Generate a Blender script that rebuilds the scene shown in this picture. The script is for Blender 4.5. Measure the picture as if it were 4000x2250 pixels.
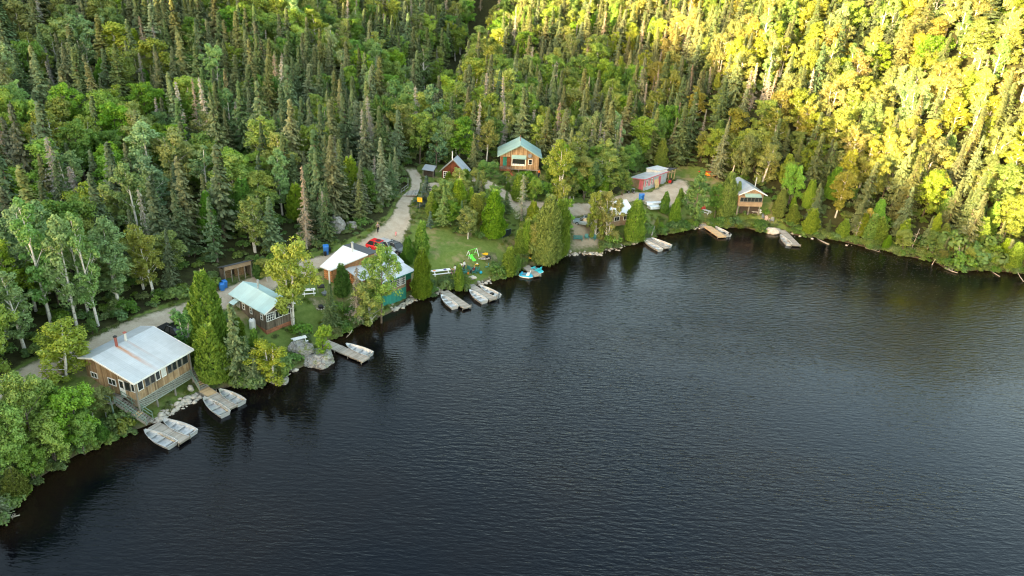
import bpy, math, random
import numpy as np
from mathutils import Vector, Matrix
for o in list(bpy.data.objects): bpy.data.objects.remove(o)
SC = bpy.context.scene
COL = SC.collection
random.seed(7); RNG = np.random.default_rng(11)
rad = math.radians
# ---------------------------------------------------------------- camera
PITCH, ROLL, CAMH, FPX = 25.5, 3.7, 49.0, 2770.0
_p, _r = rad(PITCH), rad(ROLL)
CB = np.array([0, -math.cos(_p), math.sin(_p)])
_u0 = np.array([0, math.sin(_p), math.cos(_p)]); _x0 = np.array([1.0, 0, 0])
CX = math.cos(_r)*_x0 + math.sin(_r)*_u0
CY = -math.sin(_r)*_x0 + math.cos(_r)*_u0
CO = np.array([0, 0, CAMH])
cd = bpy.data.cameras.new('camera'); cam = bpy.data.objects.new('camera', cd); COL.objects.link(cam)
m = Matrix.Identity(4)
for i in range(3):
    m[i][0], m[i][1], m[i][2], m[i][3] = CX[i], CY[i], CB[i], CO[i]
cam.matrix_world = m
cd.sensor_fit = 'HORIZONTAL'; cd.sensor_width = 36.0; cd.lens = 36.0*FPX/4000.0
cd.clip_start = 0.5; cd.clip_end = 6000
SC.camera = cam
# ---------------------------------------------------------------- light
SUN_DIR = np.array([0.68, 0.73]); SUN_DIR = SUN_DIR/np.linalg.norm(SUN_DIR)   # the way the light travels over the ground
SUN_EL = 6.5
w = bpy.data.worlds.new('World'); SC.world = w; w.use_nodes = True
nt = w.node_tree; nt.nodes.clear()
wo = nt.nodes.new('ShaderNodeOutputWorld'); bg = nt.nodes.new('ShaderNodeBackground')
sk = nt.nodes.new('ShaderNodeTexSky'); sk.sky_type = 'NISHITA'; sk.sun_disc = False
sk.sun_elevation = rad(SUN_EL); sk.sun_rotation = math.atan2(-SUN_DIR[0], -SUN_DIR[1])
sk.altitude = 300; sk.air_density = 1.0; sk.dust_density = 2.0; sk.ozone_density = 1.0
bg.inputs[1].default_value = 0.15
tn = nt.nodes.new('ShaderNodeMix'); tn.data_type = 'RGBA'; tn.blend_type = 'MULTIPLY'; tn.inputs[0].default_value = 1.0
tn.inputs[7].default_value = (1.17, 1.0, 0.80, 1)      # warm tint on the sky colour, in place of a white balance shift
nt.links.new(sk.outputs[0], tn.inputs[6]); nt.links.new(tn.outputs[2], bg.inputs[0]); nt.links.new(bg.outputs[0], wo.inputs[0])
ld = bpy.data.lights.new('sun', 'SUN'); ld.energy = 3.5; ld.angle = rad(0.55); ld.color = (1.0, 0.73, 0.36)
lo = bpy.data.objects.new('sun', ld); COL.objects.link(lo)
_d = Vector((SUN_DIR[0]*math.cos(rad(SUN_EL)), SUN_DIR[1]*math.cos(rad(SUN_EL)), -math.sin(rad(SUN_EL))))
lo.rotation_euler = _d.to_track_quat('-Z', 'Y').to_euler(); lo.location = (-200, -150, 150)
SC.view_settings.view_transform = 'Standard'; SC.view_settings.look = 'None'
SC.view_settings.exposure = 3.45; SC.view_settings.gamma = 1.0
SC.cycles.filter_width = 1.15; SC.cycles.max_bounces = 6; SC.cycles.diffuse_bounces = 3; SC.cycles.glossy_bounces = 3
SC.cycles.transmission_bounces = 3; SC.cycles.transparent_max_bounces = 4
SC.cycles.sample_clamp_indirect = 4.0
SC.cycles.caustics_reflective = False; SC.cycles.caustics_refractive = False
# ---------------------------------------------------------------- picture <-> ground helpers (used to survey where things stand)
def ray(u, v):
    return (u-2000)*CX - (v-1125)*CY - FPX*CB
def bp(u, v, z=0.0):
    d = ray(u, v); return CO + d*((z-CAMH)/d[2])
def proj(P):
    q = np.asarray(P, float)-CO; dz = -(q@CB)
    return 2000+FPX*(q@CX)/dz, 1125-FPX*(q@CY)/dz, dz
SHORE = [(-150,2120),(0,2040),(60,1960),(130,1890),(260,1800),(380,1745),(450,1712),(560,1672),(640,1640),(700,1600),(760,1560),(800,1530),
 (880,1515),(950,1508),(1010,1512),(1060,1492),(1110,1462),(1150,1452),(1235,1410),(1262,1372),(1300,1322),(1380,1284),(1470,1245),(1540,1218),
 (1560,1190),(1610,1160),(1690,1158),(1740,1128),(1820,1118),(1850,1120),(1900,1098),(1960,1085),(2000,1072),(2060,1040),(2113,1040),(2150,1025),(2186,996),
 (2260,992),(2341,988),(2410,967),(2507,940),(2560,920),(2600,918),(2660,905),(2683,895),(2737,886),(2842,890),(2914,892),(2964,904),(3013,904),(3038,906),(3093,918),
 (3176,927),(3259,938),(3314,950),(3397,972),(3452,978),(3500,994),(3560,1005),(3631,1020),(3693,1050),(3768,1060),(3838,1058),(3913,1062),(4000,1070),(4150,1085)]
shore = [tuple(bp(u, v, 0)[:2]) for u, v in SHORE]
shore = [(-150,-600),(-120,-300),(-88,-120),(-70,-40),(-58,10),(-50,30)] + shore + [(150,112),(190,70),(230,0),(300,-120),(420,-300),(600,-600)]
SH = np.array(shore)
def shore_dist(X, Y):
    """signed distance to the shoreline, positive on land"""
    X = np.asarray(X, float); Y = np.asarray(Y, float); shp = X.shape
    x = X.ravel(); y = Y.ravel(); best = np.full(x.size, 1e9); inside = np.zeros(x.size, bool)
    for i in range(len(SH)-1):
        ax, ay = SH[i]; bx, by = SH[i+1]; dx, dy = bx-ax, by-ay
        t = np.clip(((x-ax)*dx+(y-ay)*dy)/(dx*dx+dy*dy), 0, 1)
        best = np.minimum(best, (x-ax-t*dx)**2+(y-ay-t*dy)**2)
    poly = np.vstack([SH, [(600,-3000),(-150,-3000)]])
    for i in range(len(poly)):
        ax, ay = poly[i]; bx, by = poly[(i+1) % len(poly)]
        if ay == by: continue
        c = ((ay > y) != (by > y)) & (x < (bx-ax)*(y-ay)/(by-ay)+ax)
        inside ^= c
    return (np.sqrt(best)*np.where(inside, -1, 1)).reshape(shp)
# surveyed ground heights: pixel of the ground point and its height
HP = [(0,1530,4.6),(345,1350,4.4),(560,1280,4.2),(780,1190,4.2),(1000,1110,4.2),(1200,1045,4.2),(1400,970,4.4),(1520,900,5.0),(1600,800,6.0),(1640,710,6.8),(1770,700,6.8),
 (560,1620,1.2),(690,1500,1.6),(480,1620,1.6),(400,1480,3.6),(1046,1300,1.7),(1151,1270,1.7),(900,1180,3.8),(1210,1150,3.4),(1300,1180,2.9),(1400,1150,3.4),(1500,1090,2.6),
 (1580,1110,0.9),(1700,1000,3.4),(1700,1090,1.6),(1840,1000,2.8),(1850,1070,1.4),(1950,980,2.2),(2050,990,1.0),(2000,870,4.2),(2030,690,7.2),(2030,740,6.6),(2150,720,6.6),(2200,850,4.2),
 (2280,880,2.9),(2280,960,0.9),(2250,800,4.6),(2420,850,2.9),(2520,750,4.3),(2600,850,1.8),(2640,720,4.3),(2745,675,4.9),(2700,800,3.0),(2760,850,1.4),(2930,830,2.7),(2930,800,3.1),(3000,870,1.5),(2560,660,4.8),
 (0,1400,5.5),(500,1200,5.2),(500,900,8.0),(500,600,12.5),(500,300,20.0),(500,100,27),(500,0,31),(500,-200,42),(-200,1400,5.5),(-200,900,10),(-200,500,17),(-200,100,29),(-200,-100,37),
 (1000,900,7.0),(1000,600,12.0),(1000,300,19),(1000,100,26.5),(1000,0,31),(1000,-180,43),(1300,850,6.6),
 (1500,700,8.0),(1500,500,10.5),(1500,300,15.5),(1500,100,24.5),(1500,0,30),(1500,-150,42),(1750,150,20),(1850,250,15.5),
 (2000,600,9),(2000,400,12.5),(2000,200,19.5),(2000,50,27.5),(2000,-100,40),(2500,600,6.5),(2500,400,13),(2500,200,23),(2500,0,35),(2500,-100,43.5),
 (3000,850,2.6),(3000,700,7),(3000,500,15),(3000,300,24),(3000,100,34),(3000,0,39.5),(3000,-100,46),
 (3200,850,3.5),(3500,950,1.5),(3500,850,4.5),(3500,700,9),(3500,500,16.5),(3500,300,26),(3500,100,36.5),(3500,0,42.5),(3500,-60,46),
 (4200,1050,1.0),(4200,1000,2),(4200,800,8),(4200,600,15),(4200,400,25),(4200,200,35),(4200,60,43),(3850,900,4.5),(3850,700,11)]
hp = np.array([list(bp(u, v, z)[:2])+[z] for u, v, z in HP])
far = []
for a in range(-80, 81, 20):
    for R, z in ((650, 62), (1000, 80), (1500, 85)):
        far.append((R*math.sin(rad(a)), R*math.cos(rad(a)), z + 12*math.sin(a*1.7+R)))
far += [(-130,40,20),(-190,90,34),(-240,160,44),(230,120,34),(280,60,38),(300,180,55),(-260,-60,36),(360,-60,40),(-110,-20,12),(-105,70,9)]
hp = np.vstack([hp, np.array(far)])
_S = 100.0
def _phi(r2): return np.where(r2 > 1e-12, 0.5*r2*np.log(np.maximum(r2, 1e-12)), 0)
def _fit():
    P = hp[:, :2]/_S; n = len(P)
    D = ((P[:, None]-P[None])**2).sum(-1)
    K = _phi(D)+np.eye(n)*0.004
    Q = np.hstack([np.ones((n, 1)), P])
    A = np.block([[K, Q], [Q.T, np.zeros((3, 3))]])
    return P, np.linalg.solve(A, np.concatenate([hp[:, 2], np.zeros(3)]))
_P, _W = _fit()
def sst(x, a, b):
    t = np.clip((x-a)/(b-a), 0, 1); return t*t*(3-2*t)
def vnoise(x, y, s, seed=0):
    x = np.asarray(x)/s; y = np.asarray(y)/s
    xi = np.floor(x).astype(np.int64); yi = np.floor(y).astype(np.int64); fx = x-xi; fy = y-yi
    def h(a, b):
        k = (a*374761393+b*668265263+seed*1442695) & 0xffffffff
        k = ((k ^ (k >> 13))*1274126177) & 0xffffffff
        return ((k ^ (k >> 16)) & 0xffff)/65535.0
    u = fx*fx*(3-2*fx); v = fy*fy*(3-2*fy)
    return (h(xi, yi)*(1-u)+h(xi+1, yi)*u)*(1-v)+(h(xi, yi+1)*(1-u)+h(xi+1, yi+1)*u)*v
def shade_hill(X, Y):
    """unseen ridge behind and left of the camera, its profile shaped to shade the cabins"""
    t = SUN_DIR[0]*X+SUN_DIR[1]*Y; s = -SUN_DIR[1]*X+SUN_DIR[0]*Y
    T = math.tan(rad(SUN_EL)); tr = -330.0
    H = np.interp(s, RS_S, RS_H) + T*(RS_T-tr)
    return H*np.exp(-((t-tr)/85.0)**2)
# light edge height (at t = RS_T) across the sun's way
RS_T = 165.0
RS_S = [-400,-60,0,19,33,61,100,140,160,172,182,194,215,260,400]
RS_H = [12,8,2,4,9,19,28,32,25,20,24,37,46,53,60]  # unseen ridge's profile, tuned for where its shadow edge falls
RAV = [(-26,160),(-25,203),(-22,243),(-18,280),(-8,330),(5,400)]
def height(X, Y):
    X = np.asarray(X, float); Y = np.asarray(Y, float); shp = X.shape
    x = X.ravel(); y = Y.ravel(); out = np.empty(x.size)
    for i in range(0, x.size, 20000):
        a = x[i:i+20000]/_S; b = y[i:i+20000]/_S
        r2 = (a[:, None]-_P[None, :, 0])**2+(b[:, None]-_P[None, :, 1])**2
        out[i:i+20000] = _phi(r2)@_W[:-3]+_W[-3]+_W[-2]*a+_W[-1]*b
    R = np.hypot(x, y)
    out = np.clip(out, 0.5, 110)
    back = sst(-y, 20, 160)
    out = out*(1-back)+back*(8+0.05*R)
    out = np.clip(out, 0.5, 110)
    d = shore_dist(x, y)
    out = 0.28*sst(d, 0, 0.8)+ (out-0.28)*sst(d, 0.2, 7.0)
    rd = np.full(x.size, 1e9)      # the dark fold between the two slopes
    for (ax, ay), (bx, by) in zip(RAV[:-1], RAV[1:]):
        dx, dy = bx-ax, by-ay; t = np.clip(((x-ax)*dx+(y-ay)*dy)/(dx*dx+dy*dy), 0, 1); rd = np.minimum(rd, np.hypot(x-ax-t*dx, y-ay-t*dy))
    out -= 8.0*np.exp(-(rd/8.5)**2)*sst(y, 150, 185)
    out += (vnoise(x, y, 6, 3)-.5)*0.5*sst(d, 8, 25)*sst(out, 6, 10)
    out = np.where(d < 0, -0.15+0.35*np.maximum(d, -12), out)
    hl = shade_hill(x, y)
    wgt = sst(-(SUN_DIR[0]*x+SUN_DIR[1]*y), 90, 170)
    out = out*(1-wgt)+np.maximum(out, hl)*wgt
    return out.reshape(shp)
def G(u, v, dz=0.0):
    """point of the ground seen at picture point (u, v)"""
    d = ray(u, v); d = d/np.linalg.norm(d); t = np.arange(50, 520, 0.5)
    P = CO[None]+d[None]*t[:, None]; h = height(P[:, 0], P[:, 1])
    h = np.where(shore_dist(P[:, 0], P[:, 1]) < 0, 0, h)
    k = np.argmax(P[:, 2] < h+dz)
    if not (P[k, 2] < h[k]+dz): k = len(t)-1
    a, b = P[k-1, 2]-h[k-1]-dz, P[k, 2]-h[k]-dz
    f = a/(a-b) if a != b else 0
    q = P[k-1]+(P[k]-P[k-1])*f
    return np.array([q[0], q[1], q[2]-dz])
# ---------------------------------------------------------------- materials
def newmat(name):
    m = bpy.data.materials.new(name); m.use_nodes = True
    nt = m.node_tree; b = nt.nodes['Principled BSDF']; return m, nt, b
def L_(nt, a, b): nt.links.new(a, b)
def N_(nt, t, **k):
    n = nt.nodes.new(t)
    for a, v in k.items():
        if isinstance(a, str) and a.startswith('i_'): n.inputs[a[2:].replace('_', ' ')].default_value = v
        else: setattr(n, a, v)
    return n
def rgba(c): return (c[0], c[1], c[2], 1)
def mixrgb(nt, fac, c1, c2, blend='MIX'):
    n = nt.nodes.new('ShaderNodeMix'); n.data_type = 'RGBA'; n.blend_type = blend
    for s, v in ((n.inputs[0], fac), (n.inputs[6], c1), (n.inputs[7], c2)):
        if hasattr(v, 'is_output'): nt.links.new(v, s)
        elif isinstance(v, (int, float)): s.default_value = v
        else: s.default_value = rgba(v)
    return n.outputs[2]
def math_(nt, op, a, b=0.0, c=None):
    n = nt.nodes.new('ShaderNodeMath'); n.operation = op
    for i, v in enumerate((a, b) if c is None else (a, b, c)):
        if hasattr(v, 'is_output'): nt.links.new(v, n.inputs[i])
        else: n.inputs[i].default_value = v
    return n.outputs[0]
def noise_(nt, scale, vec=None, detail=3.0, rough=0.55):
    n = nt.nodes.new('ShaderNodeTexNoise'); n.inputs['Scale'].default_value = scale
    n.inputs['Detail'].default_value = detail; n.inputs['Roughness'].default_value = rough
    if vec is not None: nt.links.new(vec, n.inputs['Vector'])
    return n.outputs[0]
def mapr(nt, x, a, b, c=0.0, d=1.0):
    n = nt.nodes.new('ShaderNodeMapRange'); nt.links.new(x, n.inputs[0])
    for i, v in enumerate((a, b, c, d)): n.inputs[i+1].default_value = v
    return n.outputs[0]
def flat(name, c, rough=0.6, metal=0.0, var=0.18, scale=3.0, spec=0.4, bump=0.0):
    """painted or plain surface with slight wear"""
    m, nt, b = newmat(name)
    tc = N_(nt, 'ShaderNodeTexCoord')
    n = noise_(nt, scale, tc.outputs['Object'], 5.0, 0.65)
    v = mapr(nt, n, 0.3, 0.7, 1-var, 1+var*0.6)
    L_(nt, mixrgb(nt, 1.0, c, v, 'MULTIPLY'), b.inputs['Base Color'])
    b.inputs['Roughness'].default_value = rough; b.inputs['Metallic'].default_value = metal
    b.inputs['Specular IOR Level'].default_value = spec
    if bump:
        bm = N_(nt, 'ShaderNodeBump'); bm.inputs['Strength'].default_value = bump
        L_(nt, noise_(nt, scale*4, tc.outputs['Object'], 4.0), bm.inputs['Height']); L_(nt, bm.outputs[0], b.inputs['Normal'])
    return m
def planks(name, cols, width=0.18, axis='V', rough=0.8, dirt=0.5, gap=0.5):
    """boards: each board its own tone, grain and dark gaps; V = upright boards, H = lying boards, X = boards across x"""
    m, nt, b = newmat(name)
    tc = N_(nt, 'ShaderNodeTexCoord'); sp = N_(nt, 'ShaderNodeSeparateXYZ'); L_(nt, tc.outputs['Object'], sp.inputs[0])
    if axis == 'V': q = math_(nt, 'ADD', sp.outputs[0], sp.outputs[1]); lng = sp.outputs[2]
    elif axis == 'H': q = sp.outputs[2]; lng = math_(nt, 'ADD', sp.outputs[0], sp.outputs[1])
    elif axis == 'X': q = sp.outputs[0]; lng = sp.outputs[1]
    else: q = sp.outputs[1]; lng = sp.outputs[0]
    s = math_(nt, 'DIVIDE', q, width); fl = math_(nt, 'FLOOR', s)
    wn = N_(nt, 'ShaderNodeTexWhiteNoise', noise_dimensions='1D'); L_(nt, fl, wn.inputs['W'])
    cv = N_(nt, 'ShaderNodeCombineXYZ'); L_(nt, math_(nt, 'MULTIPLY', q, 14.0), cv.inputs[0]); L_(nt, math_(nt, 'MULTIPLY', lng, 0.9), cv.inputs[1]); L_(nt, math_(nt, 'MULTIPLY', fl, 7.3), cv.inputs[2])
    gr = noise_(nt, 1.2, cv.outputs[0], 4.0, 0.6)
    cr = N_(nt, 'ShaderNodeValToRGB')
    f = math_(nt, 'ADD', math_(nt, 'MULTIPLY', wn.outputs[0], 0.55), math_(nt, 'MULTIPLY', gr, 0.5)); L_(nt, f, cr.inputs[0])
    el = cr.color_ramp.elements; el[0].position = 0.12; el[0].color = rgba(cols[0]); el[1].position = 0.92; el[1].color = rgba(cols[-1])
    for i, c in enumerate(cols[1:-1]):
        e = el.new(0.12+0.8*(i+1)/(len(cols)-1)); e.color = rgba(c)
    fr = math_(nt, 'FRACT', s); gp = math_(nt, 'LESS_THAN', math_(nt, 'ABSOLUTE', math_(nt, 'SUBTRACT', fr, 0.5)), 0.46)
    g2 = mapr(nt, gp, 0, 1, 1-gap, 1)
    dn = noise_(nt, 0.8, tc.outputs['Object'], 5.0, 0.65); dv = mapr(nt, dn, 0.3, 0.7, 1-dirt, 1.05)
    c = mixrgb(nt, 1.0, mixrgb(nt, 1.0, cr.outputs[0], g2, 'MULTIPLY'), dv, 'MULTIPLY')
    L_(nt, c, b.inputs['Base Color']); b.inputs['Roughness'].default_value = rough; b.inputs['Specular IOR Level'].default_value = 0.25
    return m
def shingles(name, c1, c2, dx=0.2, dz=0.16):
    m, nt, b = newmat(name)
    tc = N_(nt, 'ShaderNodeTexCoord'); sp = N_(nt, 'ShaderNodeSeparateXYZ'); L_(nt, tc.outputs['Object'], sp.inputs[0])
    cv = N_(nt, 'ShaderNodeCombineXYZ'); L_(nt, math_(nt, 'ADD', sp.outputs[0], sp.outputs[1]), cv.inputs[0]); L_(nt, sp.outputs[2], cv.inputs[1])
    br = N_(nt, 'ShaderNodeTexBrick'); L_(nt, cv.outputs[0], br.inputs['Vector'])
    br.inputs['Color1'].default_value = rgba(c1); br.inputs['Color2'].default_value = rgba(c2); br.inputs['Mortar'].default_value = rgba([x*0.35 for x in c1])
    br.inputs['Scale'].default_value = 1; br.inputs['Brick Width'].default_value = dx; br.inputs['Row Height'].default_value = dz; br.inputs['Mortar Size'].default_value = 0.012
    n = mapr(nt, noise_(nt, 1.5, tc.outputs['Object'], 4), 0.3, 0.7, 0.7, 1.15)
    L_(nt, mixrgb(nt, 1.0, br.outputs[0], n, 'MULTIPLY'), b.inputs['Base Color']); b.inputs['Roughness'].default_value = 0.85
    return m
def metalroof(name, c, rough=0.45, metal=0.1, axis=0, pitch=0.23, stains=(), dark=0.1):
    """ribbed sheet roofing; stains = rust runs (x centre, half width, y top, y bottom) in the building's own metres"""
    m, nt, b = newmat(name)
    tc = N_(nt, 'ShaderNodeTexCoord'); sp = N_(nt, 'ShaderNodeSeparateXYZ'); L_(nt, tc.outputs['Object'], sp.inputs[0])
    q = sp.outputs[axis]; fr = math_(nt, 'FRACT', math_(nt, 'DIVIDE', q, pitch))
    rib = math_(nt, 'LESS_THAN', math_(nt, 'ABSOLUTE', math_(nt, 'SUBTRACT', fr, 0.5)), 0.12)
    n0 = mapr(nt, noise_(nt, 0.9, tc.outputs['Object'], 5, 0.7), 0.3, 0.7, 1-dark*1.4, 1.04); n1_ = mapr(nt, noise_(nt, 14, tc.outputs['Object'], 3, 0.6), 0.62, 0.72, 1, .72)
    wn = N_(nt, 'ShaderNodeTexWhiteNoise', noise_dimensions='1D'); L_(nt, math_(nt, 'FLOOR', math_(nt, 'DIVIDE', q, .9)), wn.inputs['W'])
    n = math_(nt, 'MULTIPLY', math_(nt, 'MULTIPLY', n0, n1_), mapr(nt, wn.outputs[0], 0, 1, .90, 1.03))
    col = mixrgb(nt, 1.0, c, n, 'MULTIPLY')
    col = mixrgb(nt, math_(nt, 'MULTIPLY', rib, 0.14), col, [x*0.45 for x in c])
    fr2 = math_(nt, 'FRACT', math_(nt, 'DIVIDE', sp.outputs[1-axis], 2.4)); sm = math_(nt, 'LESS_THAN', fr2, 0.012)
    col = mixrgb(nt, math_(nt, 'MULTIPLY', sm, 0.35), col, [x*0.4 for x in c])
    for (x0, hw, yt, yb, st) in stains:
        cv = N_(nt, 'ShaderNodeCombineXYZ'); L_(nt, math_(nt, 'MULTIPLY', sp.outputs[0], 5.0), cv.inputs[0]); L_(nt, math_(nt, 'MULTIPLY', sp.outputs[1], 0.8), cv.inputs[1])
        nn = mapr(nt, noise_(nt, 1.0, cv.outputs[0], 4), 0.25, 0.65, 0.35, 1.2)
        dx = mapr(nt, math_(nt, 'ABSOLUTE', math_(nt, 'SUBTRACT', sp.outputs[0], x0)), hw*0.2, hw, 1, 0)
        dy = math_(nt, 'MULTIPLY', mapr(nt, sp.outputs[1], yt, yt+0.12, 1, 0), mapr(nt, sp.outputs[1], yb, yb+(yt-yb)*0.6, 0.25, 1))
        f = math_(nt, 'MULTIPLY', math_(nt, 'MULTIPLY', dx, dy), math_(nt, 'MULTIPLY', nn, st))
        nnn = N_(nt, 'ShaderNodeClamp'); L_(nt, f, nnn.inputs[0])
        col = mixrgb(nt, nnn.outputs[0], col, (0.42, 0.17, 0.055))
    L_(nt, col, b.inputs['Base Color']); b.inputs['Roughness'].default_value = rough; b.inputs['Metallic'].default_value = metal
    bm = N_(nt, 'ShaderNodeBump'); bm.inputs['Strength'].default_value = 0.3; bm.inputs['Distance'].default_value = 0.03
    L_(nt, rib, bm.inputs['Height']); L_(nt, bm.outputs[0], b.inputs['Normal'])
    return m
def leafmat(name, c1, c2, trans=0.3, tipc=None, hue=0.02):
    """leaf clumps: every clump its own tone; each tree tinted by its own random"""
    m, nt, b = newmat(name); nt.nodes.remove(b)
    out = nt.nodes['Material Output']
    gi = N_(nt, 'ShaderNodeNewGeometry'); oi = N_(nt, 'ShaderNodeObjectInfo')
    tc = N_(nt, 'ShaderNodeTexCoord')
    big = noise_(nt, 0.55, tc.outputs['Object'], 2)
    f = math_(nt, 'ADD', math_(nt, 'MULTIPLY', gi.outputs['Random Per Island'], 0.6), math_(nt, 'MULTIPLY', big, 0.5))
    col = mixrgb(nt, f, c1, c2)
    hs = N_(nt, 'ShaderNodeHueSaturation'); L_(nt, col, hs.inputs['Color'])
    L_(nt, mapr(nt, oi.outputs['Random'], 0, 1, 0.5-hue, 0.5+hue), hs.inputs['Hue'])
    r2 = math_(nt, 'FRACT', math_(nt, 'MULTIPLY', oi.outputs['Random'], 17.31))
    r3 = math_(nt, 'FRACT', math_(nt, 'MULTIPLY', oi.outputs['Random'], 7.77))
    L_(nt, mapr(nt, r2, 0, 1, 0.78, 1.28), hs.inputs['Value']); L_(nt, mapr(nt, r3, 0, 1, 0.8, 1.12), hs.inputs['Saturation'])
    col = mixrgb(nt, 1.0, hs.outputs[0], oi.outputs['Color'], 'MULTIPLY')
    d = N_(nt, 'ShaderNodeBsdfDiffuse'); t = N_(nt, 'ShaderNodeBsdfTranslucent'); g = N_(nt, 'ShaderNodeBsdfGlossy')
    L_(nt, col, d.inputs[0]); L_(nt, mixrgb(nt, 1.0, col, (1.25, 1.15, 0.6), 'MULTIPLY'), t.inputs[0])
    g.inputs['Roughness'].default_value = 0.55; g.inputs[0].default_value = (0.8, 0.85, 0.8, 1)
    mx = N_(nt, 'ShaderNodeMixShader'); mx.inputs[0].default_value = trans; L_(nt, d.outputs[0], mx.inputs[1]); L_(nt, t.outputs[0], mx.inputs[2])
    m2 = N_(nt, 'ShaderNodeMixShader'); m2.inputs[0].default_value = 0.035; L_(nt, mx.outputs[0], m2.inputs[1]); L_(nt, g.outputs[0], m2.inputs[2])
    L_(nt, m2.outputs[0], out.inputs['Surface'])
    return m
def barkmat(name, c1, c2, scale=3.0, birch=False):
    m, nt, b = newmat(name)
    tc = N_(nt, 'ShaderNodeTexCoord'); mp = N_(nt, 'ShaderNodeMapping'); L_(nt, tc.outputs['Object'], mp.inputs[0])
    mp.inputs['Scale'].default_value = (1, 1, 3.5) if birch else (4, 4, 0.8)
    n = noise_(nt, scale, mp.outputs[0], 4)
    f = mapr(nt, n, 0.42, 0.62) if not birch else mapr(nt, n, 0.3, 0.45)
    L_(nt, mixrgb(nt, f, c1, c2), b.inputs['Base Color']); b.inputs['Roughness'].default_value = 0.85
    return m
M = {}
M['spruce'] = leafmat('spruce_needles', (0.058, 0.088, 0.032), (0.185, 0.220, 0.095), 0.12, hue=0.03)
M['spruce_b'] = leafmat('spruce_needles_blue', (0.055, 0.100, 0.070), (0.12, 0.185, 0.135), 0.12)
M['bare'] = leafmat('dry_twigs', (0.17, 0.155, 0.125), (0.36, 0.335, 0.28), 0.05, hue=0.015)
M['cedar'] = leafmat('cedar_scales', (0.070, 0.140, 0.016), (0.225, 0.330, 0.050), 0.22)
M['birch'] = leafmat('birch_leaves', (0.130, 0.195, 0.022), (0.300, 0.370, 0.075), 0.35)
M['maple'] = leafmat('maple_leaves', (0.085, 0.165, 0.020), (0.215, 0.330, 0.050), 0.3)
M['aspen'] = leafmat('aspen_leaves', (0.110, 0.200, 0.060), (0.260, 0.390, 0.140), 0.3)
M['pine'] = leafmat('pine_needles', (0.050, 0.110, 0.040), (0.130, 0.230, 0.090), 0.15)
M['bush'] = leafmat('bush_leaves', (0.060, 0.115, 0.020), (0.160, 0.250, 0.045), 0.3, hue=0.03)
M['bark'] = barkmat('bark_grey_brown', (0.07, 0.055, 0.042), (0.17, 0.14, 0.11))
M['birchbark'] = barkmat('bark_white', (0.10, 0.09, 0.08), (0.62, 0.59, 0.54), 2.5, True)
M['deadwood'] = barkmat('bark_bleached', (0.24, 0.21, 0.17), (0.42, 0.38, 0.32))
# ---------------------------------------------------------------- mesh building
def mesh_np(name, V, F, mats, mi=None, smooth=False):
    """V (n,3); F list of arrays of equal width rows or one array"""
    me = bpy.data.meshes.new(name)
    V = np.asarray(V, np.float32)
    Fs = F if isinstance(F, list) else [F]
    Fs = [np.asarray(f, np.int32) for f in Fs if len(f)]
    tot = np.concatenate([np.full(len(f), f.shape[1], np.int32) for f in Fs])
    idx = np.concatenate([f.ravel() for f in Fs])
    me.vertices.add(len(V)); me.vertices.foreach_set('co', V.ravel())
    me.loops.add(len(idx)); me.loops.foreach_set('vertex_index', idx)
    me.polygons.add(len(tot)); me.polygons.foreach_set('loop_start', np.concatenate([[0], np.cumsum(tot)[:-1]]).astype(np.int32))
    try: me.polygons.foreach_set('loop_total', tot)
    except Exception: pass
    for m in mats: me.materials.append(m)
    if mi is not None: me.polygons.foreach_set('material_index', np.asarray(mi, np.int32))
    if smooth: me.polygons.foreach_set('use_smooth', np.ones(len(tot), bool))
    me.update(calc_edges=True); return me
def linko(name, me, parent=None, loc=None, rz=None, sc=None):
    o = bpy.data.objects.new(name, me); COL.objects.link(o)
    if parent is not None: o.parent = parent
    if loc is not None: o.location = loc
    if rz is not None: o.rotation_euler = (0, 0, rz)
    if sc is not None: o.scale = sc
    return o
def tag(o, label=None, cat=None, group=None, kind=None):
    if label: o['label'] = label
    if cat: o['category'] = cat
    if group: o['group'] = group
    if kind: o['kind'] = kind
    return o
def empty(name, loc=(0, 0, 0), rz=0.0, label=None, cat=None, group=None):
    o = bpy.data.objects.new(name, None); COL.objects.link(o); o.location = loc; o.rotation_euler = (0, 0, rz); o.empty_display_size = 0.3
    return tag(o, label, cat, group)
class Leaves:
    def __init__(s): s.c = []; s.a = []; s.b = []
    def add(s, C, A, B): s.c.append(C); s.a.append(A); s.b.append(B)
    def quads(s):
        C = np.concatenate(s.c); A = np.concatenate(s.a); B = np.concatenate(s.b)
        V = np.stack([C-A-B*0.35, C-A*0.1-B, C+A-B*0.1, C+A*0.15+B], 1).reshape(-1, 3)
        return V, np.arange(len(V)).reshape(-1, 4)
def unit(v): return v/np.maximum(np.linalg.norm(v, axis=-1, keepdims=True), 1e-9)
def tube_np(P, R, n=6):
    """tube along points P with radii R"""
    P = np.asarray(P, float); k = len(P); V = []; F = []
    T = np.gradient(P, axis=0); T = unit(T)
    up = np.array([0.3, 0.2, 1.0]) if abs(T[0, 2]) < 0.8 else np.array([1.0, 0.2, 0])
    for i in range(k):
        a = unit(np.cross(T[i], up)); b = np.cross(T[i], a)
        for j in range(n):
            th = 2*math.pi*j/n; V.append(P[i]+R[i]*(math.cos(th)*a+math.sin(th)*b))
    for i in range(k-1):
        for j in range(n):
            F.append((i*n+j, i*n+(j+1) % n, (i+1)*n+(j+1) % n, (i+1)*n+j))
    V.append(P[-1]); e = len(V)-1
    F3 = [((k-1)*n+j, (k-1)*n+(j+1) % n, e) for j in range(n)]
    return np.array(V), F, F3
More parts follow.
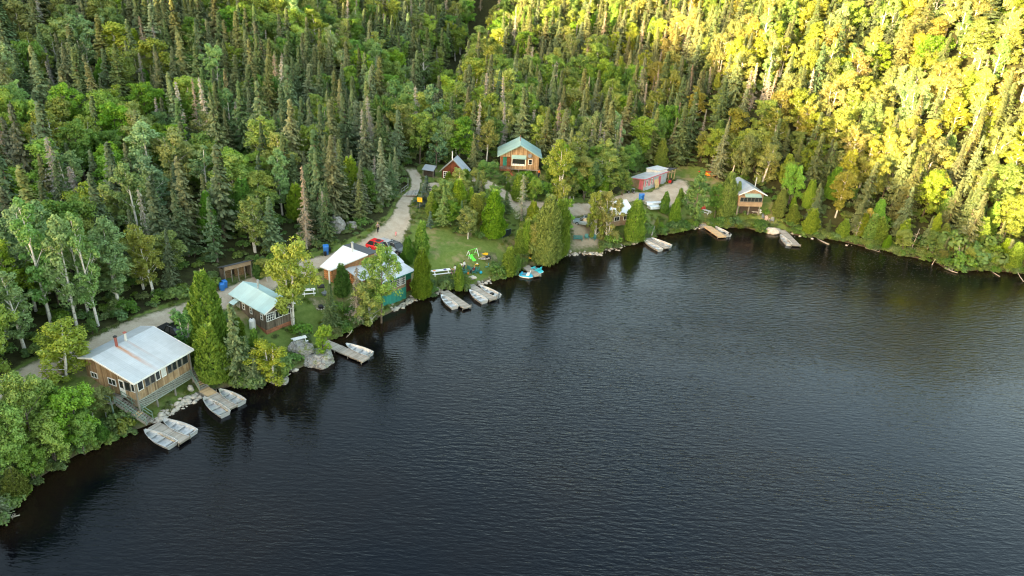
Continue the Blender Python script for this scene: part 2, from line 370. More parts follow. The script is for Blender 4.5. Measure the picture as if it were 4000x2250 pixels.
class Tubes:
    def __init__(s): s.V = []; s.Q = []; s.T = []; s.n = 0
    def add(s, P, R, n=5):
        V, Q, T = tube_np(P, R, n)
        s.V.append(V); s.Q.append(np.array(Q)+s.n); s.T.append(np.array(T)+s.n); s.n += len(V)
    def mesh(s, name, mat): return mesh_np(name, np.concatenate(s.V), [np.concatenate(s.Q), np.concatenate(s.T)], [mat], smooth=True)
# ---------------------------------------------------------------- tree kinds (each returns trunk mesh, crown mesh, height, radius)
def make_spruce(seed, H=13.0, R=2.1, mat='spruce', dens=1.0, bare=False, low=0.08, card=1.0):
    r = np.random.default_rng(seed); T = Tubes(); Lf = Leaves()
    zz = np.linspace(0, H, 7); wob = np.cumsum(r.normal(0, 0.04, (7, 2)), 0)
    P = np.column_stack([wob, zz]); T.add(P, np.linspace(0.16+H*0.006, 0.02, 7), 6)
    nw = int(H*3.3*dens)
    for i in range(nw):
        f = (i+r.random())/nw; z = H*(low+(0.985-low)*f)
        rr = R*(1-f)**1.05*(0.80+0.5*r.random())*1.15*(1 if f < .75 else .8)+0.04
        if f < 0.15: rr *= 0.62+2.5*f
        cx = np.interp(z, zz, wob[:, 0]); cy = np.interp(z, zz, wob[:, 1])
        nb = int((5 if not bare else 4)+3*r.random())
        for k in range(nb):
            az = r.random()*6.283; L = rr*(0.65+0.5*r.random())
            if bare and r.random() < 0.25: L *= 0.5
            dr = np.array([math.cos(az), math.sin(az)])
            droop = 0.28+0.25*r.random() if f < 0.8 else -0.3
            stp = max(2, int(L/0.30)); t = (np.arange(stp)+0.6)/stp
            C = np.column_stack([cx+dr[0]*L*t, cy+dr[1]*L*t, z-droop*L*t+0.22*L*t*t])
            if bare:
                T.add(np.array([C[0], C[-1]]), [0.03, 0.008], 3)
            for sd in (-1, 1):
                n = len(C); ang = az+sd*(0.75+0.3*r.random(n))
                ln = (0.30*(1.15-0.6*t)+0.08)*(0.8+0.5*r.random(n))*card
                A = np.column_stack([np.cos(ang)*ln*0.6, np.sin(ang)*ln*0.6, -0.30*ln-0.05*r.random(n)])
                wd = (0.17 if not bare else 0.05)*(0.7+0.7*r.random(n))*card
                B = np.column_stack([-np.sin(ang)*wd, np.cos(ang)*wd, r.normal(0, 0.05, n)-wd*0.5])
                CC = C+A*0.7+r.normal(0, 0.04, (n, 3))
                if bare:
                    kq = r.random(n) < 0.75; CC, A, B = CC[kq], A[kq], B[kq]
                if len(CC): Lf.add(CC, A, B)
    n = 10; a = r.random(n)*6.28; A = np.column_stack([np.cos(a)*.05, np.sin(a)*.05, np.full(n, .18)])
    Lf.add(np.column_stack([wob[-1, 0]+r.normal(0, .04, n), wob[-1, 1]+r.normal(0, .04, n), H-r.random(n)*0.7]), A, np.column_stack([-np.sin(a)*.05, np.cos(a)*.05, np.zeros(n)]))
    V, F = Lf.quads()
    return T.mesh('trunk', M['deadwood' if bare else 'bark']), mesh_np('crown', V, F, [M[mat]]), H, R
def make_cedar(seed, H=9.0, R=1.7, mat='cedar', dens=1.0):
    r = np.random.default_rng(seed); T = Tubes(); Lf = Leaves()
    T.add(np.column_stack([np.zeros(5), np.zeros(5), np.linspace(-.2, H*0.92, 5)]), np.linspace(0.2, 0.02, 5), 6)
    nb = 34; ba = r.random(nb)*6.28; bz = r.random(nb)
    n = int(4300*dens*(H*R/15.3))
    f = 1-np.sqrt(1-r.random(n)*0.985); f = np.where(f < 0.02, r.random(n)*0.2, f)
    az = r.random(n)*6.283
    prof = np.interp(f, [0, 0.06, 0.22, 0.5, 0.8, 1.0], [0.62, 0.86, 1.0, 0.78, 0.38, 0.03])
    bump = np.zeros(n)
    for a0, z0 in zip(ba, bz):
        d = np.abs((az-a0+math.pi) % (2*math.pi)-math.pi)
        bump = np.maximum(bump, np.exp(-(d/0.42)**2-((f-z0)/0.065)**2))
    rr = R*prof*(0.78+0.32*bump)*(1-0.22*r.random(n)**2)
    C = np.column_stack([np.cos(az)*rr, np.sin(az)*rr, 0.35+f*(H-0.35)+bump*0.15])
    s = 0.21*(0.7+0.6*r.random(n))
    A = np.column_stack([np.cos(az)*s*0.45, np.sin(az)*s*0.45, s*0.95])+r.normal(0, 0.05, (n, 3))
    t = az+math.pi/2+r.normal(0, 0.6, n)
    B = np.column_stack([np.cos(t)*s*0.55, np.sin(t)*s*0.55, r.normal(0, 0.04, n)])
    Lf.add(C, A, B); V, F = Lf.quads()
    return T.mesh('trunk', M['bark']), mesh_np('crown', V, F, [M[mat]]), H, R
def make_broad(seed, H=11.0, R=2.8, mat='birch', bark='birchbark', base=0.28, stems=1, lean=0.0, up=0.75, nclump=95, per=95, card=0.13, cr=0.72, tube=True, pointy=0.3):
    """leafy tree: leaning stems, forked limbs, leaf clumps hung on the limb ends"""
    r = np.random.default_rng(seed); T = Tubes(); Lf = Leaves(); ends = []
    for s in range(stems):
        a0 = r.random()*6.28; ln = lean+0.10*(stems > 1)+r.random()*0.05
        k = 8; t = np.linspace(0, 1, k); bend = r.normal(0, 0.25, (k, 2)).cumsum(0)*0.25
        top = H*(0.93 if s == 0 else 0.75+0.2*r.random())
        P = np.column_stack([math.cos(a0)*ln*top*t+bend[:, 0]*t+0.15*math.cos(a0)*(stems > 1), math.sin(a0)*ln*top*t+bend[:, 1]*t+0.15*math.sin(a0)*(stems > 1), top*t])
        P[0, 2] = -0.2
        r0 = 0.08+H*0.010; T.add(P, r0*(1-0.88*t), 6)
        nl = int((20 if stems == 1 else 11))
        for i in range(nl):
            f = base+(0.97-base)*((i+r.random())/nl)**1.1
            p0 = np.array([np.interp(f, t, P[:, j]) for j in range(3)])
            az = r.random()*6.283; g = (f-base)/(1-base)
            prof = np.interp(g, [0, 0.25, 0.6, 1.0], [0.72, 1.0, 0.85, 0.35*(1-pointy)+0.1])
            L = R*prof*(0.7+0.45*r.random())
            dirv = unit(np.array([math.cos(az), math.sin(az), up*(0.6+0.7*r.random())]))
            Q = np.array([p0+dirv*L*q+np.array([0, 0, 0.12*L*q*q])+r.normal(0, 0.05, 3)*q for q in (0, .35, .7, 1.0)])
            T.add(Q, r0*0.42*(1-0.7*f)*np.array([1, .7, .45, .15])+0.008, 4)
            ends += [Q[3], Q[2]+r.normal(0, .25*cr, 3), Q[1]+r.normal(0, .3*cr, 3)]
            for b in range(2):
                q = 0.4+0.4*r.random(); p1 = p0+dirv*L*q; d2 = unit(dirv+r.normal(0, 0.55, 3)); L2 = L*0.5
                T.add(np.array([p1, p1+d2*L2*.5, p1+d2*L2]), [0.02, 0.013, 0.005], 3); ends.append(p1+d2*L2)
        ends.append(P[-1]+np.array([0, 0, 0.1]))
    ends = np.array(ends)
    if len(ends) > nclump: ends = ends[r.permutation(len(ends))[:nclump]]
    for e in ends:
        n = int(per*(0.5+r.random())); c = cr*(0.6+0.6*r.random())
        d = unit(r.normal(0, 1, (n, 3))); rad_ = c*(0.45+0.6*r.random(n))[:, None]
        C = e+d*rad_*np.array([1, 1, 0.72]); s = card*(0.65+0.7*r.random(n))[:, None]
        nrm = unit(d+np.array([0, 0, 0.7])+r.normal(0, 0.5, (n, 3)))
        A = unit(np.cross(nrm, r.normal(0, 1, (n, 3))))*s; B = np.cross(nrm, A)*0.8
        Lf.add(C, A, B)
    V, F = Lf.quads()
    zt = V[:, 2].max(); k = H/zt
    V[:, 2] *= k
    return T.mesh('trunk', M[bark]), mesh_np('crown', V, F, [M[mat]]), H, R
def make_bare_broad(seed, H=5.0, bark='deadwood', R=2.2):
    r = np.random.default_rng(seed); T = Tubes()
    T.add([(0, 0, -.2), (.1, 0, H*.4), (0, .1, H)], [0.12, .08, .02], 6)
    for i in range(26):
        f = 0.15+0.8*r.random(); p = np.array([0.05, 0.03, H*f]); az = r.random()*6.28; L = R*(1.1-f)*(0.5+r.random())
        d = np.array([math.cos(az), math.sin(az), 0.35]); q = p+d*L
        T.add([p, p+d*L*.5+[0, 0, .05], q], [.035, .02, .008], 3)
        for b in range(2):
            e = unit(d+r.normal(0, .6, 3)); T.add([p+d*L*.6, p+d*L*.6+e*L*.4], [.015, .005], 3)
    return T.mesh('trunk', M[bark])
def make_bush(seed, H=1.6, R=1.2, mat='bush', n=520, card=0.13):
    r = np.random.default_rng(seed); Lf = Leaves()
    nc = 9
    for i in range(nc):
        a = r.random()*6.28; q = R*0.62*math.sqrt(r.random()); z = H*(0.35+0.4*r.random()*(1-q/R)); c0 = np.array([math.cos(a)*q, math.sin(a)*q, z])
        m_ = n//nc; d = unit(r.normal(0, 1, (m_, 3))); d[:, 2] = np.abs(d[:, 2])*1.0-0.25
        C = c0+d*np.array([R*.42, R*.42, H*.38])*(0.6+0.5*r.random(m_))[:, None]
        s = card*(0.65+0.8*r.random(m_))[:, None]; nrm = unit(d+[0, 0, .6]+r.normal(0, .5, (m_, 3)))
        A = unit(np.cross(nrm, r.normal(0, 1, (m_, 3))))*s; B = np.cross(nrm, A)*.8
        Lf.add(C, A, B)
    T = Tubes()
    for i in range(5):
        a = r.random()*6.28; T.add([(0, 0, -.1), (math.cos(a)*R*.25, math.sin(a)*R*.25, H*.4), (math.cos(a)*R*.5, math.sin(a)*R*.5, H*.75)], [.03, .02, .008], 4)
    V, F = Lf.quads(); return T.mesh('trunk', M['bark']), mesh_np('crown', V, F, [M[mat]]), H, R
KIT = {}
KIT['spruce'] = [make_spruce(100+i, H, R, dens=1.0) for i, (H, R) in enumerate([(14, 2.1), (12, 1.9), (15, 2.5), (10.5, 1.8), (13, 2.6), (16, 2.0), (11, 2.3)])]
KIT['blue'] = [make_spruce(140+i, H, R, 'spruce_b', 1.1, low=.03) for i, (H, R) in enumerate([(8, 2.2), (5, 1.5)])]
KIT['bare'] = [make_spruce(160+i, H, R, 'bare', 1.0, bare=True) for i, (H, R) in enumerate([(12, 1.5), (9, 1.2), (13, 2.0)])]
KIT['cedar'] = [make_cedar(200+i, H, R) for i, (H, R) in enumerate([(9, 1.7), (7, 1.25), (10, 2.1), (8, 2.0)])]
KIT['birch'] = [make_broad(300+i, H, R, 'birch', 'birchbark', b, st) for i, (H, R, b, st) in enumerate([(11, 2.5, .28, 1), (9, 2.6, .22, 2), (12, 2.9, .25, 3), (10, 2.2, .22, 1), (9, 2.9, .06, 2)])]
KIT['maple'] = [make_broad(400+i, H, R, 'maple', 'bark', b, st, up=.55, nclump=105, per=105, cr=.8, card=.13) for i, (H, R, b, st) in enumerate([(10, 3.0, .22, 1), (8.5, 3.1, .2, 2), (12, 3.6, .28, 1)])]
KIT['aspen'] = [make_broad(500+i, H, R, 'aspen', 'birchbark', b, st, up=1.25, nclump=150, per=66, cr=.56, card=.125, pointy=.9) for i, (H, R, b, st) in enumerate([(14, 2.6, .16, 1), (12, 2.3, .14, 1), (10, 2.4, .14, 2)])]
KIT['pine'] = [make_broad(600+i, H, R, 'pine', 'bark', .12, 1, up=.25, nclump=110, per=60, cr=.55, card=.16, pointy=1.0) for i, (H, R) in enumerate([(12, 3.2), (9, 2.3)])]
KIT['bush'] = [make_bush(700+i, H, R) for i, (H, R) in enumerate([(1.6, 1.2), (1.2, 1.1), (2.2, 1.5)])]
KINDNAME = {'spruce': ('spruce_tree', 'spruce tree'), 'blue': ('blue_spruce_tree', 'blue spruce'), 'bare': ('dead_spruce_tree', 'dead spruce'), 'cedar': ('cedar_tree', 'cedar tree'),
 'birch': ('birch_tree', 'birch tree'), 'maple': ('maple_tree', 'maple tree'), 'aspen': ('aspen_tree', 'aspen tree'), 'pine': ('pine_tree', 'pine tree'), 'bush': ('leafy_bush', 'bush')}
def place_tree(kind, var, loc, h, rad_, rz, label, group=None, tint=None, lean=(0, 0)):
    tr, cr, H, R = KIT[kind][var % len(KIT[kind])]
    nm, cat = KINDNAME[kind]
    e = empty(nm, loc, rz, label, cat, group); e.rotation_euler = (lean[0], lean[1], rz)
    e.scale = (rad_/R, rad_/R, h/H)
    a = linko('trunk', tr, e); b = linko('crown', cr, e)
    if tint: b.color = (*tint, 1)
    return e
# ---------------------------------------------------------------- ground, water
def poly_world(px): return np.array([G(u, v)[:2] for u, v in px])
def in_poly(x, y, poly):
    x = np.asarray(x); y = np.asarray(y); ins = np.zeros(x.shape, bool)
    for i in range(len(poly)):
        ax, ay = poly[i]; bx, by = poly[(i+1) % len(poly)]
        if ay == by: continue
        ins ^= ((ay > y) != (by > y)) & (x < (bx-ax)*(y-ay)/(by-ay)+ax)
    return ins
VILL_PX = [(-120,1650),(-120,1530),(0,1475),(110,1400),(345,1318),(480,1250),(600,1205),(780,1140),(870,1080),(1000,1050),(1060,1020),(1215,985),(1300,960),(1385,925),(1450,890),(1500,850),(1540,800),(1560,755),
 (1600,725),(1605,690),(1640,640),(1700,640),(1780,655),(1900,675),(1940,655),(2110,660),(2180,700),(2250,770),(2330,780),(2420,755),(2450,690),(2500,670),(2600,655),(2700,650),(2760,655),(2800,700),(2880,730),(2890,790),(3000,760),(3030,830),(3070,880),(3110,925)]
VILL = poly_world(VILL_PX[2:-1])
VILL = np.vstack([[(-75,45),(-60,35)], VILL, [bp(3110,935,0)[:2]], [(60,60)]])
def axis(segs):
    out = []
    for a, b, s in segs: out += list(np.arange(a, b, s))
    return np.array(out+[segs[-1][1]])
gx = axis([(-1600,-700,60),(-700,-300,20),(-300,-120,6),(-120,-70,2),(-70,75,0.8),(75,150,2),(150,300,6),(300,700,20),(700,1600,60)])
gy = axis([(-1600,-700,60),(-700,-200,20),(-200,20,8),(20,55,1.5),(55,165,0.8),(165,250,2.5),(250,480,6),(480,800,20),(800,2400,80)])
XX, YY = np.meshgrid(gx, gy); ZZ = height(XX, YY)
nx, ny = len(gx), len(gy); ii = np.arange(nx*ny).reshape(ny, nx)
F = np.stack([ii[:-1, :-1], ii[:-1, 1:], ii[1:, 1:], ii[1:, :-1]], -1).reshape(-1, 4)
me = mesh_np('ground', np.column_stack([XX.ravel(), YY.ravel(), ZZ.ravel()]), F, [], smooth=True)
lawn = in_poly(XX.ravel(), YY.ravel(), VILL).astype(np.float32)
# soften the lawn edge
Lg = lawn.reshape(ny, nx); K = Lg.copy()
for _ in range(2): K[1:-1, 1:-1] = (K[1:-1, 1:-1]*2+K[:-2, 1:-1]+K[2:, 1:-1]+K[1:-1, :-2]+K[1:-1, 2:])/6
at = me.attributes.new('lawn', 'FLOAT', 'POINT'); at.data.foreach_set('value', K.ravel().astype(np.float32))
at = me.attributes.new('bank', 'FLOAT', 'POINT'); at.data.foreach_set('value', shore_dist(XX, YY).ravel().astype(np.float32))
m, nt, b = newmat('ground_cover')
tc = N_(nt, 'ShaderNodeTexCoord'); a1 = N_(nt, 'ShaderNodeAttribute', attribute_name='lawn'); a2 = N_(nt, 'ShaderNodeAttribute', attribute_name='bank')
P_ = tc.outputs['Object']
n1 = noise_(nt, 0.12, P_, 5, .6); n2 = noise_(nt, 1.3, P_, 5, .7); n3 = noise_(nt, 0.33, P_, 4, .6)
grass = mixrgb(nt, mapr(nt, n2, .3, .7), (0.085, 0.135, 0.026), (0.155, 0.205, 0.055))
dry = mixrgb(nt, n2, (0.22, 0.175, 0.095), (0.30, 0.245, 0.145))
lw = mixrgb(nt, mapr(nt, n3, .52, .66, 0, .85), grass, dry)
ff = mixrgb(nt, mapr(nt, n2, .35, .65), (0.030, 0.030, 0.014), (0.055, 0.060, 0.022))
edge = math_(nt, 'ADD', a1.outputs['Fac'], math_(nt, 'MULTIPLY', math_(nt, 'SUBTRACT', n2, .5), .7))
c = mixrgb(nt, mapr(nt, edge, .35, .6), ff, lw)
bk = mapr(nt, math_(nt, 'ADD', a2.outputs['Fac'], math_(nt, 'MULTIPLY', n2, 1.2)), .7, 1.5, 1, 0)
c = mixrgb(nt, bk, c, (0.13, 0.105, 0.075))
L_(nt, c, b.inputs['Base Color']); b.inputs['Roughness'].default_value = 0.95; b.inputs['Specular IOR Level'].default_value = .1
bm = N_(nt, 'ShaderNodeBump'); bm.inputs['Strength'].default_value = .6; bm.inputs['Distance'].default_value = .12
L_(nt, noise_(nt, 4, P_, 5, .7), bm.inputs['Height']); L_(nt, bm.outputs[0], b.inputs['Normal'])
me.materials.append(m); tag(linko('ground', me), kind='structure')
# water: dark tannin lake with wind ripples
m, nt, b = newmat('lake_water')
tc = N_(nt, 'ShaderNodeTexCoord'); P_ = tc.outputs['Object']
def wv(scale, ax, ay, rot, det, dis=0.0):
    mp = N_(nt, 'ShaderNodeMapping'); L_(nt, P_, mp.inputs[0]); mp.inputs['Rotation'].default_value = (0, 0, rot); mp.inputs['Scale'].default_value = (ax, ay, 1)
    n = nt.nodes.new('ShaderNodeTexNoise'); n.inputs['Scale'].default_value = scale; n.inputs['Detail'].default_value = det
    n.inputs['Roughness'].default_value = .5; n.inputs['Distortion'].default_value = dis; L_(nt, mp.outputs[0], n.inputs['Vector']); return n.outputs[0]
wa = wv(1.5, 0.42, 1.7, rad(-12), 3, .35); wb = wv(2.7, .6, 1.5, rad(-38), 2, .2); wc = wv(6, 1, 1.3, rad(15), 2)
hsum = math_(nt, 'ADD', math_(nt, 'MULTIPLY', wa, 1.0), math_(nt, 'ADD', math_(nt, 'MULTIPLY', wb, .40), math_(nt, 'MULTIPLY', wc, .12)))
lan = mapr(nt, wv(.022, 1, 2.6, rad(-20), 4), .36, .62, .40, 1.0)      # wind lanes
off = N_(nt, 'ShaderNodeAttribute', attribute_name='offshore'); lee = mapr(nt, off.outputs['Fac'], 0, 26, .30, 1.0)   # calmer under the bank
cal = math_(nt, 'MULTIPLY', lan, lee)
shd = N_(nt, 'ShaderNodeBump'); L_(nt, hsum, shd.inputs['Height']); shd.inputs['Distance'].default_value = .10; L_(nt, cal, shd.inputs['Strength'])
L_(nt, shd.outputs[0], b.inputs['Normal'])
b.inputs['Specular Tint'].default_value = (.92, .98, 1.12, 1); b.inputs['Roughness'].default_value = .06; b.inputs['IOR'].default_value = 1.255
bn = mapr(nt, wv(.05, 1, 1, 0, 3), .4, .7)
shal = mapr(nt, math_(nt, 'ADD', off.outputs['Fac'], math_(nt, 'MULTIPLY', bn, 5.0)), 1.0, 6, .6, 0)      # tea coloured shallows over a brown bed
L_(nt, mixrgb(nt, shal, mixrgb(nt, bn, (0.0010, 0.0018, 0.0036), (0.0045, 0.0034, 0.0030)), (0.022, 0.0125, 0.0045)), b.inputs['Base Color'])
WM = m
wx = axis([(-1500,-160,67),(-160,180,3),(180,1500,66)]); wy = axis([(-2500,-40,82),(-40,190,3),(190,400,30)]); WX, WY = np.meshgrid(wx, wy); ii = np.arange(WX.size).reshape(WX.shape)
me = mesh_np('lake_water', np.column_stack([WX.ravel(), WY.ravel(), 0*WX.ravel()]), np.stack([ii[:-1, :-1], ii[:-1, 1:], ii[1:, 1:], ii[1:, :-1]], -1).reshape(-1, 4), [m])
at = me.attributes.new('offshore', 'FLOAT', 'POINT'); at.data.foreach_set('value', (-shore_dist(WX, WY)).ravel().astype(np.float32))
tag(linko('lake_water', me), kind='structure')
# ---------------------------------------------------------------- roads
def gravelmat(name, c1, c2, ruts=True):
    m, nt, b = newmat(name); tc = N_(nt, 'ShaderNodeTexCoord'); P_ = tc.outputs['Object']
    n1 = noise_(nt, .5, P_, 5, .65); n2 = noise_(nt, 7, P_, 4, .7)
    c = mixrgb(nt, mapr(nt, n1, .35, .65), c1, c2)
    at = N_(nt, 'ShaderNodeAttribute', attribute_name='across')
    e = math_(nt, 'ADD', at.outputs['Fac'], math_(nt, 'MULTIPLY', math_(nt, 'SUBTRACT', noise_(nt, 1.6, P_, 5, .7), .5), .9))
    c = mixrgb(nt, mapr(nt, e, .80, 1.08), c, (0.11, 0.13, 0.05))
    L_(nt, mixrgb(nt, 1, c, mapr(nt, n2, .3, .7, .85, 1.1), 'MULTIPLY'), b.inputs['Base Color']); b.inputs['Roughness'].default_value = .95
    b.inputs['Specular IOR Level'].default_value = .1
    return m
M['gravel'] = gravelmat('gravel', (0.37, 0.31, 0.235), (0.49, 0.425, 0.34)); M['dirt'] = gravelmat('packed_dirt', (0.25, 0.20, 0.14), (0.36, 0.30, 0.22))
ROADS = []
def strip(name, A, B, mat, dz=.06, n=12, step=.9):
    """ribbon between two ground lines (picture points), laid on the ground"""
    def rs(L):
        P = np.array([G(u, v)[:2] for u, v in L]); d = np.r_[0, np.cumsum(np.linalg.norm(np.diff(P, axis=0), axis=1))]; return P, d
    PA, da = rs(A); PB, db = rs(B); k = max(4, int(max(da[-1], db[-1])/step))
    ta = np.linspace(0, da[-1], k); tb = np.linspace(0, db[-1], k)
    def sm(x): 
        for _ in range(2): x[1:-1] = (x[:-2]+2*x[1:-1]+x[2:])/4
        return x
    a = np.column_stack([sm(np.interp(ta, da, PA[:, j])) for j in (0, 1)]); b = np.column_stack([sm(np.interp(tb, db, PB[:, j])) for j in (0, 1)])
    w = np.linspace(-.12, 1.12, n); X = a[:, None]*(1-w)[None, :, None]+b[:, None]*w[None, :, None]
    Z = height(X[..., 0], X[..., 1])+dz-0.10*(np.abs(w-.5)*2 > 1.1)[None]
    V = np.concatenate([X, Z[..., None]], -1).reshape(-1, 3); ii = np.arange(k*n).reshape(k, n)
    F = np.stack([ii[:-1, :-1], ii[:-1, 1:], ii[1:, 1:], ii[1:, :-1]], -1).reshape(-1, 4)
    me = mesh_np(name, V, F, [M[mat]], smooth=True)
    at = me.attributes.new('across', 'FLOAT', 'POINT')
    al = np.abs(w-.5)*2; e = np.minimum(np.arange(k), np.arange(k)[::-1])/2.0
    val = np.maximum(al[None].repeat(k, 0), (1.15-.35*np.minimum(e, 3))[:, None].repeat(n, 1)*(e[:, None] < 3)); at.data.foreach_set('value', val.ravel().astype(np.float32))
    if np.cross(b[k//2]-a[k//2], a[k//2+1]-a[k//2]) > 0: me.flip_normals()
    tag(linko(name, me), kind='structure'); ROADS.append(np.vstack([a, b[::-1]])); return me
strip('gravel_road', [(-130,1545),(0,1490),(110,1425),(345,1330),(480,1262),(600,1222),(740,1180),(860,1135),(1000,1075),(1150,1030),(1222,1008),(1293,990),(1387,958),(1450,915),(1510,870),(1536,840),(1550,790),(1585,755),(1606,737),(1607,700),(1598,680),(1580,655)],
 [(-130,1640),(0,1575),(120,1515),(400,1405),(560,1345),(700,1280),(800,1235),(960,1185),(1100,1115),(1186,1080),(1246,1054),(1330,1040),(1440,1010),(1562,970),(1588,910),(1612,855),(1597,831),(1602,792),(1624,765),(1644,732),(1650,700),(1640,680),(1620,655)], 'gravel')
strip('gravel_track', [(1640,715),(1740,712),(1840,690),(1900,700),(1960,735),(2020,778),(2100,790),(2234,793),(2290,797),(2400,770),(2450,752),(2540,752),(2600,722),(2650,698),(2690,708)],
 [(1640,745),(1740,745),(1850,742),(1915,740),(1980,790),(2010,830),(2080,850),(2190,850),(2300,842),(2420,795),(2470,790),(2560,790),(2620,815),(2680,780),(2705,745)], 'gravel', .075)
strip('dirt_yard', [(2215,845),(2240,910),(2228,985)], [(2335,860),(2335,920),(2345,978)], 'dirt', .05)
strip('dirt_patch', [(1200,1165),(1225,1190),(1240,1215)], [(1262,1162),(1268,1185),(1272,1205)], 'dirt', .05, 8)
strip('dirt_patch', [(1870,985),(1890,1010),(1905,1030)], [(1935,988),(1940,1005),(1945,1022)], 'dirt', .05, 8)
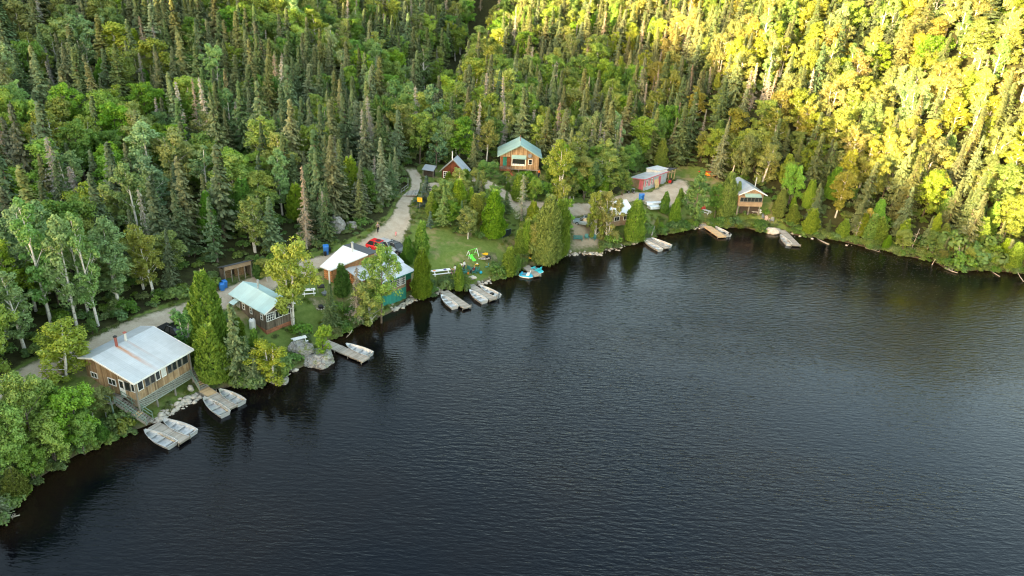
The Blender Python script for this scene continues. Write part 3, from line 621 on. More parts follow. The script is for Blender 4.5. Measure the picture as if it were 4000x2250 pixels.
# ---------------------------------------------------------------- trees one can pick out
HEROES = [
# kind, variant, base (u,v), tip v, half width px, tint, label
('aspen',0,(200,1265),753,84,(1.1,1.22,1.0),'tall pale aspen with a white leaning trunk, second of the roadside row from the left'),
('aspen',1,(300,1275),826,74,(1.1,1.22,1.0),'pale aspen with straight white trunk, third of the roadside row from the left'),
('aspen',0,(384,1272),815,70,(1.1,1.2,1.0),'pale aspen at the right end of the roadside row of white trunks'),
('aspen',1,(27,1323),985,90,(1.1,1.15,1.15),'aspen with forked white trunk at the very left edge beside the road'),
('aspen',0,(140,1215),800,75,(1.2,1.2,1.2),'pale aspen behind and between the first two roadside white trunks'),
('aspen',1,(345,1225),842,66,(1.15,1.15,1.15),'pale aspen behind the gap between the third and the last roadside trunks'),
('aspen',2,(75,1180),845,80,(1.1,1.1,1.1),'shorter aspen behind the leftmost roadside aspens'),
('aspen',2,(-20,1200),900,80,(1.1,1.1,1.1),'aspen cut by the left edge, behind the roadside row'),
('birch',1,(560,1130),879,48,(1.05,1,.8),'slender yellow-green birch with a bent white stem left of the clump of three stems'),
('birch',2,(606,1157),869,62,(1.05,1,.8),'birch clump of three white stems above the dirt road'),
('birch',3,(671,1082),893,55,(.7,.8,.75),'birch leaning right, pale bare lower stem, behind the roadside bushes'),
('birch',0,(454,960),719,62,None,'bright birch standing alone among dark spruces, uphill of the roadside birches'),
('maple',0,(120,900),645,95,(1.2,1.1,.8),'round yellow-green maple at the left edge above the aspens'),
('bare',2,(250,850),531,62,None,'big grey dead spruce, left one of the pair on the lower left slope'),
('bare',2,(325,880),646,60,(.95,.95,1),'big grey dead spruce, right one of the pair on the lower left slope'),
('cedar',0,(821,951),722,42,(.8,1,.9),'narrow green cedar rising from the dark spruces above the woodshed'),
('bare',0,(872,865),690,30,(1.15,1.1,1),'pale dead spruce with drooping twigs beside the narrow green cedar'),
('aspen',1,(627,880),596,70,(.85,.95,1.1),'silvery leafed open poplar with forked grey trunk on the left slope'),
('birch',1,(826,720),559,68,(1,1.1,.8),'bright round birch among spruces in the middle of the left slope'),
('cedar',2,(840,1400),1012,82,(.95,1.02,1),'tallest yellow-green cedar between the front cabin and the turquoise roofed cabin'),
('cedar',3,(837,1492),1240,76,(1.05,1.07,1),'broad yellow-green cedar at the water beside the right stairs of the front cabin'),
('spruce',1,(940,1480),1182,58,(1.15,1.15,1),'brownish spruce between the broad waterside cedar and the turquoise roofed cabin'),
('cedar',1,(1005,1440),1262,28,(.9,1.15,1),'narrow fresh green cedar in front of the white water tank'),
('birch',4,(1062,1495),1335,78,(1.15,1.1,.8),'low spreading yellow-green birch hanging over the water near the picnic rock'),
('spruce',0,(1000,1508),1400,40,(.9,1.1,1),'small dark spruce at the waterline left of the spreading birch'),
('birch',1,(1143,1271),925,88,None,'big birch with several white stems over the turquoise roof'),
('birch',3,(1044,1100),1004,36,(1.3,1.1,.7),'small yellow birch between the woodshed and the turquoise roof'),
('cedar',1,(1012,1092),983,22,(.7,.9,.9),'thin dark cedar right of the woodshed'),
('bush',2,(1175,1312),1258,50,(.8,1.1,.8),'dark green bush at the foot of the big birch'),
('maple',1,(1262,1398),1268,30,(1.2,1.3,.7),'vivid green sapling at the shore end of the long narrow dock'),
('aspen',2,(735,1375),1208,48,(.8,.95,.9),'light leafy young tree beside the black truck'),
('birch',4,(255,1480),1268,110,(1.12,1,.6),'yellow-green leafed tree left of the front cabin'),
('maple',2,(150,1810),1470,105,(1.25,1.4,.85),'large bright green maple at the bottom left shore, behind the lower ones'),
('maple',1,(290,1745),1525,85,(1.35,1.45,.85),'bright green maple right of the largest shore maple'),
('maple',0,(40,1860),1560,90,(1.1,1.25,.9),'green maple half cut by the left edge above the lake'),
('maple',1,(215,1820),1640,70,(1.35,1.35,.8),'low yellow-green maple overhanging the lake at bottom left'),
('maple',0,(330,1775),1620,60,(1.2,1.35,.85),'small maple overhanging the lake left of the rounded cedar'),
('cedar',3,(400,1722),1630,30,(.8,1.1,1),'small rounded cedar left of the foot of the left stairs'),
('cedar',2,(72,1945),1815,50,(1.2,1.15,.8),'short yellow-green cedar lowest on the bottom left shore'),
('maple',1,(140,1885),1740,55,(.8,.95,.8),'dark low maple between the lowest cedar and the overhanging maples'),
('spruce',1,(5,2040),1870,45,(.8,.9,.9),'dark spruce at the left edge just above the dead branches in the water'),
('bush',0,(490,1685),1625,40,(1.4,1.05,.8),'reddish brown bush beside the foot of the left stairs'),
('cedar',1,(1338,1162),1012,34,(.7,.85,.9),'dark narrow cedar close against the orange wall of the white roofed house'),
('bare',1,(1392,1262),1046,38,(1.1,1,.85),'grey-brown half bare spruce in front of the white roofed house'),
('spruce',1,(1298,1290),1105,40,(.9,.95,.9),'dark green spruce at the shore right of the fire pit'),
('maple',2,(1490,1262),960,72,(1.1,1.15,.75),'tall leafy tree covering the grey roof beside the boathouse'),
('bush',2,(1400,1275),1215,34,None,'bush between the half bare spruce and the water'),
('birch',4,(1455,1262),1085,66,(1.05,1.1,.8),'low bright birch over the water left of the boathouse'),
('cedar',2,(1647,1168),944,44,(1.05,1.1,.9),'largest bullet shaped cedar right of the boathouse, at the water'),
('cedar',0,(1644,1010),845,33,(.85,1,.9),'tall cedar behind the bullet shaped one, beside the road'),
('cedar',3,(1592,1035),911,29,(.75,.9,.9),'shorter dark cedar between the parked cars and the bullet shaped cedar'),
('cedar',1,(1793,1138),1018,22,(1.05,1.15,.8),'small pointed cedar beside the lawn chairs between two docks'),
('bush',1,(1743,1135),1090,30,(.8,.95,1),'grey-green bush left of the small pointed cedar'),
('bush',0,(1822,1138),1105,17,(.8,.9,1),'grey-green bush right of the small pointed cedar'),
('cedar',1,(1986,1082),947,31,(1.1,1.15,.8),'yellow-green cedar at the right end of the play lawn'),
('bush',2,(1943,1090),1025,33,(.8,.9,.95),'dark rounded bush at the waterline right of the play lawn'),
('cedar',1,(2019,1055),983,15,(.9,1,.8),'thin cedar left of the yellow kayaks'),
('cedar',2,(2132,1035),728,68,(1.3,1.25,1.1),'huge yellow-green cedar, left one of the shore pair by the dirt beach'),
('cedar',2,(2183,1005),752,48,(1.15,1.15,1),'huge yellow-green cedar, right one of the shore pair by the dirt beach'),
('birch',3,(2085,1016),868,40,(1.2,1.05,.8),'birch with a long white trunk at the left side of the huge cedars'),
('cedar',0,(2032,1000),877,30,(.9,1,.9),'mid green cedar beside the dark screen at the lawn edge'),
('blue',0,(1660,805),685,42,None,'blue-green spruce at the road bend just above the yellow sign'),
('cedar',2,(1787,842),682,44,(1,1.1,.9),'rounded cedar between the road bend and the A-frame cabin'),
('spruce',1,(1732,885),729,35,(1.3,1.4,1.1),'fresh green spruce in front of the rounded cedar near the road bend'),
('blue',1,(1680,888),823,18,None,'small blue spruce at the lawn corner below the yellow sign'),
('birch',1,(1828,932),812,42,(1,1,.75),'small yellow-green birch at the top of the play lawn'),
('cedar',2,(1925,932),718,52,(.85,1.1,.9),'large dark green cedar at the top right of the play lawn'),
('cedar',1,(1838,842),716,20,(1,1,.9),'thin cedar between the small birch and the gravel track'),
('birch',3,(1877,850),745,26,(1.1,1.05,.8),'slender birch with a white trunk beside the large dark green cedar'),
('cedar',1,(1815,740),649,28,(.9,1.1,.9),'cedar standing in front of the A-frame roof'),
('cedar',2,(1778,742),668,24,(1,1.15,.9),'leafy cedar hiding the lower wall of the A-frame cabin'),
('cedar',3,(1752,722),664,19,(1.1,1.15,.9),'small cedar in front of the A-frame window'),
('pine',0,(1692,560),323,64,None,'large soft blue-green pine standing out above the A-frame cabin'),
('pine',1,(1705,660),514,38,(.9,1.05,1),'smaller pine directly behind the small grey roofed shelter'),
('birch',3,(1782,615),465,32,None,'birch with white trunk left of the A-frame chimney'),
('birch',0,(1900,632),460,40,(1.1,1,.8),'yellowish birch between the A-frame and the gable cabin'),
('birch',1,(1976,560),399,38,None,'birch with forked white stems behind the gable cabin'),
('bare',2,(1896,475),283,32,(1.1,1.1,1.05),'large pale dead spruce uphill of the gable cabin'),
('bare',1,(1866,600),395,22,(1.1,1.1,1),'thin pale dead spruce beside the yellowish birch'),
('maple',1,(1888,692),624,28,(.75,.95,.85),'young leafy tree left of the gable cabin, nearer the A-frame'),
('maple',1,(1917,700),630,26,(.7,.9,.85),'young leafy tree touching the porch of the gable cabin'),
('cedar',3,(2022,788),668,33,(.95,1.1,.85),'bright shrubby cedar in front of the gable cabin steps'),
('bare',1,(2036,860),676,32,(.7,.85,.6),'sparse greenish spruce standing in front of the gable cabin'),
('spruce',1,(1978,835),745,26,(.8,1,1),'dark spruce by the gravel track left of the sparse one'),
('maple',1,(2085,795),690,30,(.85,.95,.85),'dark leafy tree below the right corner of the gable cabin'),
('cedar',3,(2052,1000),842,30,(1.1,1.1,.85),'cedar at the track behind the dark screen'),
('birch',4,(2180,785),542,66,(1.15,1.12,.8),'big bright birch hiding the right side of the gable cabin'),
('birch',0,(2262,705),562,34,(1.1,1.1,.8),'bright birch right of the big one by the gable cabin'),
('birch',4,(2195,820),700,32,(1.15,1.05,.7),'yellow birch in front of the big bright one'),
('aspen',0,(2397,645),430,44,None,'pale open aspen rising behind the hidden cabin'),
('maple',0,(2452,690),560,36,(1.05,1.15,.8),'bright maple left of the pink trimmed shed'),
('birch',4,(2345,745),590,64,(.8,.9,.85),'wide darker birch behind the hidden white roof'),
('maple',1,(2430,765),665,34,(.75,.85,.8),'dark bush-like maple beside the quad bike'),
('maple',1,(2280,780),650,36,(.8,.95,.85),'leafy tree between the gravel track and the hidden cabin'),
('birch',4,(2326,932),742,36,(1.2,1.1,.85),'bright birch left of the hidden cabin, beside the silver car'),
('birch',4,(2372,945),742,58,(1.2,1.12,.85),'big bright birch in front of the hidden cabin'),
('cedar',2,(2470,943),757,48,(1.1,1.1,.95),'yellow-green cedar hiding the right gable of the hidden cabin'),
('bush',2,(2395,952),905,40,(.9,1.2,.9),'green bush on the bank under the big bright birch'),
('cedar',3,(2592,835),738,22,(.75,.9,.9),'dark leaning cedar beside the upturned boats'),
('cedar',1,(2628,885),756,23,(1,1.15,.85),'bright narrow cedar in front of the dark leaning one'),
('cedar',1,(2652,805),726,18,(.85,.95,.85),'cedar behind the pair near the upturned boats'),
('cedar',1,(2560,905),843,10,(1.2,1.1,.8),'tiny yellow-green cedar on the bank below the upturned boats'),
('pine',1,(2708,872),655,42,(1.2,1.25,.85),'light green pine between the gravel yard and the red chairs'),
('maple',0,(2790,852),720,34,(.6,.7,.75),'dark leafy tree right of the red chairs'),
('cedar',2,(2826,850),647,40,(.95,.98,.95),'tall olive cedar left of the grey roofed shore cabin'),
('cedar',0,(2868,848),690,17,(1,1.02,.95),'narrow olive cedar touching the grey roof of the shore cabin'),
('cedar',0,(3036,852),722,28,(1,1.05,.85),'cedar just right of the grey roofed shore cabin'),
('maple',1,(3080,800),640,40,(.9,1.2,.75),'bright maple up the slope right of the shore cabin'),
('bush',0,(2500,735),712,20,(.7,1,.8),'bush against the wall of the pink trimmed shed'),
('bush',2,(2860,885),840,38,(.8,1,.9),'bush on the bank below the tall olive cedar'),
('bush',1,(2905,842),805,20,(.8,1,.9),'bush under the left side of the shore cabin'),
('bush',0,(2990,842),812,16,(.9,1.05,.9),'bush under the right corner of the shore cabin'),
('cedar',3,(1425,1215),1120,30,(.9,1.05,.9),'squat cedar between the half bare spruce and the boathouse'),
('bush',2,(2965,905),860,34,(.8,.9,.95),'grey-green bush on the bank below the shore cabin'),
]
hero_xy = []
# ground kept free for buildings, cars and furniture: (x, y, radius)
PADS = [(-38.2, 91.3, 3.6), (-37.5, 68, 6.5), (-33, 84, 5.2), (-21, 96, 8), (0, 146, 6.5), (-13.5, 137, 4), (29, 150, 7), (48, 144, 6), (17, 128, 6)]
for kd, vr, b0, tv, hw, tint, lab in HEROES:
    P = G(*b0); dz = proj(P)[2]
    lo_, hi = 0.3, 30.0
    for _ in range(30):
        mid = (lo_+hi)/2
        if proj(P+[0, 0, mid])[1] > tv: lo_ = mid
        else: hi = mid
    rm = hw*dz/FPX
    place_tree(kd, vr, (P[0], P[1], P[2]-.05), lo_, rm, RNG.random()*6.28, lab, None, tint, (RNG.normal(0, .015), RNG.normal(0, .015)))
    hero_xy.append((P[0], P[1], rm))
HX = np.array(hero_xy)
# ---------------------------------------------------------------- the forest
def grid_pts():
    pts = []; y = 20.0
    while y < 460:
        sp = 3.1+max(0, (math.hypot(0, y)-120))*0.003
        x = -0.82*y-75
        while x < 0.80*y+95:
            pts.append((x+RNG.uniform(-.5, .5)*sp, y+RNG.uniform(-.5, .5)*sp, sp)); x += sp
        y += sp*.92
    return np.array(pts)
PT = grid_pts(); X, Y, SPC = PT.T; Zg = height(X, Y); SD = shore_dist(X, Y)
U, V, DZ = proj(np.column_stack([X, Y, Zg])); U2, V2, _ = proj(np.column_stack([X, Y, Zg+14]))
ok = (SD > .9) & (DZ > 20) & (U > -1500) & (U < 5600) & (V2 < 2300) & (V > -70) & ~in_poly(X, Y, VILL)
d2 = ((X[:, None]-HX[None, :, 0])**2+(Y[:, None]-HX[None, :, 1])**2); ok &= (np.sqrt(d2)-HX[None, :, 2]*.55 > 1.1).all(1)
for R_ in ROADS: 
    for dx, dy in ((0, 0), (1.5, 0), (-1.5, 0), (0, 1.5), (0, -1.5)): ok &= ~in_poly(X+dx, Y+dy, R_)
for (px_, py_, pr_) in PADS: ok &= np.hypot(X-px_, Y-py_) > pr_+1.2
ok &= ~(np.hypot(X+40.2, Y-88) < 4.5)
rd_ = np.full(len(X), 1e9)
for (ax, ay), (bx, by) in zip(RAV[:-1], RAV[1:]):
    dx, dy = bx-ax, by-ay; t_ = np.clip(((X-ax)*dx+(Y-ay)*dy)/(dx*dx+dy*dy), 0, 1); rd_ = np.minimum(rd_, np.hypot(X-ax-t_*dx, Y-ay-t_*dy))
ok &= ~((rd_ < 3.0) & (Y > 165))
CLR = poly_world([(1310,870),(1330,940),(1480,905),(1560,800),(1500,800),(1400,840)]); 
X, Y, Zg, SD, U, V, DZ = [a[ok] for a in (X, Y, Zg, SD, U, V, DZ)]
n = len(X)
c1 = vnoise(X, Y, 22, 5); c2 = vnoise(X, Y, 14, 9); rr = RNG.random(n)
kinds = []
for i in range(n):
    u, v, c, e, q, sd = U[i], V[i], c1[i], c2[i], rr[i], SD[i]
    edge_r = (u-2500)-(v)*0.55   # >0: the broadleaf slope on the right
    if u < 470 and v > 1080: p = dict(aspen=.45, maple=.3, birch=.25)
    elif u > 3060 and sd < 14: p = dict(cedar=.32, spruce=.40, bare=.04, maple=.14, birch=.10)
    elif u > 3000 and sd < 30: p = dict(cedar=.12, spruce=.50, bare=.04, maple=.12, birch=.22)
    elif edge_r > 250: p = dict(birch=.42, aspen=.12, maple=.14, spruce=.28, bare=.04) if c > .35 else dict(birch=.26, maple=.16, spruce=.48, bare=.06, aspen=.04)
    elif u > 1750: p = dict(spruce=.52, bare=.14, birch=.13, maple=.14, cedar=.07) if c < .6 else dict(spruce=.22, bare=.06, birch=.34, maple=.28, cedar=.10)
    else: p = dict(spruce=.71, bare=.09, birch=.07, maple=.07, cedar=.04, aspen=.02) if c < .66 else dict(spruce=.25, bare=.04, birch=.25, maple=.33, cedar=.05, aspen=.08)
    if in_poly(X[i:i+1], Y[i:i+1], VILL)[0]: p = dict(bush=1)
    t = 0
    for kd, w_ in p.items():
        t += w_
        if q < t: break
    kinds.append(kd)
kinds = np.array(kinds)
HR = dict(spruce=(7, 15, .175), bare=(7, 13.5, .12), cedar=(5, 9.5, .23), birch=(7, 12, .27), maple=(6, 11, .29), aspen=(9, 14, .22), bush=(1.2, 2.6, .62))
hh = np.zeros(n); rw = np.zeros(n)
for i in range(n):
    a, b, k = HR[kinds[i]]; h = a+(b-a)*RNG.random()**1.1
    if U[i] > 3060 and SD[i] < 4: h *= .72
    if SD[i] < 2.5: h *= .6
    hh[i] = h; rw[i] = h*k*(.85+.35*RNG.random())
THICK = [ # picture outline on the ground, spacing, height range, kinds
 ([(1655,790),(1740,785),(1900,770),(1960,850),(1940,925),(1830,905),(1700,890),(1640,860)], 2.6, (3.5, 6.5), ('cedar', 'spruce', 'birch', 'maple')),
 ([(1850,690),(1940,715),(2100,710),(2180,780),(2100,785),(2020,770),(1930,728)], 2.2, (1.6, 3.2), ('maple', 'bush', 'birch', 'cedar')),
 ([(2130,690),(2420,690),(2400,757),(2290,788),(2190,786),(2140,740)], 2.7, (5, 9), ('birch', 'maple', 'cedar')),
 ([(2040,860),(2215,852),(2205,975),(2060,1005),(2030,940)], 2.5, (3.5, 6.5), ('cedar', 'birch', 'maple')),
 ([(2450,930),(2600,895),(2640,850),(2740,880),(2680,900),(2560,925)], 1.7, (1.2, 2.4), ('bush', 'bush', 'maple')),
 ([(2785,745),(2870,735),(2870,840),(2775,850)], 2.6, (5, 8), ('maple', 'cedar', 'birch')),
 ([(775,1390),(880,1270),(990,1400),(1070,1480),(860,1505)], 2.3, (3, 6.5), ('cedar', 'maple', 'spruce')),
 ([(-60,1650),(180,1560),(400,1570),(470,1650),(300,1760),(150,1860),(0,1990)], 2.2, (3, 5.0), ('maple', 'maple', 'birch')),
 ([(1290,1190),(1400,1175),(1560,1195),(1480,1255),(1300,1300)], 2.0, (1.8, 4.5), ('maple', 'cedar', 'birch', 'bush')),
 ([(3000,800),(3110,790),(3110,905),(3060,890)], 2.2, (3, 5.5), ('cedar', 'maple', 'spruce')),
 ([(645,1310),(750,1260),(800,1330),(740,1400)], 2.2, (2.5, 4), ('aspen', 'maple')),
 ([(1000,1120),(1060,1100),(1100,1110),(1040,1150)], 1.8, (1.5, 3), ('maple', 'bush', 'birch')),
 ([(600,1440),(740,1400),(760,1470),(640,1560),(580,1600)], 1.3, (.8, 1.4), ('bush',)),
 ([(1130,1290),(1240,1280),(1240,1330),(1150,1350)], 1.6, (1.0, 1.8), ('bush', 'bush', 'maple')),
 ([(1650,860),(1780,895),(1950,950),(1950,970),(1780,915),(1650,880)], 1.5, (.8, 1.5), ('bush',)),
 ([(3105,918),(3260,930),(3400,962),(3500,985),(3640,1012),(3770,1052),(3990,1062),(3990,1000),(3700,960),(3400,900),(3110,880)], 2.3, (2.5, 6.5), ('cedar', 'maple', 'bush', 'spruce', 'cedar')),
 ([(130,1385),(345,1290),(560,1195),(850,1100),(850,1125),(560,1225),(345,1322),(140,1415)], 1.7, (1.0, 2.4), ('bush', 'bush', 'maple')),
 ([(2750,860),(3000,880),(3010,900),(2800,885)], 1.5, (1.0, 2.2), ('bush', 'maple')),
]
ex = []
for px, sp, (h0, h1), ks in THICK:
    pw = poly_world(px); a0, b0 = pw.min(0); a1, b1 = pw.max(0)
    for xx in np.arange(a0, a1, sp):
        for yy in np.arange(b0, b1, sp):
            q = (xx+RNG.uniform(-.45, .45)*sp, yy+RNG.uniform(-.45, .45)*sp)
            if not in_poly(np.array([q[0]]), np.array([q[1]]), pw)[0] or any(in_poly(np.array([q[0]]), np.array([q[1]]), R_)[0] for R_ in ROADS): continue
            if (np.hypot(HX[:, 0]-q[0], HX[:, 1]-q[1]) < HX[:, 2]*.5).any() or any(math.hypot(q[0]-c[0], q[1]-c[1]) < c[2] for c in PADS): continue
            k_ = ks[int(RNG.integers(len(ks)))]; h = h0+(h1-h0)*RNG.random()
            ex.append((q[0], q[1], k_, h, h*HR[k_][2]*RNG.uniform(1.0, 1.35)))
eX = np.array([e[0] for e in ex]); eY = np.array([e[1] for e in ex]); eZ = height(eX, eY); eU, eV, eD = proj(np.column_stack([eX, eY, eZ]))
thick_n = len(ex)
# thin out broadleaf neighbours: drop a tree whose crown is swallowed by a wider one
key = (X//4).astype(int)*100000+(Y//4).astype(int); ordr = np.argsort(-rw); keep = np.ones(n, bool); cell = {}
for i in ordr:
    cx_, cy_ = int(X[i]//4), int(Y[i]//4); bad = False
    for a in (-1, 0, 1):
        for b in (-1, 0, 1):
            for j in cell.get((cx_+a, cy_+b), ()):
                if math.hypot(X[i]-X[j], Y[i]-Y[j]) < (rw[i]+rw[j])*.50: bad = True; break
    if bad: keep[i] = False
    else: cell.setdefault((cx_, cy_), []).append(i)
X, Y, Zg, SD, U, V, DZ, kinds, hh, rw = [a[keep] for a in (X, Y, Zg, SD, U, V, DZ, kinds, hh, rw)]
X = np.r_[X, eX]; Y = np.r_[Y, eY]; Zg = np.r_[Zg, eZ]; SD = np.r_[SD, shore_dist(eX, eY)]; U = np.r_[U, eU]; V = np.r_[V, eV]; DZ = np.r_[DZ, eD]
kinds = np.r_[kinds, [e[2] for e in ex]]; hh = np.r_[hh, [e[3] for e in ex]]; rw = np.r_[rw, [e[4] for e in ex]]
n = len(X)
# how much of each tree the photograph can show: coarse depth buffer
W_, H_ = 500, 281; buf = np.full((H_, W_), np.inf); own = np.full((H_, W_), -1, int)
for i in np.argsort(DZ):
    b0 = proj((X[i], Y[i], Zg[i])); t0 = proj((X[i], Y[i], Zg[i]+hh[i])); s = 1/8.0
    y0, y1 = t0[1]*s, b0[1]*s; xc0, xc1 = t0[0]*s, b0[0]*s; hw = rw[i]*FPX/DZ[i]*s
    for yy in range(max(0, int(y0)), min(H_, int(y1)+1)):
        f = (yy-y0)/max(y1-y0, .1); wd = hw*(min(1, .12+f*1.05) if kinds[i] in ('spruce', 'bare') else min(1, .45+f*1.6, 2.0-f*1.5))
        xc = xc0+(xc1-xc0)*f; a, b = max(0, int(xc-wd+.5)), min(W_, int(xc+wd+.5))
        if b > a:
            row = own[yy, a:b]; own[yy, a:b] = np.where(row < 0, i, row)
vis = np.bincount(own[own >= 0], minlength=n); ys, xs = np.nonzero(own >= 0)
cu = np.bincount(own[own >= 0], weights=xs, minlength=n)/np.maximum(vis, 1)/W_*100; cv_ = np.bincount(own[own >= 0], weights=ys, minlength=n)/np.maximum(vis, 1)/H_*100
LOOK = {'spruce': ['dark green spruce', 'grey-green spruce', 'brownish green spruce', 'slim dark spruce'], 'bare': ['grey dead spruce', 'brown dead spruce', 'bare silvery spruce'],
 'cedar': ['rounded green cedar', 'yellow-green cedar'], 'birch': ['leafy birch', 'yellow-green birch', 'open birch'], 'maple': ['round green maple', 'dense dark maple', 'bright maple'], 'aspen': ['pale aspen'], 'bush': ['green bush', 'grey-green bush']}
TINT = {'spruce': [(.8, .95, .9), (1.15, 1.15, 1.25), (1.2, 1.08, .95), (.8, .85, .85)], 'bare': [(1, 1, 1.02), (.95, .78, .65), (1.2, 1.2, 1.15)], 'cedar': [(.8, 1, .9), (1.15, 1.1, .8)],
 'birch': [(.95, 1, .9), (1.08, 1.08, .78), (.9, .92, .9)], 'maple': [(.9, 1.05, .8), (.65, .8, .75), (1.1, 1.2, .7)], 'aspen': [(1, 1, 1)], 'bush': [(.9, 1.1, .8), (.85, .95, 1)]}
CAP = dict(bush=150, spruce=290, bare=170, cedar=120, birch=240, maple=200, aspen=80)
used = set(); stuffT = {k: [] for k in LOOK}
zone = lambda u, v: ('left slope' if u < 38 else 'middle slope' if u < 66 else 'right slope')
tiny_me = {}
for kd in LOOK:
    idx = np.nonzero(kinds == kd)[0]; idx = idx[np.argsort(-vis[idx])]
    nsel = 0
    for i in idx:
        if vis[i] >= 5 and nsel < CAP[kd]:
            nsel += 1
            kv = int(RNG.integers(len(LOOK[kd]))); lk = LOOK[kd][kv]; tn = TINT[kd][kv]
            hw_ = 'tall ' if hh[i] > HR[kd][0]*.35+HR[kd][1]*.65 else 'short ' if hh[i] < HR[kd][0]*.75+HR[kd][1]*.25 else ''
            lab = f'{hw_}{lk}, {zone(cu[i], 0)}, {cu[i]:.1f}% across, {cv_[i]:.1f}% down the photo'
            while lab in used: cu[i] += .1; lab = f'{hw_}{lk}, {zone(cu[i], 0)}, {cu[i]:.1f}% across, {cv_[i]:.1f}% down the photo'
            used.add(lab)
            j = 1+.1*RNG.normal()
            if kd in ('birch', 'aspen', 'maple') and U[i]-2300 > V[i]*.55: tn = (1.06+.10*kv, 1.0, .95)  # warm low sun put into the leaf colour of the right slope
            ln = (RNG.normal(0, .03), RNG.normal(0, .03))
            if SD[i] < 3 and U[i] > 3000: ln = (RNG.normal(.05, .05), RNG.normal(0, .05))
            place_tree(kd, int(RNG.integers(99)), (X[i], Y[i], Zg[i]-.1), hh[i], rw[i], RNG.random()*6.28, lab, f'{KINDNAME[kd][1]}s of the {zone(cu[i], 0)} forest', tuple(c*j for c in tn), ln)
        else: stuffT[kd].append(i)
# ---- the rest of each kind as one mass
SRC = bpy.data.collections.new('unlinked_sources')
def scatter(name, pts, rot, scl, var, srcs, kind='stuff'):
    """one object: instances of the source meshes at points"""
    me = bpy.data.meshes.new(name); me.vertices.add(len(pts)); me.vertices.foreach_set('co', np.asarray(pts, np.float32).ravel())
    a = me.attributes.new('rot', 'FLOAT_VECTOR', 'POINT'); a.data.foreach_set('vector', np.asarray(rot, np.float32).ravel())
    a = me.attributes.new('scl', 'FLOAT_VECTOR', 'POINT'); a.data.foreach_set('vector', np.asarray(scl, np.float32).ravel())
    a = me.attributes.new('var', 'INT', 'POINT'); a.data.foreach_set('value', np.asarray(var, np.int32))
    ng = bpy.data.node_groups.new(name, 'GeometryNodeTree')
    ng.interface.new_socket('Geometry', in_out='INPUT', socket_type='NodeSocketGeometry'); ng.interface.new_socket('Geometry', in_out='OUTPUT', socket_type='NodeSocketGeometry')
    gi = ng.nodes.new('NodeGroupInput'); go = ng.nodes.new('NodeGroupOutput'); jn = ng.nodes.new('GeometryNodeJoinGeometry')
    def na(nm, ty):
        q = ng.nodes.new('GeometryNodeInputNamedAttribute'); q.data_type = ty; q.inputs['Name'].default_value = nm; return q.outputs[0]
    r_, s_, v_ = na('rot', 'FLOAT_VECTOR'), na('scl', 'FLOAT_VECTOR'), na('var', 'INT')
    er = ng.nodes.new('FunctionNodeEulerToRotation'); ng.links.new(r_, er.inputs[0])
    for k, s in enumerate(srcs):
        oi = ng.nodes.new('GeometryNodeObjectInfo'); oi.inputs['Object'].default_value = s; oi.inputs['As Instance'].default_value = True
        cp = ng.nodes.new('FunctionNodeCompare'); cp.data_type = 'INT'; cp.operation = 'EQUAL'; ng.links.new(v_, cp.inputs[2]); cp.inputs[3].default_value = k
        ip = ng.nodes.new('GeometryNodeInstanceOnPoints'); ng.links.new(gi.outputs[0], ip.inputs['Points']); ng.links.new(cp.outputs[0], ip.inputs['Selection'])
        ng.links.new(oi.outputs['Geometry'], ip.inputs['Instance']); ng.links.new(er.outputs[0], ip.inputs['Rotation']); ng.links.new(s_, ip.inputs['Scale'])
        ng.links.new(ip.outputs[0], jn.inputs[0])
    ng.links.new(jn.outputs[0], go.inputs[0])
    o = linko(name, me); md = o.modifiers.new('scatter', 'NODES'); md.node_group = ng; tag(o, kind=kind); return o
def joined(name, tr, cr):
    bmv = []; 
    me = bpy.data.meshes.new(name)
    import bmesh
    bm = bmesh.new(); bm.from_mesh(tr); nf = len(bm.faces); bm.from_mesh(cr); bm.faces.ensure_lookup_table()
    for f in bm.faces[nf:]: f.material_index = 1
    bm.to_mesh(me); bm.free(); me.materials.append(tr.materials[0]); me.materials.append(cr.materials[0])
    return bpy.data.objects.new(name, me)
SRCS = {k: [joined('source_'+k, t[0], t[1]) for t in KIT[k]] for k in ('spruce', 'bare', 'cedar', 'birch', 'maple', 'aspen', 'bush')}
for kd, L in stuffT.items():
    if not L: continue
    L = np.array(L); vr = RNG.integers(len(SRCS[kd]), size=len(L))
    Hk = np.array([t[2] for t in KIT[kd]])[vr]; Rk = np.array([t[3] for t in KIT[kd]])[vr]
    scatter({'spruce': 'spruce_forest', 'bare': 'dead_spruce_stand', 'cedar': 'cedar_forest', 'birch': 'birch_forest', 'maple': 'maple_forest', 'aspen': 'aspen_forest', 'bush': 'bush_thicket'}[kd],
            np.column_stack([X[L], Y[L], Zg[L]-.1]), np.column_stack([RNG.normal(0, .03, len(L)), RNG.normal(0, .03, len(L)), RNG.random(len(L))*6.28]),
            np.column_stack([rw[L]/Rk, rw[L]/Rk, hh[L]/Hk]), vr, SRCS[kd])
print('TREES', n, {k: (int((kinds == k).sum()), len(stuffT[k])) for k in LOOK})
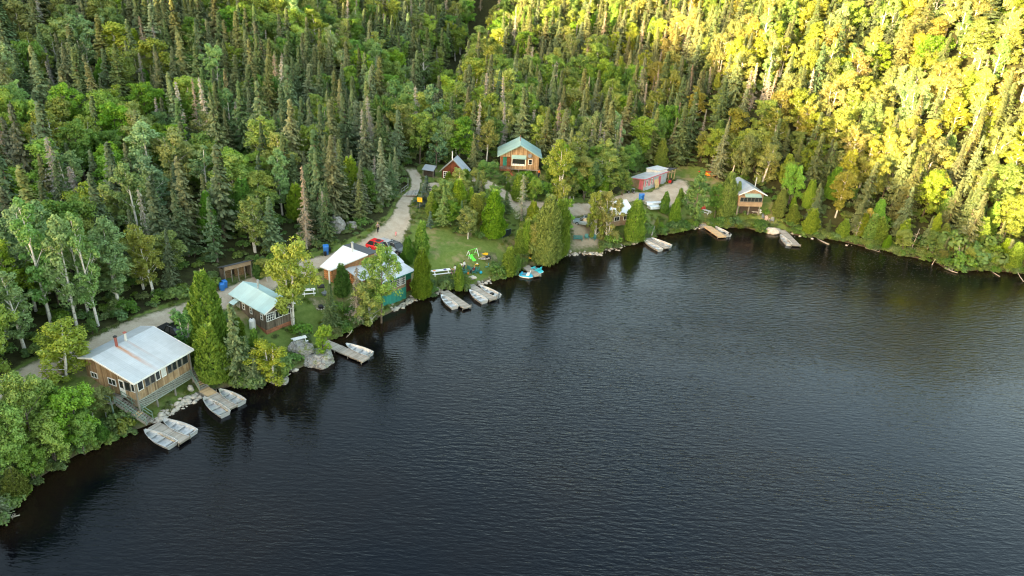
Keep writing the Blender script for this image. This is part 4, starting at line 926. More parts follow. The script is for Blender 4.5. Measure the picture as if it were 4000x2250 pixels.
# ---- undergrowth: shrubs and saplings nobody could count
k = 9000; x = RNG.uniform(-140, 190, k*3); y = RNG.uniform(35, 240, k*3); sd = shore_dist(x, y); z = height(x, y)
u, v, dz = proj(np.column_stack([x, y, z])); vill = in_poly(x, y, VILL)
near_edge = np.zeros(len(x), bool)
for dx, dy in ((3, 0), (-3, 0), (0, 3), (0, -3)): near_edge |= in_poly(x+dx, y+dy, VILL) != vill
onroad = np.zeros(len(x), bool)
for R_ in ROADS:
    for dx, dy in ((0, 0), (1.2, 0), (-1.2, 0), (0, 1.2), (0, -1.2)): onroad |= in_poly(x+dx, y+dy, R_)
bank = (sd > .1) & (sd < 2.2)
OPEN = [(575,775),(1150,1300),(1530,1610),(1690,1720),(1835,1925),(2215,2345),(2715,2760),(3010,3085)]
opn = np.zeros(len(x), bool)
for a, b in OPEN: opn |= (u > a) & (u < b)
x2 = RNG.uniform(-75, 190, 60000); y2 = RNG.uniform(40, 175, 60000); s2 = shore_dist(x2, y2); q = (s2 > -.35) & (s2 < 2.2); x2, y2, s2 = x2[q], y2[q], s2[q]
z2 = height(x2, y2); u2, v2, _ = proj(np.column_stack([x2, y2, z2])); op2 = np.zeros(len(x2), bool)
for a, b in OPEN: op2 |= (u2 > a) & (u2 < b)
q = ~op2; x = np.r_[x, x2[q]]; y = np.r_[y, y2[q]]; sd = np.r_[sd, s2[q]]; z = np.r_[z, z2[q]]; u = np.r_[u, u2[q]]; v = np.r_[v, v2[q]]
vill = in_poly(x, y, VILL); m_ = int(q.sum()); near_edge = np.r_[near_edge, np.zeros(m_, bool)]; onroad = np.r_[onroad, np.zeros(m_, bool)]; bank = np.r_[bank, np.ones(m_, bool)]; opn = np.r_[opn, np.zeros(m_, bool)]
for (px_, py_, pr_) in PADS: onroad |= np.hypot(x-px_, y-py_) < pr_*.8
sel = (sd > -.35) & (u > -100) & (u < 4100) & (v > 0) & ~onroad & ((~vill & (RNG.random(len(x)) < .95)) | (near_edge & ~vill) | (bank & ~opn))
x, y, z, sd = x[sel], y[sel], z[sel], sd[sel]; s = RNG.uniform(.45, 1.0, len(x))
scatter('undergrowth', np.column_stack([x, y, np.maximum(z, 0)-.1]), np.column_stack([np.zeros(len(x))]*2+[RNG.random(len(x))*6.28]), np.column_stack([s, s, s*RNG.uniform(.6, 1.1, len(x))]), RNG.integers(3, size=len(x)), SRCS['bush'])
# weeds and long grass along the banks, round the lawn and beside the road
def tuft_mesh():
    r = np.random.default_rng(5); Lf = Leaves(); n = 90; a = r.random(n)*6.28; q = r.random(n)*.55
    C = np.column_stack([np.cos(a)*q, np.sin(a)*q, .12+.1*r.random(n)]); A = np.column_stack([r.normal(0, .05, n), r.normal(0, .05, n), .16+.1*r.random(n)]); t = r.random(n)*6.28
    B = np.column_stack([np.cos(t)*.035, np.sin(t)*.035, np.zeros(n)]); Lf.add(C, A, B); V, F = Lf.quads(); return mesh_np('tuft', V, F, [M['grassblade']])
M['grassblade'] = leafmat('grass_blades', (0.075, 0.120, 0.022), (0.165, 0.215, 0.055), .25)
TU = bpy.data.objects.new('source_tuft', tuft_mesh())
k = 15000; x = RNG.uniform(-80, 75, k); y = RNG.uniform(45, 165, k); sd = shore_dist(x, y); z = height(x, y); onroad = np.zeros(k, bool)
for R_ in ROADS: onroad |= in_poly(x, y, R_)
dens = vnoise(x, y, 4, 21); ne = np.zeros(k, bool)
for R_ in ROADS:
    for dx, dy in ((1, 0), (-1, 0), (0, 1), (0, -1)): ne |= in_poly(x+dx, y+dy, R_)
PLAY = poly_world([(1660,880),(1660,1090),(1740,1130),(1900,1090),(1960,1060),(1960,930),(1800,900),(1700,870)])
sel = (sd > .3) & in_poly(x, y, VILL) & ~onroad & ((dens > .55) | ne | (sd < 2)) & ~in_poly(x, y, PLAY)
x, y, z = x[sel], y[sel], z[sel]; s = RNG.uniform(.5, 1.1, len(x))
scatter('long_grass', np.column_stack([x, y, z-.03]), np.column_stack([np.zeros(len(x))]*2+[RNG.random(len(x))*6.28]), np.column_stack([s]*3), np.zeros(len(x)), [TU])
# ---------------------------------------------------------------- small mesh builder
class MB:
    def __init__(s, z0=0.0): s.V = []; s.F = []; s.z0 = z0
    def poly(s, pts):
        n = len(s.V); s.V += [tuple(p) for p in pts]; s.F.append(tuple(range(n, n+len(pts))))
    def hexa(s, P):
        n = len(s.V); s.V += [tuple(p) for p in P]
        s.F += [tuple(n+i for i in f) for f in ((3,2,1,0),(4,5,6,7),(0,1,5,4),(1,2,6,5),(2,3,7,6),(3,0,4,7))]
    def box(s, x0, x1, y0, y1, z0, z1): s.hexa([(x0,y0,z0),(x1,y0,z0),(x1,y1,z0),(x0,y1,z0),(x0,y0,z1),(x1,y0,z1),(x1,y1,z1),(x0,y1,z1)]); return s
    def slab(s, Q, t):
        """four top corners, thickness t downward"""
        Q = [np.array(q, float) for q in Q]; s.hexa([q-[0, 0, t] for q in Q]+Q); return s
    def prism(s, P, z0, z1):
        n = len(P); m = len(s.V); s.V += [(p[0], p[1], z0) for p in P]+[(p[0], p[1], z1) for p in P]
        s.F.append(tuple(m+i for i in range(n))[::-1]); s.F.append(tuple(m+n+i for i in range(n)))
        for i in range(n): s.F.append((m+i, m+(i+1) % n, m+n+(i+1) % n, m+n+i))
        return s
    def beam(s, p, q, w=.1, h=.1):
        p = np.array(p, float); q = np.array(q, float); d = unit(q-p); up = np.array([0, 0, 1.0]) if abs(d[2]) < .95 else np.array([0, 1.0, 0])
        a = unit(np.cross(d, up))*w/2; b = unit(np.cross(a, d))*h/2
        s.hexa([p-a-b, p+a-b, q+a-b, q-a-b, p-a+b, p+a+b, q+a+b, q-a+b]); return s
    def tube(s, P, R, n=8):
        if not hasattr(R, '__len__'): R = [R]*len(P)
        V, Q, T = tube_np(P, R, n); m = len(s.V); s.V += [tuple(v) for v in V]; s.F += [tuple(i+m for i in f) for f in Q+T]
        s.F.append(tuple(m+i for i in range(n))[::-1]); return s
    def lathe(s, prof, c=(0, 0, 0), n=14):
        m = len(s.V); k = len(prof)
        for r, z in prof:
            for j in range(n): s.V.append((c[0]+r*math.cos(6.2832*j/n), c[1]+r*math.sin(6.2832*j/n), c[2]+z))
        for i in range(k-1):
            for j in range(n): s.F.append((m+i*n+j, m+i*n+(j+1) % n, m+(i+1)*n+(j+1) % n, m+(i+1)*n+j))
        s.F.append(tuple(m+j for j in range(n))[::-1]); s.F.append(tuple(m+(k-1)*n+j for j in range(n))); return s
    def loft(s, secs, cap=True):
        m = len(s.V); n = len(secs[0])
        for c in secs: s.V += [tuple(p) for p in c]
        for i in range(len(secs)-1):
            for j in range(n): s.F.append((m+i*n+j, m+i*n+(j+1) % n, m+(i+1)*n+(j+1) % n, m+(i+1)*n+j))
        if cap: s.F.append(tuple(m+j for j in range(n))[::-1]); s.F.append(tuple(m+(len(secs)-1)*n+j for j in range(n)))
        return s
    def build(s, name, mat, parent=None, bevel=0, smooth=False, label=None):
        me = bpy.data.meshes.new(name); me.from_pydata([(v[0], v[1], v[2]-s.z0) for v in s.V], [], s.F)
        import bmesh
        bm = bmesh.new(); bm.from_mesh(me); bmesh.ops.recalc_face_normals(bm, faces=bm.faces); bm.to_mesh(me); bm.free()
        me.materials.append(M[mat] if isinstance(mat, str) else mat)
        if smooth: me.polygons.foreach_set('use_smooth', [True]*len(me.polygons))
        o = linko(name, me, parent)
        if bevel:
            b = o.modifiers.new('b', 'BEVEL'); b.width = bevel; b.segments = 2; b.limit_method = 'ANGLE'; b.angle_limit = .7
        if label: o['label'] = label
        return o
def copy_tree(o, parent=None):
    c = o.copy(); COL.objects.link(c); c.parent = parent
    for ch in list(o.children): copy_tree(ch, c)
    return c
def put(o, loc, rz, label=None, group=None):
    o.location = loc; o.rotation_euler = (o.rotation_euler[0], o.rotation_euler[1], rz)
    if label: o['label'] = label
    if group: o['group'] = group
    return o
# colours and surfaces
M['siding_warm'] = planks('weathered_siding', [(.10, .065, .04), (.34, .22, .12), (.50, .36, .21), (.36, .31, .25)], .17)
M['siding_grey'] = planks('grey_brown_siding', [(.07, .055, .045), (.19, .15, .11), (.27, .23, .18)], .16)
M['siding_red'] = planks('red_brown_siding', [(.07, .022, .012), (.20, .055, .022), (.12, .05, .03)], .2)
M['siding_blue'] = planks('pale_blue_siding', [(.36, .42, .46), (.48, .54, .57), (.42, .47, .52)], .22, dirt=.3, gap=.25)
M['siding_ply'] = planks('weathered_plywood', [(.20, .15, .09), (.42, .30, .16), (.36, .28, .18)], 1.2, dirt=.7, gap=.2)
M['siding_green'] = planks('green_siding', [(.03, .22, .17), (.05, .30, .24)], .3, dirt=.3, gap=.3)
M['siding_tan'] = planks('tan_boards', [(.28, .20, .13), (.42, .31, .21)], .2, 'H', dirt=.35)
M['shingle_orange'] = shingles('orange_shingles', (.34, .15, .06), (.50, .26, .11)); M['shingle_tan'] = shingles('tan_shingles', (.30, .20, .12), (.44, .31, .20))
M['brick_red'] = shingles('red_brown_skirting', (.30, .11, .06), (.36, .15, .08), .6, .3)
M['deck'] = planks('deck_boards', [(.22, .195, .165), (.36, .33, .29), (.44, .41, .37)], .145, 'X', dirt=.3)
M['deck_new'] = planks('fresh_deck_boards', [(.46, .32, .18), (.60, .44, .27)], .145, 'X', dirt=.2)
M['wood_grey'] = planks('grey_timber', [(.20, .19, .165), (.33, .31, .27)], 3.0, dirt=.35, gap=0)
M['wood_green'] = flat('faded_green_paint', (.17, .25, .20), .7); M['wood_red'] = planks('red_stained_timber', [(.25, .09, .04), (.38, .16, .08)], 3.0, gap=0)
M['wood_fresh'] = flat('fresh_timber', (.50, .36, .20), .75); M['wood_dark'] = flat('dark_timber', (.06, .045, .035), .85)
M['lattice'] = flat('grey_green_lattice', (.34, .38, .34), .8)
M['white'] = flat('white_paint', (.78, .78, .76), .5, var=.08); M['white_dirty'] = flat('dull_white', (.60, .60, .57), .6, var=.2)
M['glass'] = flat('window_glass', (.025, .03, .032), .08, var=.3, spec=.6); M['black'] = flat('black_plastic', (.015, .015, .017), .5)
M['red'] = flat('red_paint', (.55, .02, .015), .3, var=.08); M['coral'] = planks('coral_painted_boards', [(.60, .13, .16), (.68, .19, .22)], .25, dirt=.2, gap=.2)
M['green_paint'] = flat('green_paint', (.02, .17, .11), .6); M['teal_plastic'] = flat('teal_plastic', (.04, .20, .19), .5)
M['blue_bin'] = flat('blue_plastic', (.03, .17, .52), .45, var=.08); M['orange'] = flat('orange_plastic', (.85, .22, .015), .4, var=.08); M['yellow'] = flat('yellow_plastic', (.82, .50, .02), .4, var=.1)
M['lime'] = flat('lime_plastic', (.12, .72, .06), .4, var=.06); M['cyan'] = flat('cyan_plastic', (.02, .40, .62), .35, var=.06); M['aqua'] = flat('aqua_plastic', (.05, .46, .55), .35, var=.06)
M['alu'] = flat('aluminium', (.62, .63, .64), .34, .55, .16, 2.0); M['alu_in'] = flat('aluminium_inside', (.56, .57, .58), .45, .35, .3, 2.2)
M['steel'] = flat('dull_steel', (.36, .36, .37), .5, .5); M['rust'] = flat('rusty_red_pipe', (.30, .09, .07), .7)
M['tyre'] = flat('rubber', (.02, .02, .02), .8); M['grey_plastic'] = flat('grey_plastic', (.16, .19, .22), .6); M['pink'] = flat('faded_pink_plastic', (.55, .42, .38), .6)
M['roof_alu'] = metalroof('roof_h', (.46, .49, .52), stains=((3.05, .34, 5.6, .6, .8), (4.35, .24, 5.7, 2.0, .3)))
M['roof_turq'] = metalroof('roof_turquoise', (.50, .68, .67), axis=1, dark=.07); M['roof_white'] = metalroof('roof_white', (.78, .79, .80), axis=0, dark=.05)
M['roof_grey'] = metalroof('roof_light_grey', (.52, .56, .60), axis=1, dark=.12); M['roof_dark'] = flat('asphalt_roofing', (.075, .08, .09), .9, bump=.3)
M['roof_teal'] = metalroof('roof_teal', (.29, .45, .42), axis=1); M['roof_slate'] = metalroof('roof_blue_grey', (.33, .37, .42), axis=1)
M['roof_stripe'] = metalroof('roof_dull', (.60, .61, .62), axis=0, pitch=.9, dark=.3)
def rockmat():
    m, nt, b = newmat('granite'); tc = N_(nt, 'ShaderNodeTexCoord'); P_ = tc.outputs['Object']; g = N_(nt, 'ShaderNodeNewGeometry'); sp = N_(nt, 'ShaderNodeSeparateXYZ'); L_(nt, g.outputs['Normal'], sp.inputs[0])
    c = mixrgb(nt, mapr(nt, noise_(nt, 1.6, P_, 7, .7), .35, .65), (.17, .165, .16), (.38, .365, .345)); vo = nt.nodes.new('ShaderNodeTexVoronoi'); vo.feature = 'DISTANCE_TO_EDGE'; vo.inputs['Scale'].default_value = .9; L_(nt, P_, vo.inputs['Vector'])
    c = mixrgb(nt, mapr(nt, vo.outputs['Distance'], 0, .05, .7, 0), c, (.06, .055, .05))
    ms = math_(nt, 'MULTIPLY', mapr(nt, noise_(nt, .9, P_, 5, .7), .50, .60), mapr(nt, sp.outputs[2], .35, .8)); c = mixrgb(nt, math_(nt, 'MULTIPLY', ms, .9), c, (.13, .155, .035))
    L_(nt, c, b.inputs['Base Color']); b.inputs['Roughness'].default_value = .9; bm = N_(nt, 'ShaderNodeBump'); bm.inputs['Strength'].default_value = .9; bm.inputs['Distance'].default_value = .15; L_(nt, noise_(nt, 3, P_, 7, .75), bm.inputs['Height']); L_(nt, bm.outputs[0], b.inputs['Normal']); return m
M['rock'] = rockmat(); M['rock_pale'] = flat('pale_stone', (.46, .42, .37), .9, var=.35, scale=2.5, bump=.5)
M['log'] = flat('log_ends', (.34, .22, .12), .9, var=.6, scale=6)
# ---------------------------------------------------------------- houses
def window(par, o, u, w, h, nx=1, ny=1, fm='white', fw=.07, z0=0, label=None, pane='glass'):
    """o = lower left corner on the wall, u = wall direction (unit xy); outward normal = (u.y, -u.x)"""
    o = np.array(o, float); u = np.array([u[0], u[1], 0.0]); n = np.array([u[1], -u[0], 0.0]); z = np.array([0, 0, 1.0])
    def bar(mb, a0, a1, b0, b1, d0, d1):
        c = lambda a, b, d: o+u*a+z*b+n*d
        mb.hexa([c(a0,b0,d0), c(a1,b0,d0), c(a1,b0,d1), c(a0,b0,d1), c(a0,b1,d0), c(a1,b1,d0), c(a1,b1,d1), c(a0,b1,d1)])
    f = MB(z0); bar(f, 0, w, 0, fw, -.02, .07); bar(f, 0, w, h-fw, h, -.02, .07); bar(f, 0, fw, fw, h-fw, -.02, .065); bar(f, w-fw, w, fw, h-fw, -.02, .065)
    for i in range(1, nx): bar(f, w*i/nx-.022, w*i/nx+.022, fw, h-fw, .0, .06)
    for j in range(1, ny): bar(f, fw, w-fw, h*j/ny-.02, h*j/ny+.02, .0, .056)
    fo = f.build('window', fm, par, label=label); p = MB(z0); bar(p, fw, w-fw, fw, h-fw, .004, .03); p.build('pane', pane, fo); return fo
def door(par, o, u, w, h, mat, z0=0, glass=False, label=None):
    o = np.array(o, float); u = np.array([u[0], u[1], 0.0]); n = np.array([u[1], -u[0], 0.0]); z = np.array([0, 0, 1.0])
    def bar(mb, a0, a1, b0, b1, d0, d1):
        c = lambda a, b, d: o+u*a+z*b+n*d
        mb.hexa([c(a0,b0,d0), c(a1,b0,d0), c(a1,b0,d1), c(a0,b0,d1), c(a0,b1,d0), c(a1,b1,d0), c(a1,b1,d1), c(a0,b1,d1)])
    d = MB(z0); bar(d, 0, w, 0, h, -.02, .06); do = d.build('door', mat, par, label=label)
    k = MB(z0); bar(k, w-.14, w-.08, h*.47, h*.51, .06, .11); k.build('handle', 'steel', do)
    if glass: g = MB(z0); bar(g, .12, w-.12, h*.5, h*.93, .06, .068); g.build('pane', 'glass', do)
    return do
def chimney(par, x, y, z0, z1, r, mat, base, capmat='steel'):
    c = MB(base); c.tube([(x, y, z0), (x, y, z1)], r, 10); co = c.build('chimney', mat, par, smooth=False)
    k = MB(base); k.lathe([(r*.9, z1), (r*1.5, z1+.03), (r*1.5, z1+.10), (r*.5, z1+.2)], (x, y, 0), 10); k.build('chimney_cap', capmat, co)
def gable_x(par, base, L, W, ze, zr, yr, zeb, zf, ins, wallm, roofm, t=.1, fascia='white'):
    """ridge along x, front eave y=0; walls inset by ins"""
    i = ins; yR = W*yr; sl = (zr-ze)/yR; sb = (zr-zeb)/(W-yR)
    w = MB(base); zf_ = ze+sl*i-t-.02; zb_ = zeb+sb*i-t-.02; P = [(i, zf), (W-i, zf), (W-i, zb_), (yR, zr-t-.02), (i, zf_)]
    w.loft([[(x, a, b) for a, b in P] for x in (i, L-i)]); w.build('wall', wallm, par)
    r = MB(base); r.slab([(0, 0, ze), (L, 0, ze), (L, yR, zr), (0, yR, zr)], t); r.slab([(0, yR+.002, zr), (L, yR+.002, zr), (L, W, zeb), (0, W, zeb)], t)
    ro = r.build('roof', roofm, par)
    f = MB(base); f.box(-.0, L, -.035, -.003, ze-.2, ze+.012)
    for x0 in (-.035, L+.003):
        f.hexa([(x0, -.035, ze-.2), (x0+.032, -.035, ze-.2), (x0+.032, yR, zr-.2), (x0, yR, zr-.2), (x0, -.035, ze+.012), (x0+.032, -.035, ze+.012), (x0+.032, yR, zr+.012), (x0, yR, zr+.012)])
        f.hexa([(x0, yR+.002, zr-.2), (x0+.032, yR+.002, zr-.2), (x0+.032, W, zeb-.2), (x0, W, zeb-.2), (x0, yR+.002, zr+.012), (x0+.032, yR+.002, zr+.012), (x0+.032, W, zeb+.012), (x0, W, zeb+.012)])
    f.build('fascia', fascia, ro); return ro
def gable_y(par, base, L, W, ze, zr, zf, ins, insf, wallm, roofm, t=.1, fascia='white', wall_back=None):
    """ridge along y (gable faces -y), eaves at x=0 and x=W"""
    i = ins; sl = (zr-ze)/(W/2); zs = ze+sl*i-t-.02; w = MB(base)
    P = [(i, zf), (W-i, zf), (W-i, zs), (W/2, zr-t-.02), (i, zs)]
    w.loft([[(a, y, b) for a, b in P] for y in (insf, L-i)]); w.build('wall', wallm, par)
    r = MB(base); r.slab([(0, 0, ze), (W/2, 0, zr), (W/2, L, zr), (0, L, ze)], t); r.slab([(W/2+.002, 0, zr), (W, 0, ze), (W, L, ze), (W/2+.002, L, zr)], t); ro = r.build('roof', roofm, par)
    f = MB(base)
    for a, b, za, zb in ((0, W/2, ze, zr), (W/2+.002, W, zr, ze)):
        for y0 in (-.035, L+.003): f.hexa([(a, y0, za-.2), (b, y0, zb-.2), (b, y0+.032, zb-.2), (a, y0+.032, za-.2), (a, y0, za+.012), (b, y0, zb+.012), (b, y0+.032, zb+.012), (a, y0+.032, za+.012)])
    f.build('fascia', fascia, ro); return ro
def railing(mb, p, q, h=.95, n=None, w=.06):
    p = np.array(p, float); q = np.array(q, float); L = np.linalg.norm((q-p)[:2]); n = n or max(2, int(L/1.2)+1)
    for k in range(n):
        a = p+(q-p)*k/(n-1); mb.beam(a, a+[0, 0, h], w, w)
    for z in (h, h*.5): mb.beam(p+[0, 0, z], q+[0, 0, z], w, w*.8)
def stairs(p, q, width, n, label, rail='wood_green', tread='wood_grey', both=True, deck=None):
    """p top centre, q bottom centre (world)"""
    p = np.array(p, float); q = np.array(q, float); rz = math.atan2(q[1]-p[1], q[0]-p[0]); run = math.hypot(q[0]-p[0], q[1]-p[1]); dz = q[2]-p[2]
    e = empty('wooden_staircase', (p[0], p[1], q[2]), rz, label, 'staircase', 'staircases down to the docks'); b = q[2]; h = width/2
    s = MB(b)
    for y in (-h, h): s.beam((0, y, p[2]-.12), (run, y, q[2]-.05), .06, .24)
    s.build('stringer', tread, e)
    for k in range(n):
        x = run*(k+.5)/n; z = p[2]+dz*(k+.5)/n; MB(b).box(x-.15, x+.15, -h+.032, h-.032, z-.02, z+.025).build('tread', 'deck_new' if k in (7, 8) else tread, e)
    for y in ((-h-.06, h+.06) if both else (-h-.06,)):
        r = MB(b); railing(r, (0, y, p[2]), (run, y, q[2]), .9, 4); r.build('handrail', rail, e)
    return e
# 1 front cabin
e = empty('lakeside_cabin', (-39.17, 62.06, 1.2), rad(67.9), 'largest front cabin with weathered board walls, grey metal roof and long rust streak', 'cabin'); B_ = 1.2
gable_x(e, B_, 8.14, 8.19, 5.41, 6.81, .72, 6.2, 2.8, .4, 'siding_warm', 'roof_alu')
X_ = (1, 0)
xs = [.62, 1.55, 2.25, 2.95, 3.75, 4.55, 5.25, 5.95, 6.65]; ws = [.72, .64, .64, .62, .62, .62, .62, .62, .85]
for k, (x, w_) in enumerate(zip(xs, ws)): window(e, (x, .4, 3.9), X_, w_, 1.12, 1, 1, 'white' if k in (0, 3, 4) else 'wood_grey', .06, B_, pane='white_dirty' if k == 4 else 'glass')
lu = (0, -1)
window(e, (.4, 1.05, 3.85), lu, .55, 1.05, 1, 1, 'white', .06, B_); window(e, (.4, 2.0, 3.75), lu, .85, 1.15, 1, 1, 'wood_grey', .05, B_); door(e, (.4, 2.85, 2.85), lu, .78, 2.0, 'white', B_, True)
window(e, (.4, 4.5, 3.75), lu, 1.2, .85, 2, 1, 'white', .08, B_); window(e, (.4, 7.1, 3.85), lu, 1.0, .7, 2, 1, 'white', .08, B_)
cp = MB(B_); cp.box(.33, .47, .33, .47, 1.0, 5.3); cp.box(7.67, 7.81, .33, .47, 1.0, 5.3); cp.build('corner_post', 'wood_grey', e)
for x, y in ((2.7, .5), (5.2, .5), (.5, 4), (7.6, 4)): MB(B_).box(x-.08, x+.08, y-.08, y+.08, .6, 2.8).build('stilt', 'wood_grey', e)
la = MB(B_)
for k in range(-4, 30):
    for s_ in (1, -1):
        x0 = .5+k*.26 if s_ > 0 else .5+k*.26+1.1; x1 = x0+1.1*s_; a = max(.5, min(7.6, x0)); c = max(.5, min(7.6, x1))
        if abs(c-a) > .1: la.beam((a, .42+.012*s_, 1.68+1.1*abs(a-x0)/1.1), (c, .42+.012*s_, 1.68+1.1*abs(c-x0)/1.1), .02, .045)
la.box(.5, 7.6, .40, .46, 1.62, 1.68); la.box(.5, 7.6, .40, .46, 2.72, 2.79); la.build('lattice_skirt', 'lattice', e)
bb = MB(B_); bb.box(.5, 7.6, .55, .60, 1.7, 2.8); bb.box(.44, .5, .6, 7.6, 1.9, 2.8); bb.build('underfloor_boards', 'siding_grey', e)
chimney(e, 3.05, 5.75, 6.6, 7.9, .15, 'rust', B_, 'black'); chimney(e, 4.35, 5.85, 6.6, 7.75, .14, 'white_dirty', B_, 'rust')
# its landing
T_ = math.radians(67.9); lw = lambda x, y, z: np.array([-39.17+math.cos(T_)*x-math.sin(T_)*y, 62.06+math.sin(T_)*x+math.cos(T_)*y, z])
l0 = lw(-.45, 2.9, 1.2); ld_ = empty('wooden_landing', tuple(l0), T_, 'grey green wooden landing outside the side door of the largest front cabin', 'landing')
m_ = MB(1.2); m_.box(-.85, .82, -.55, 1.3, 2.66, 2.74); m_.build('deck', 'deck', ld_)
m_ = MB(1.2); railing(m_, (-.82, 1.27, 2.74), (.7, 1.27, 2.74), .9, 2); railing(m_, (-.82, -.5, 2.74), (-.82, 1.27, 2.74), .9, 3); m_.build('railing', 'wood_green', ld_)
for x, y in ((-.8, -.5), (-.8, 1.25), (.7, 1.25)): MB(1.2).box(x-.06, x+.06, y-.06, y+.06, .9, 2.66).build('leg', 'wood_green', ld_)
top = lw(-.45, 2.3, 2.72); bot = bp(586, 1648, .55); stairs(top, bot, 1.0, 13, 'long weathered staircase from the side door landing of the front cabin to the left dock')
stairs(bp(747, 1436, 2.6), bp(797, 1518, .6), 1.0, 11, 'weathered staircase at the right end of the front cabin going down to the second dock')
# 2 turquoise roofed cabin
B_ = 1.5; e = empty('lakeside_cabin', (-31.51, 79.78, B_), rad(52.7), 'small grey board cabin with pale turquoise roof and white framed gable windows', 'cabin')
gable_y(e, B_, 8.27, 4.71, 4.94, 6.05, 2.35, .3, .35, 'siding_grey', 'roof_turq')
sk_ = MB(B_); sk_.box(.27, 4.44, .32, 7.9, 1.2, 2.34); sk_.build('skirting', 'brick_red', e)
window(e, (.45, .35, 3.5), X_, 1.15, 1.15, 4, 3, 'white', .07, B_); window(e, (1.72, .35, 3.5), X_, 1.15, 1.2, 2, 1, 'white', .08, B_); window(e, (3.0, .35, 3.5), X_, 1.1, 1.15, 3, 1, 'white', .07, B_)
for y in (.9, 3.3, 5.0): window(e, (.3, y+.5, 3.6), (0, -1), .55, .95, 1, 2, 'white', .08, B_)
aw = MB(B_); aw.slab([(-.75, 6.0, 4.35), (.3, 6.0, 4.7), (.3, 7.1, 4.7), (-.75, 7.1, 4.35)], .05); aw.build('door_awning', 'roof_turq', e); door(e, (.3, 6.95, 2.5), (0, -1), .8, 1.95, 'white_dirty', B_)
chimney(e, 2.75, 5.3, 5.7, 7.0, .14, 'alu', B_)
# 3 white roofed house above the boathouse
B_ = 3.0; q = bp(1289, 1057, 5.8); e = empty('lakeside_house', (q[0], q[1], B_), 0, 'orange shingled house under a big bright white roof with a grey roofed wing', 'house')
o_ = np.array([q[0], q[1], 0]); W3 = lambda u, v, z: bp(u, v, z)-o_
A, B2, C_, D = W3(1249, 1040, 5.8), W3(1289, 1057, 5.8), W3(1438, 994, 7.1), W3(1340, 958, 7.1)
r = MB(B_); r.slab([A, B2, C_, D], .16); r.build('roof', 'roof_white', e, label='bright white main roof')
nrm = unit((D-A)*[1, 1, 0]); r = MB(B_); Cb, Db = C_+nrm*2.6-[0, 0, .45], D+nrm*2.6-[0, 0, .45]; r.slab([D+nrm*.01, C_+nrm*.01, Cb, Db], .14); r.build('roof', 'roof_dark', e, label='dark back slope of the roof')
def walls_under(par, base, Q, zg, drop, mat, ins=.45, lab=None):
    Q = [np.array(p) for p in Q]; c = sum(Q)/len(Q); I = [p+(unit((c-p)*[1, 1, 0]))*ins*1.3 for p in Q]; mb = MB(base); n = len(I)
    mb.V = [(p[0], p[1], zg) for p in I]+[(p[0], p[1], p[2]-drop) for p in I]; mb.F = [tuple(range(n))[::-1], tuple(range(n, 2*n))]+[(k, (k+1) % n, n+(k+1) % n, n+k) for k in range(n)]
    return mb.build('wall', mat, par, label=lab)
walls_under(e, B_, [A, B2, C_, Cb, Db, D], 2.8, .3, 'shingle_orange')
A2, D2, C2, B3 = W3(1349, 1050, 5.55), W3(1440, 1008, 5.55), W3(1545, 1050, 4.75), W3(1412, 1097, 4.7)
r = MB(B_); r.slab([A2, B3, C2, D2], .12); r.build('roof', 'roof_grey', e, label='light grey roof of the lower wing'); walls_under(e, B_, [A2, B3, C2, D2], 2.0, .25, 'shingle_orange')
R1, R2, R3, R4 = W3(1488, 982, 5.7), W3(1520, 966, 5.8), W3(1579, 1022, 4.9), W3(1540, 1040, 4.9)
r = MB(B_); r.slab([R1, R4, R3, R2], .12); r.build('roof', 'roof_grey', e, label='light grey roof beside the parked cars'); walls_under(e, B_, [R1, R4, R3, R2], 2.6, .2, 'siding_red', .3)
ax_ = W3(1381, 976, 7.05); chimney(e, ax_[0], ax_[1]-.6, 6.2, 8.4, .16, 'alu', B_)
pp = W3(1286, 1076, 4.9); MB(B_).box(pp[0]-.09, pp[0]+.09, pp[1]-.09, pp[1]+.09, 2.8, 5.7).build('porch_post', 'white', e)
v1 = unit((C_-B2)*[1, 1, 0]); dp = B2+v1*.9-unit((D-A)*[1, 1, 0])*.0; door(e, (dp[0]+.08, dp[1]-.32+.35, 2.95), (v1[0], v1[1]), .85, 2.0, 'green_paint', B_); window(e, (dp[0]+v1[0]*1.6, dp[1]+v1[1]*1.6, 3.9), (v1[0], v1[1]), .7, .9, 2, 2, 'white', .07, B_)
# 4 boathouse
K = bp(1586, 1156, .6); a_, b_ = bp(1543, 1085, 4.4), bp(1586, 1068, 4.4); rz = math.atan2((b_-a_)[1], (b_-a_)[0]); B_ = .5
e = empty('boathouse', (K[0], K[1], B_), rz, 'green and shingled boathouse with white many-paned windows standing on the shore rocks', 'boathouse')
MB(B_).box(-4.6, 0, 0, 4.8, .2, 2.2).build('wall', 'siding_green', e, label='green lower wall'); MB(B_).box(-4.6, .0, .02, 4.8, 2.203, 4.3).build('wall', 'shingle_tan', e, label='shingled upper wall')
MB(B_).box(.003, 1.5, .5, 4.5, .9, 2.9).build('wall', 'siding_red', e, label='red brown side room'); MB(B_).box(.003, 1.52, .47, 4.5, 2.903, 4.2).build('wall', 'green_paint', e, label='dark green upper part of the side room')
r = MB(B_); r.slab([(-4.9, -.3, 4.42), (1.75, -.3, 4.42), (1.75, 5.2, 5.3), (-4.9, 5.2, 5.3)], .1); ro = r.build('roof', 'roof_grey', e)
f = MB(B_); f.box(-4.9, 1.75, -.335, -.303, 4.24, 4.43); f.build('fascia', 'green_paint', ro)
window(e, (-2.4, 0.02, 2.75), X_, 1.15, 1.4, 3, 5, 'white', .06, B_); window(e, (-1.2, 0.02, 2.75), X_, 1.1, 1.4, 4, 4, 'white', .06, B_); window(e, (-3.8, 0.02, 2.75), X_, 1.1, 1.4, 3, 4, 'white', .06, B_)
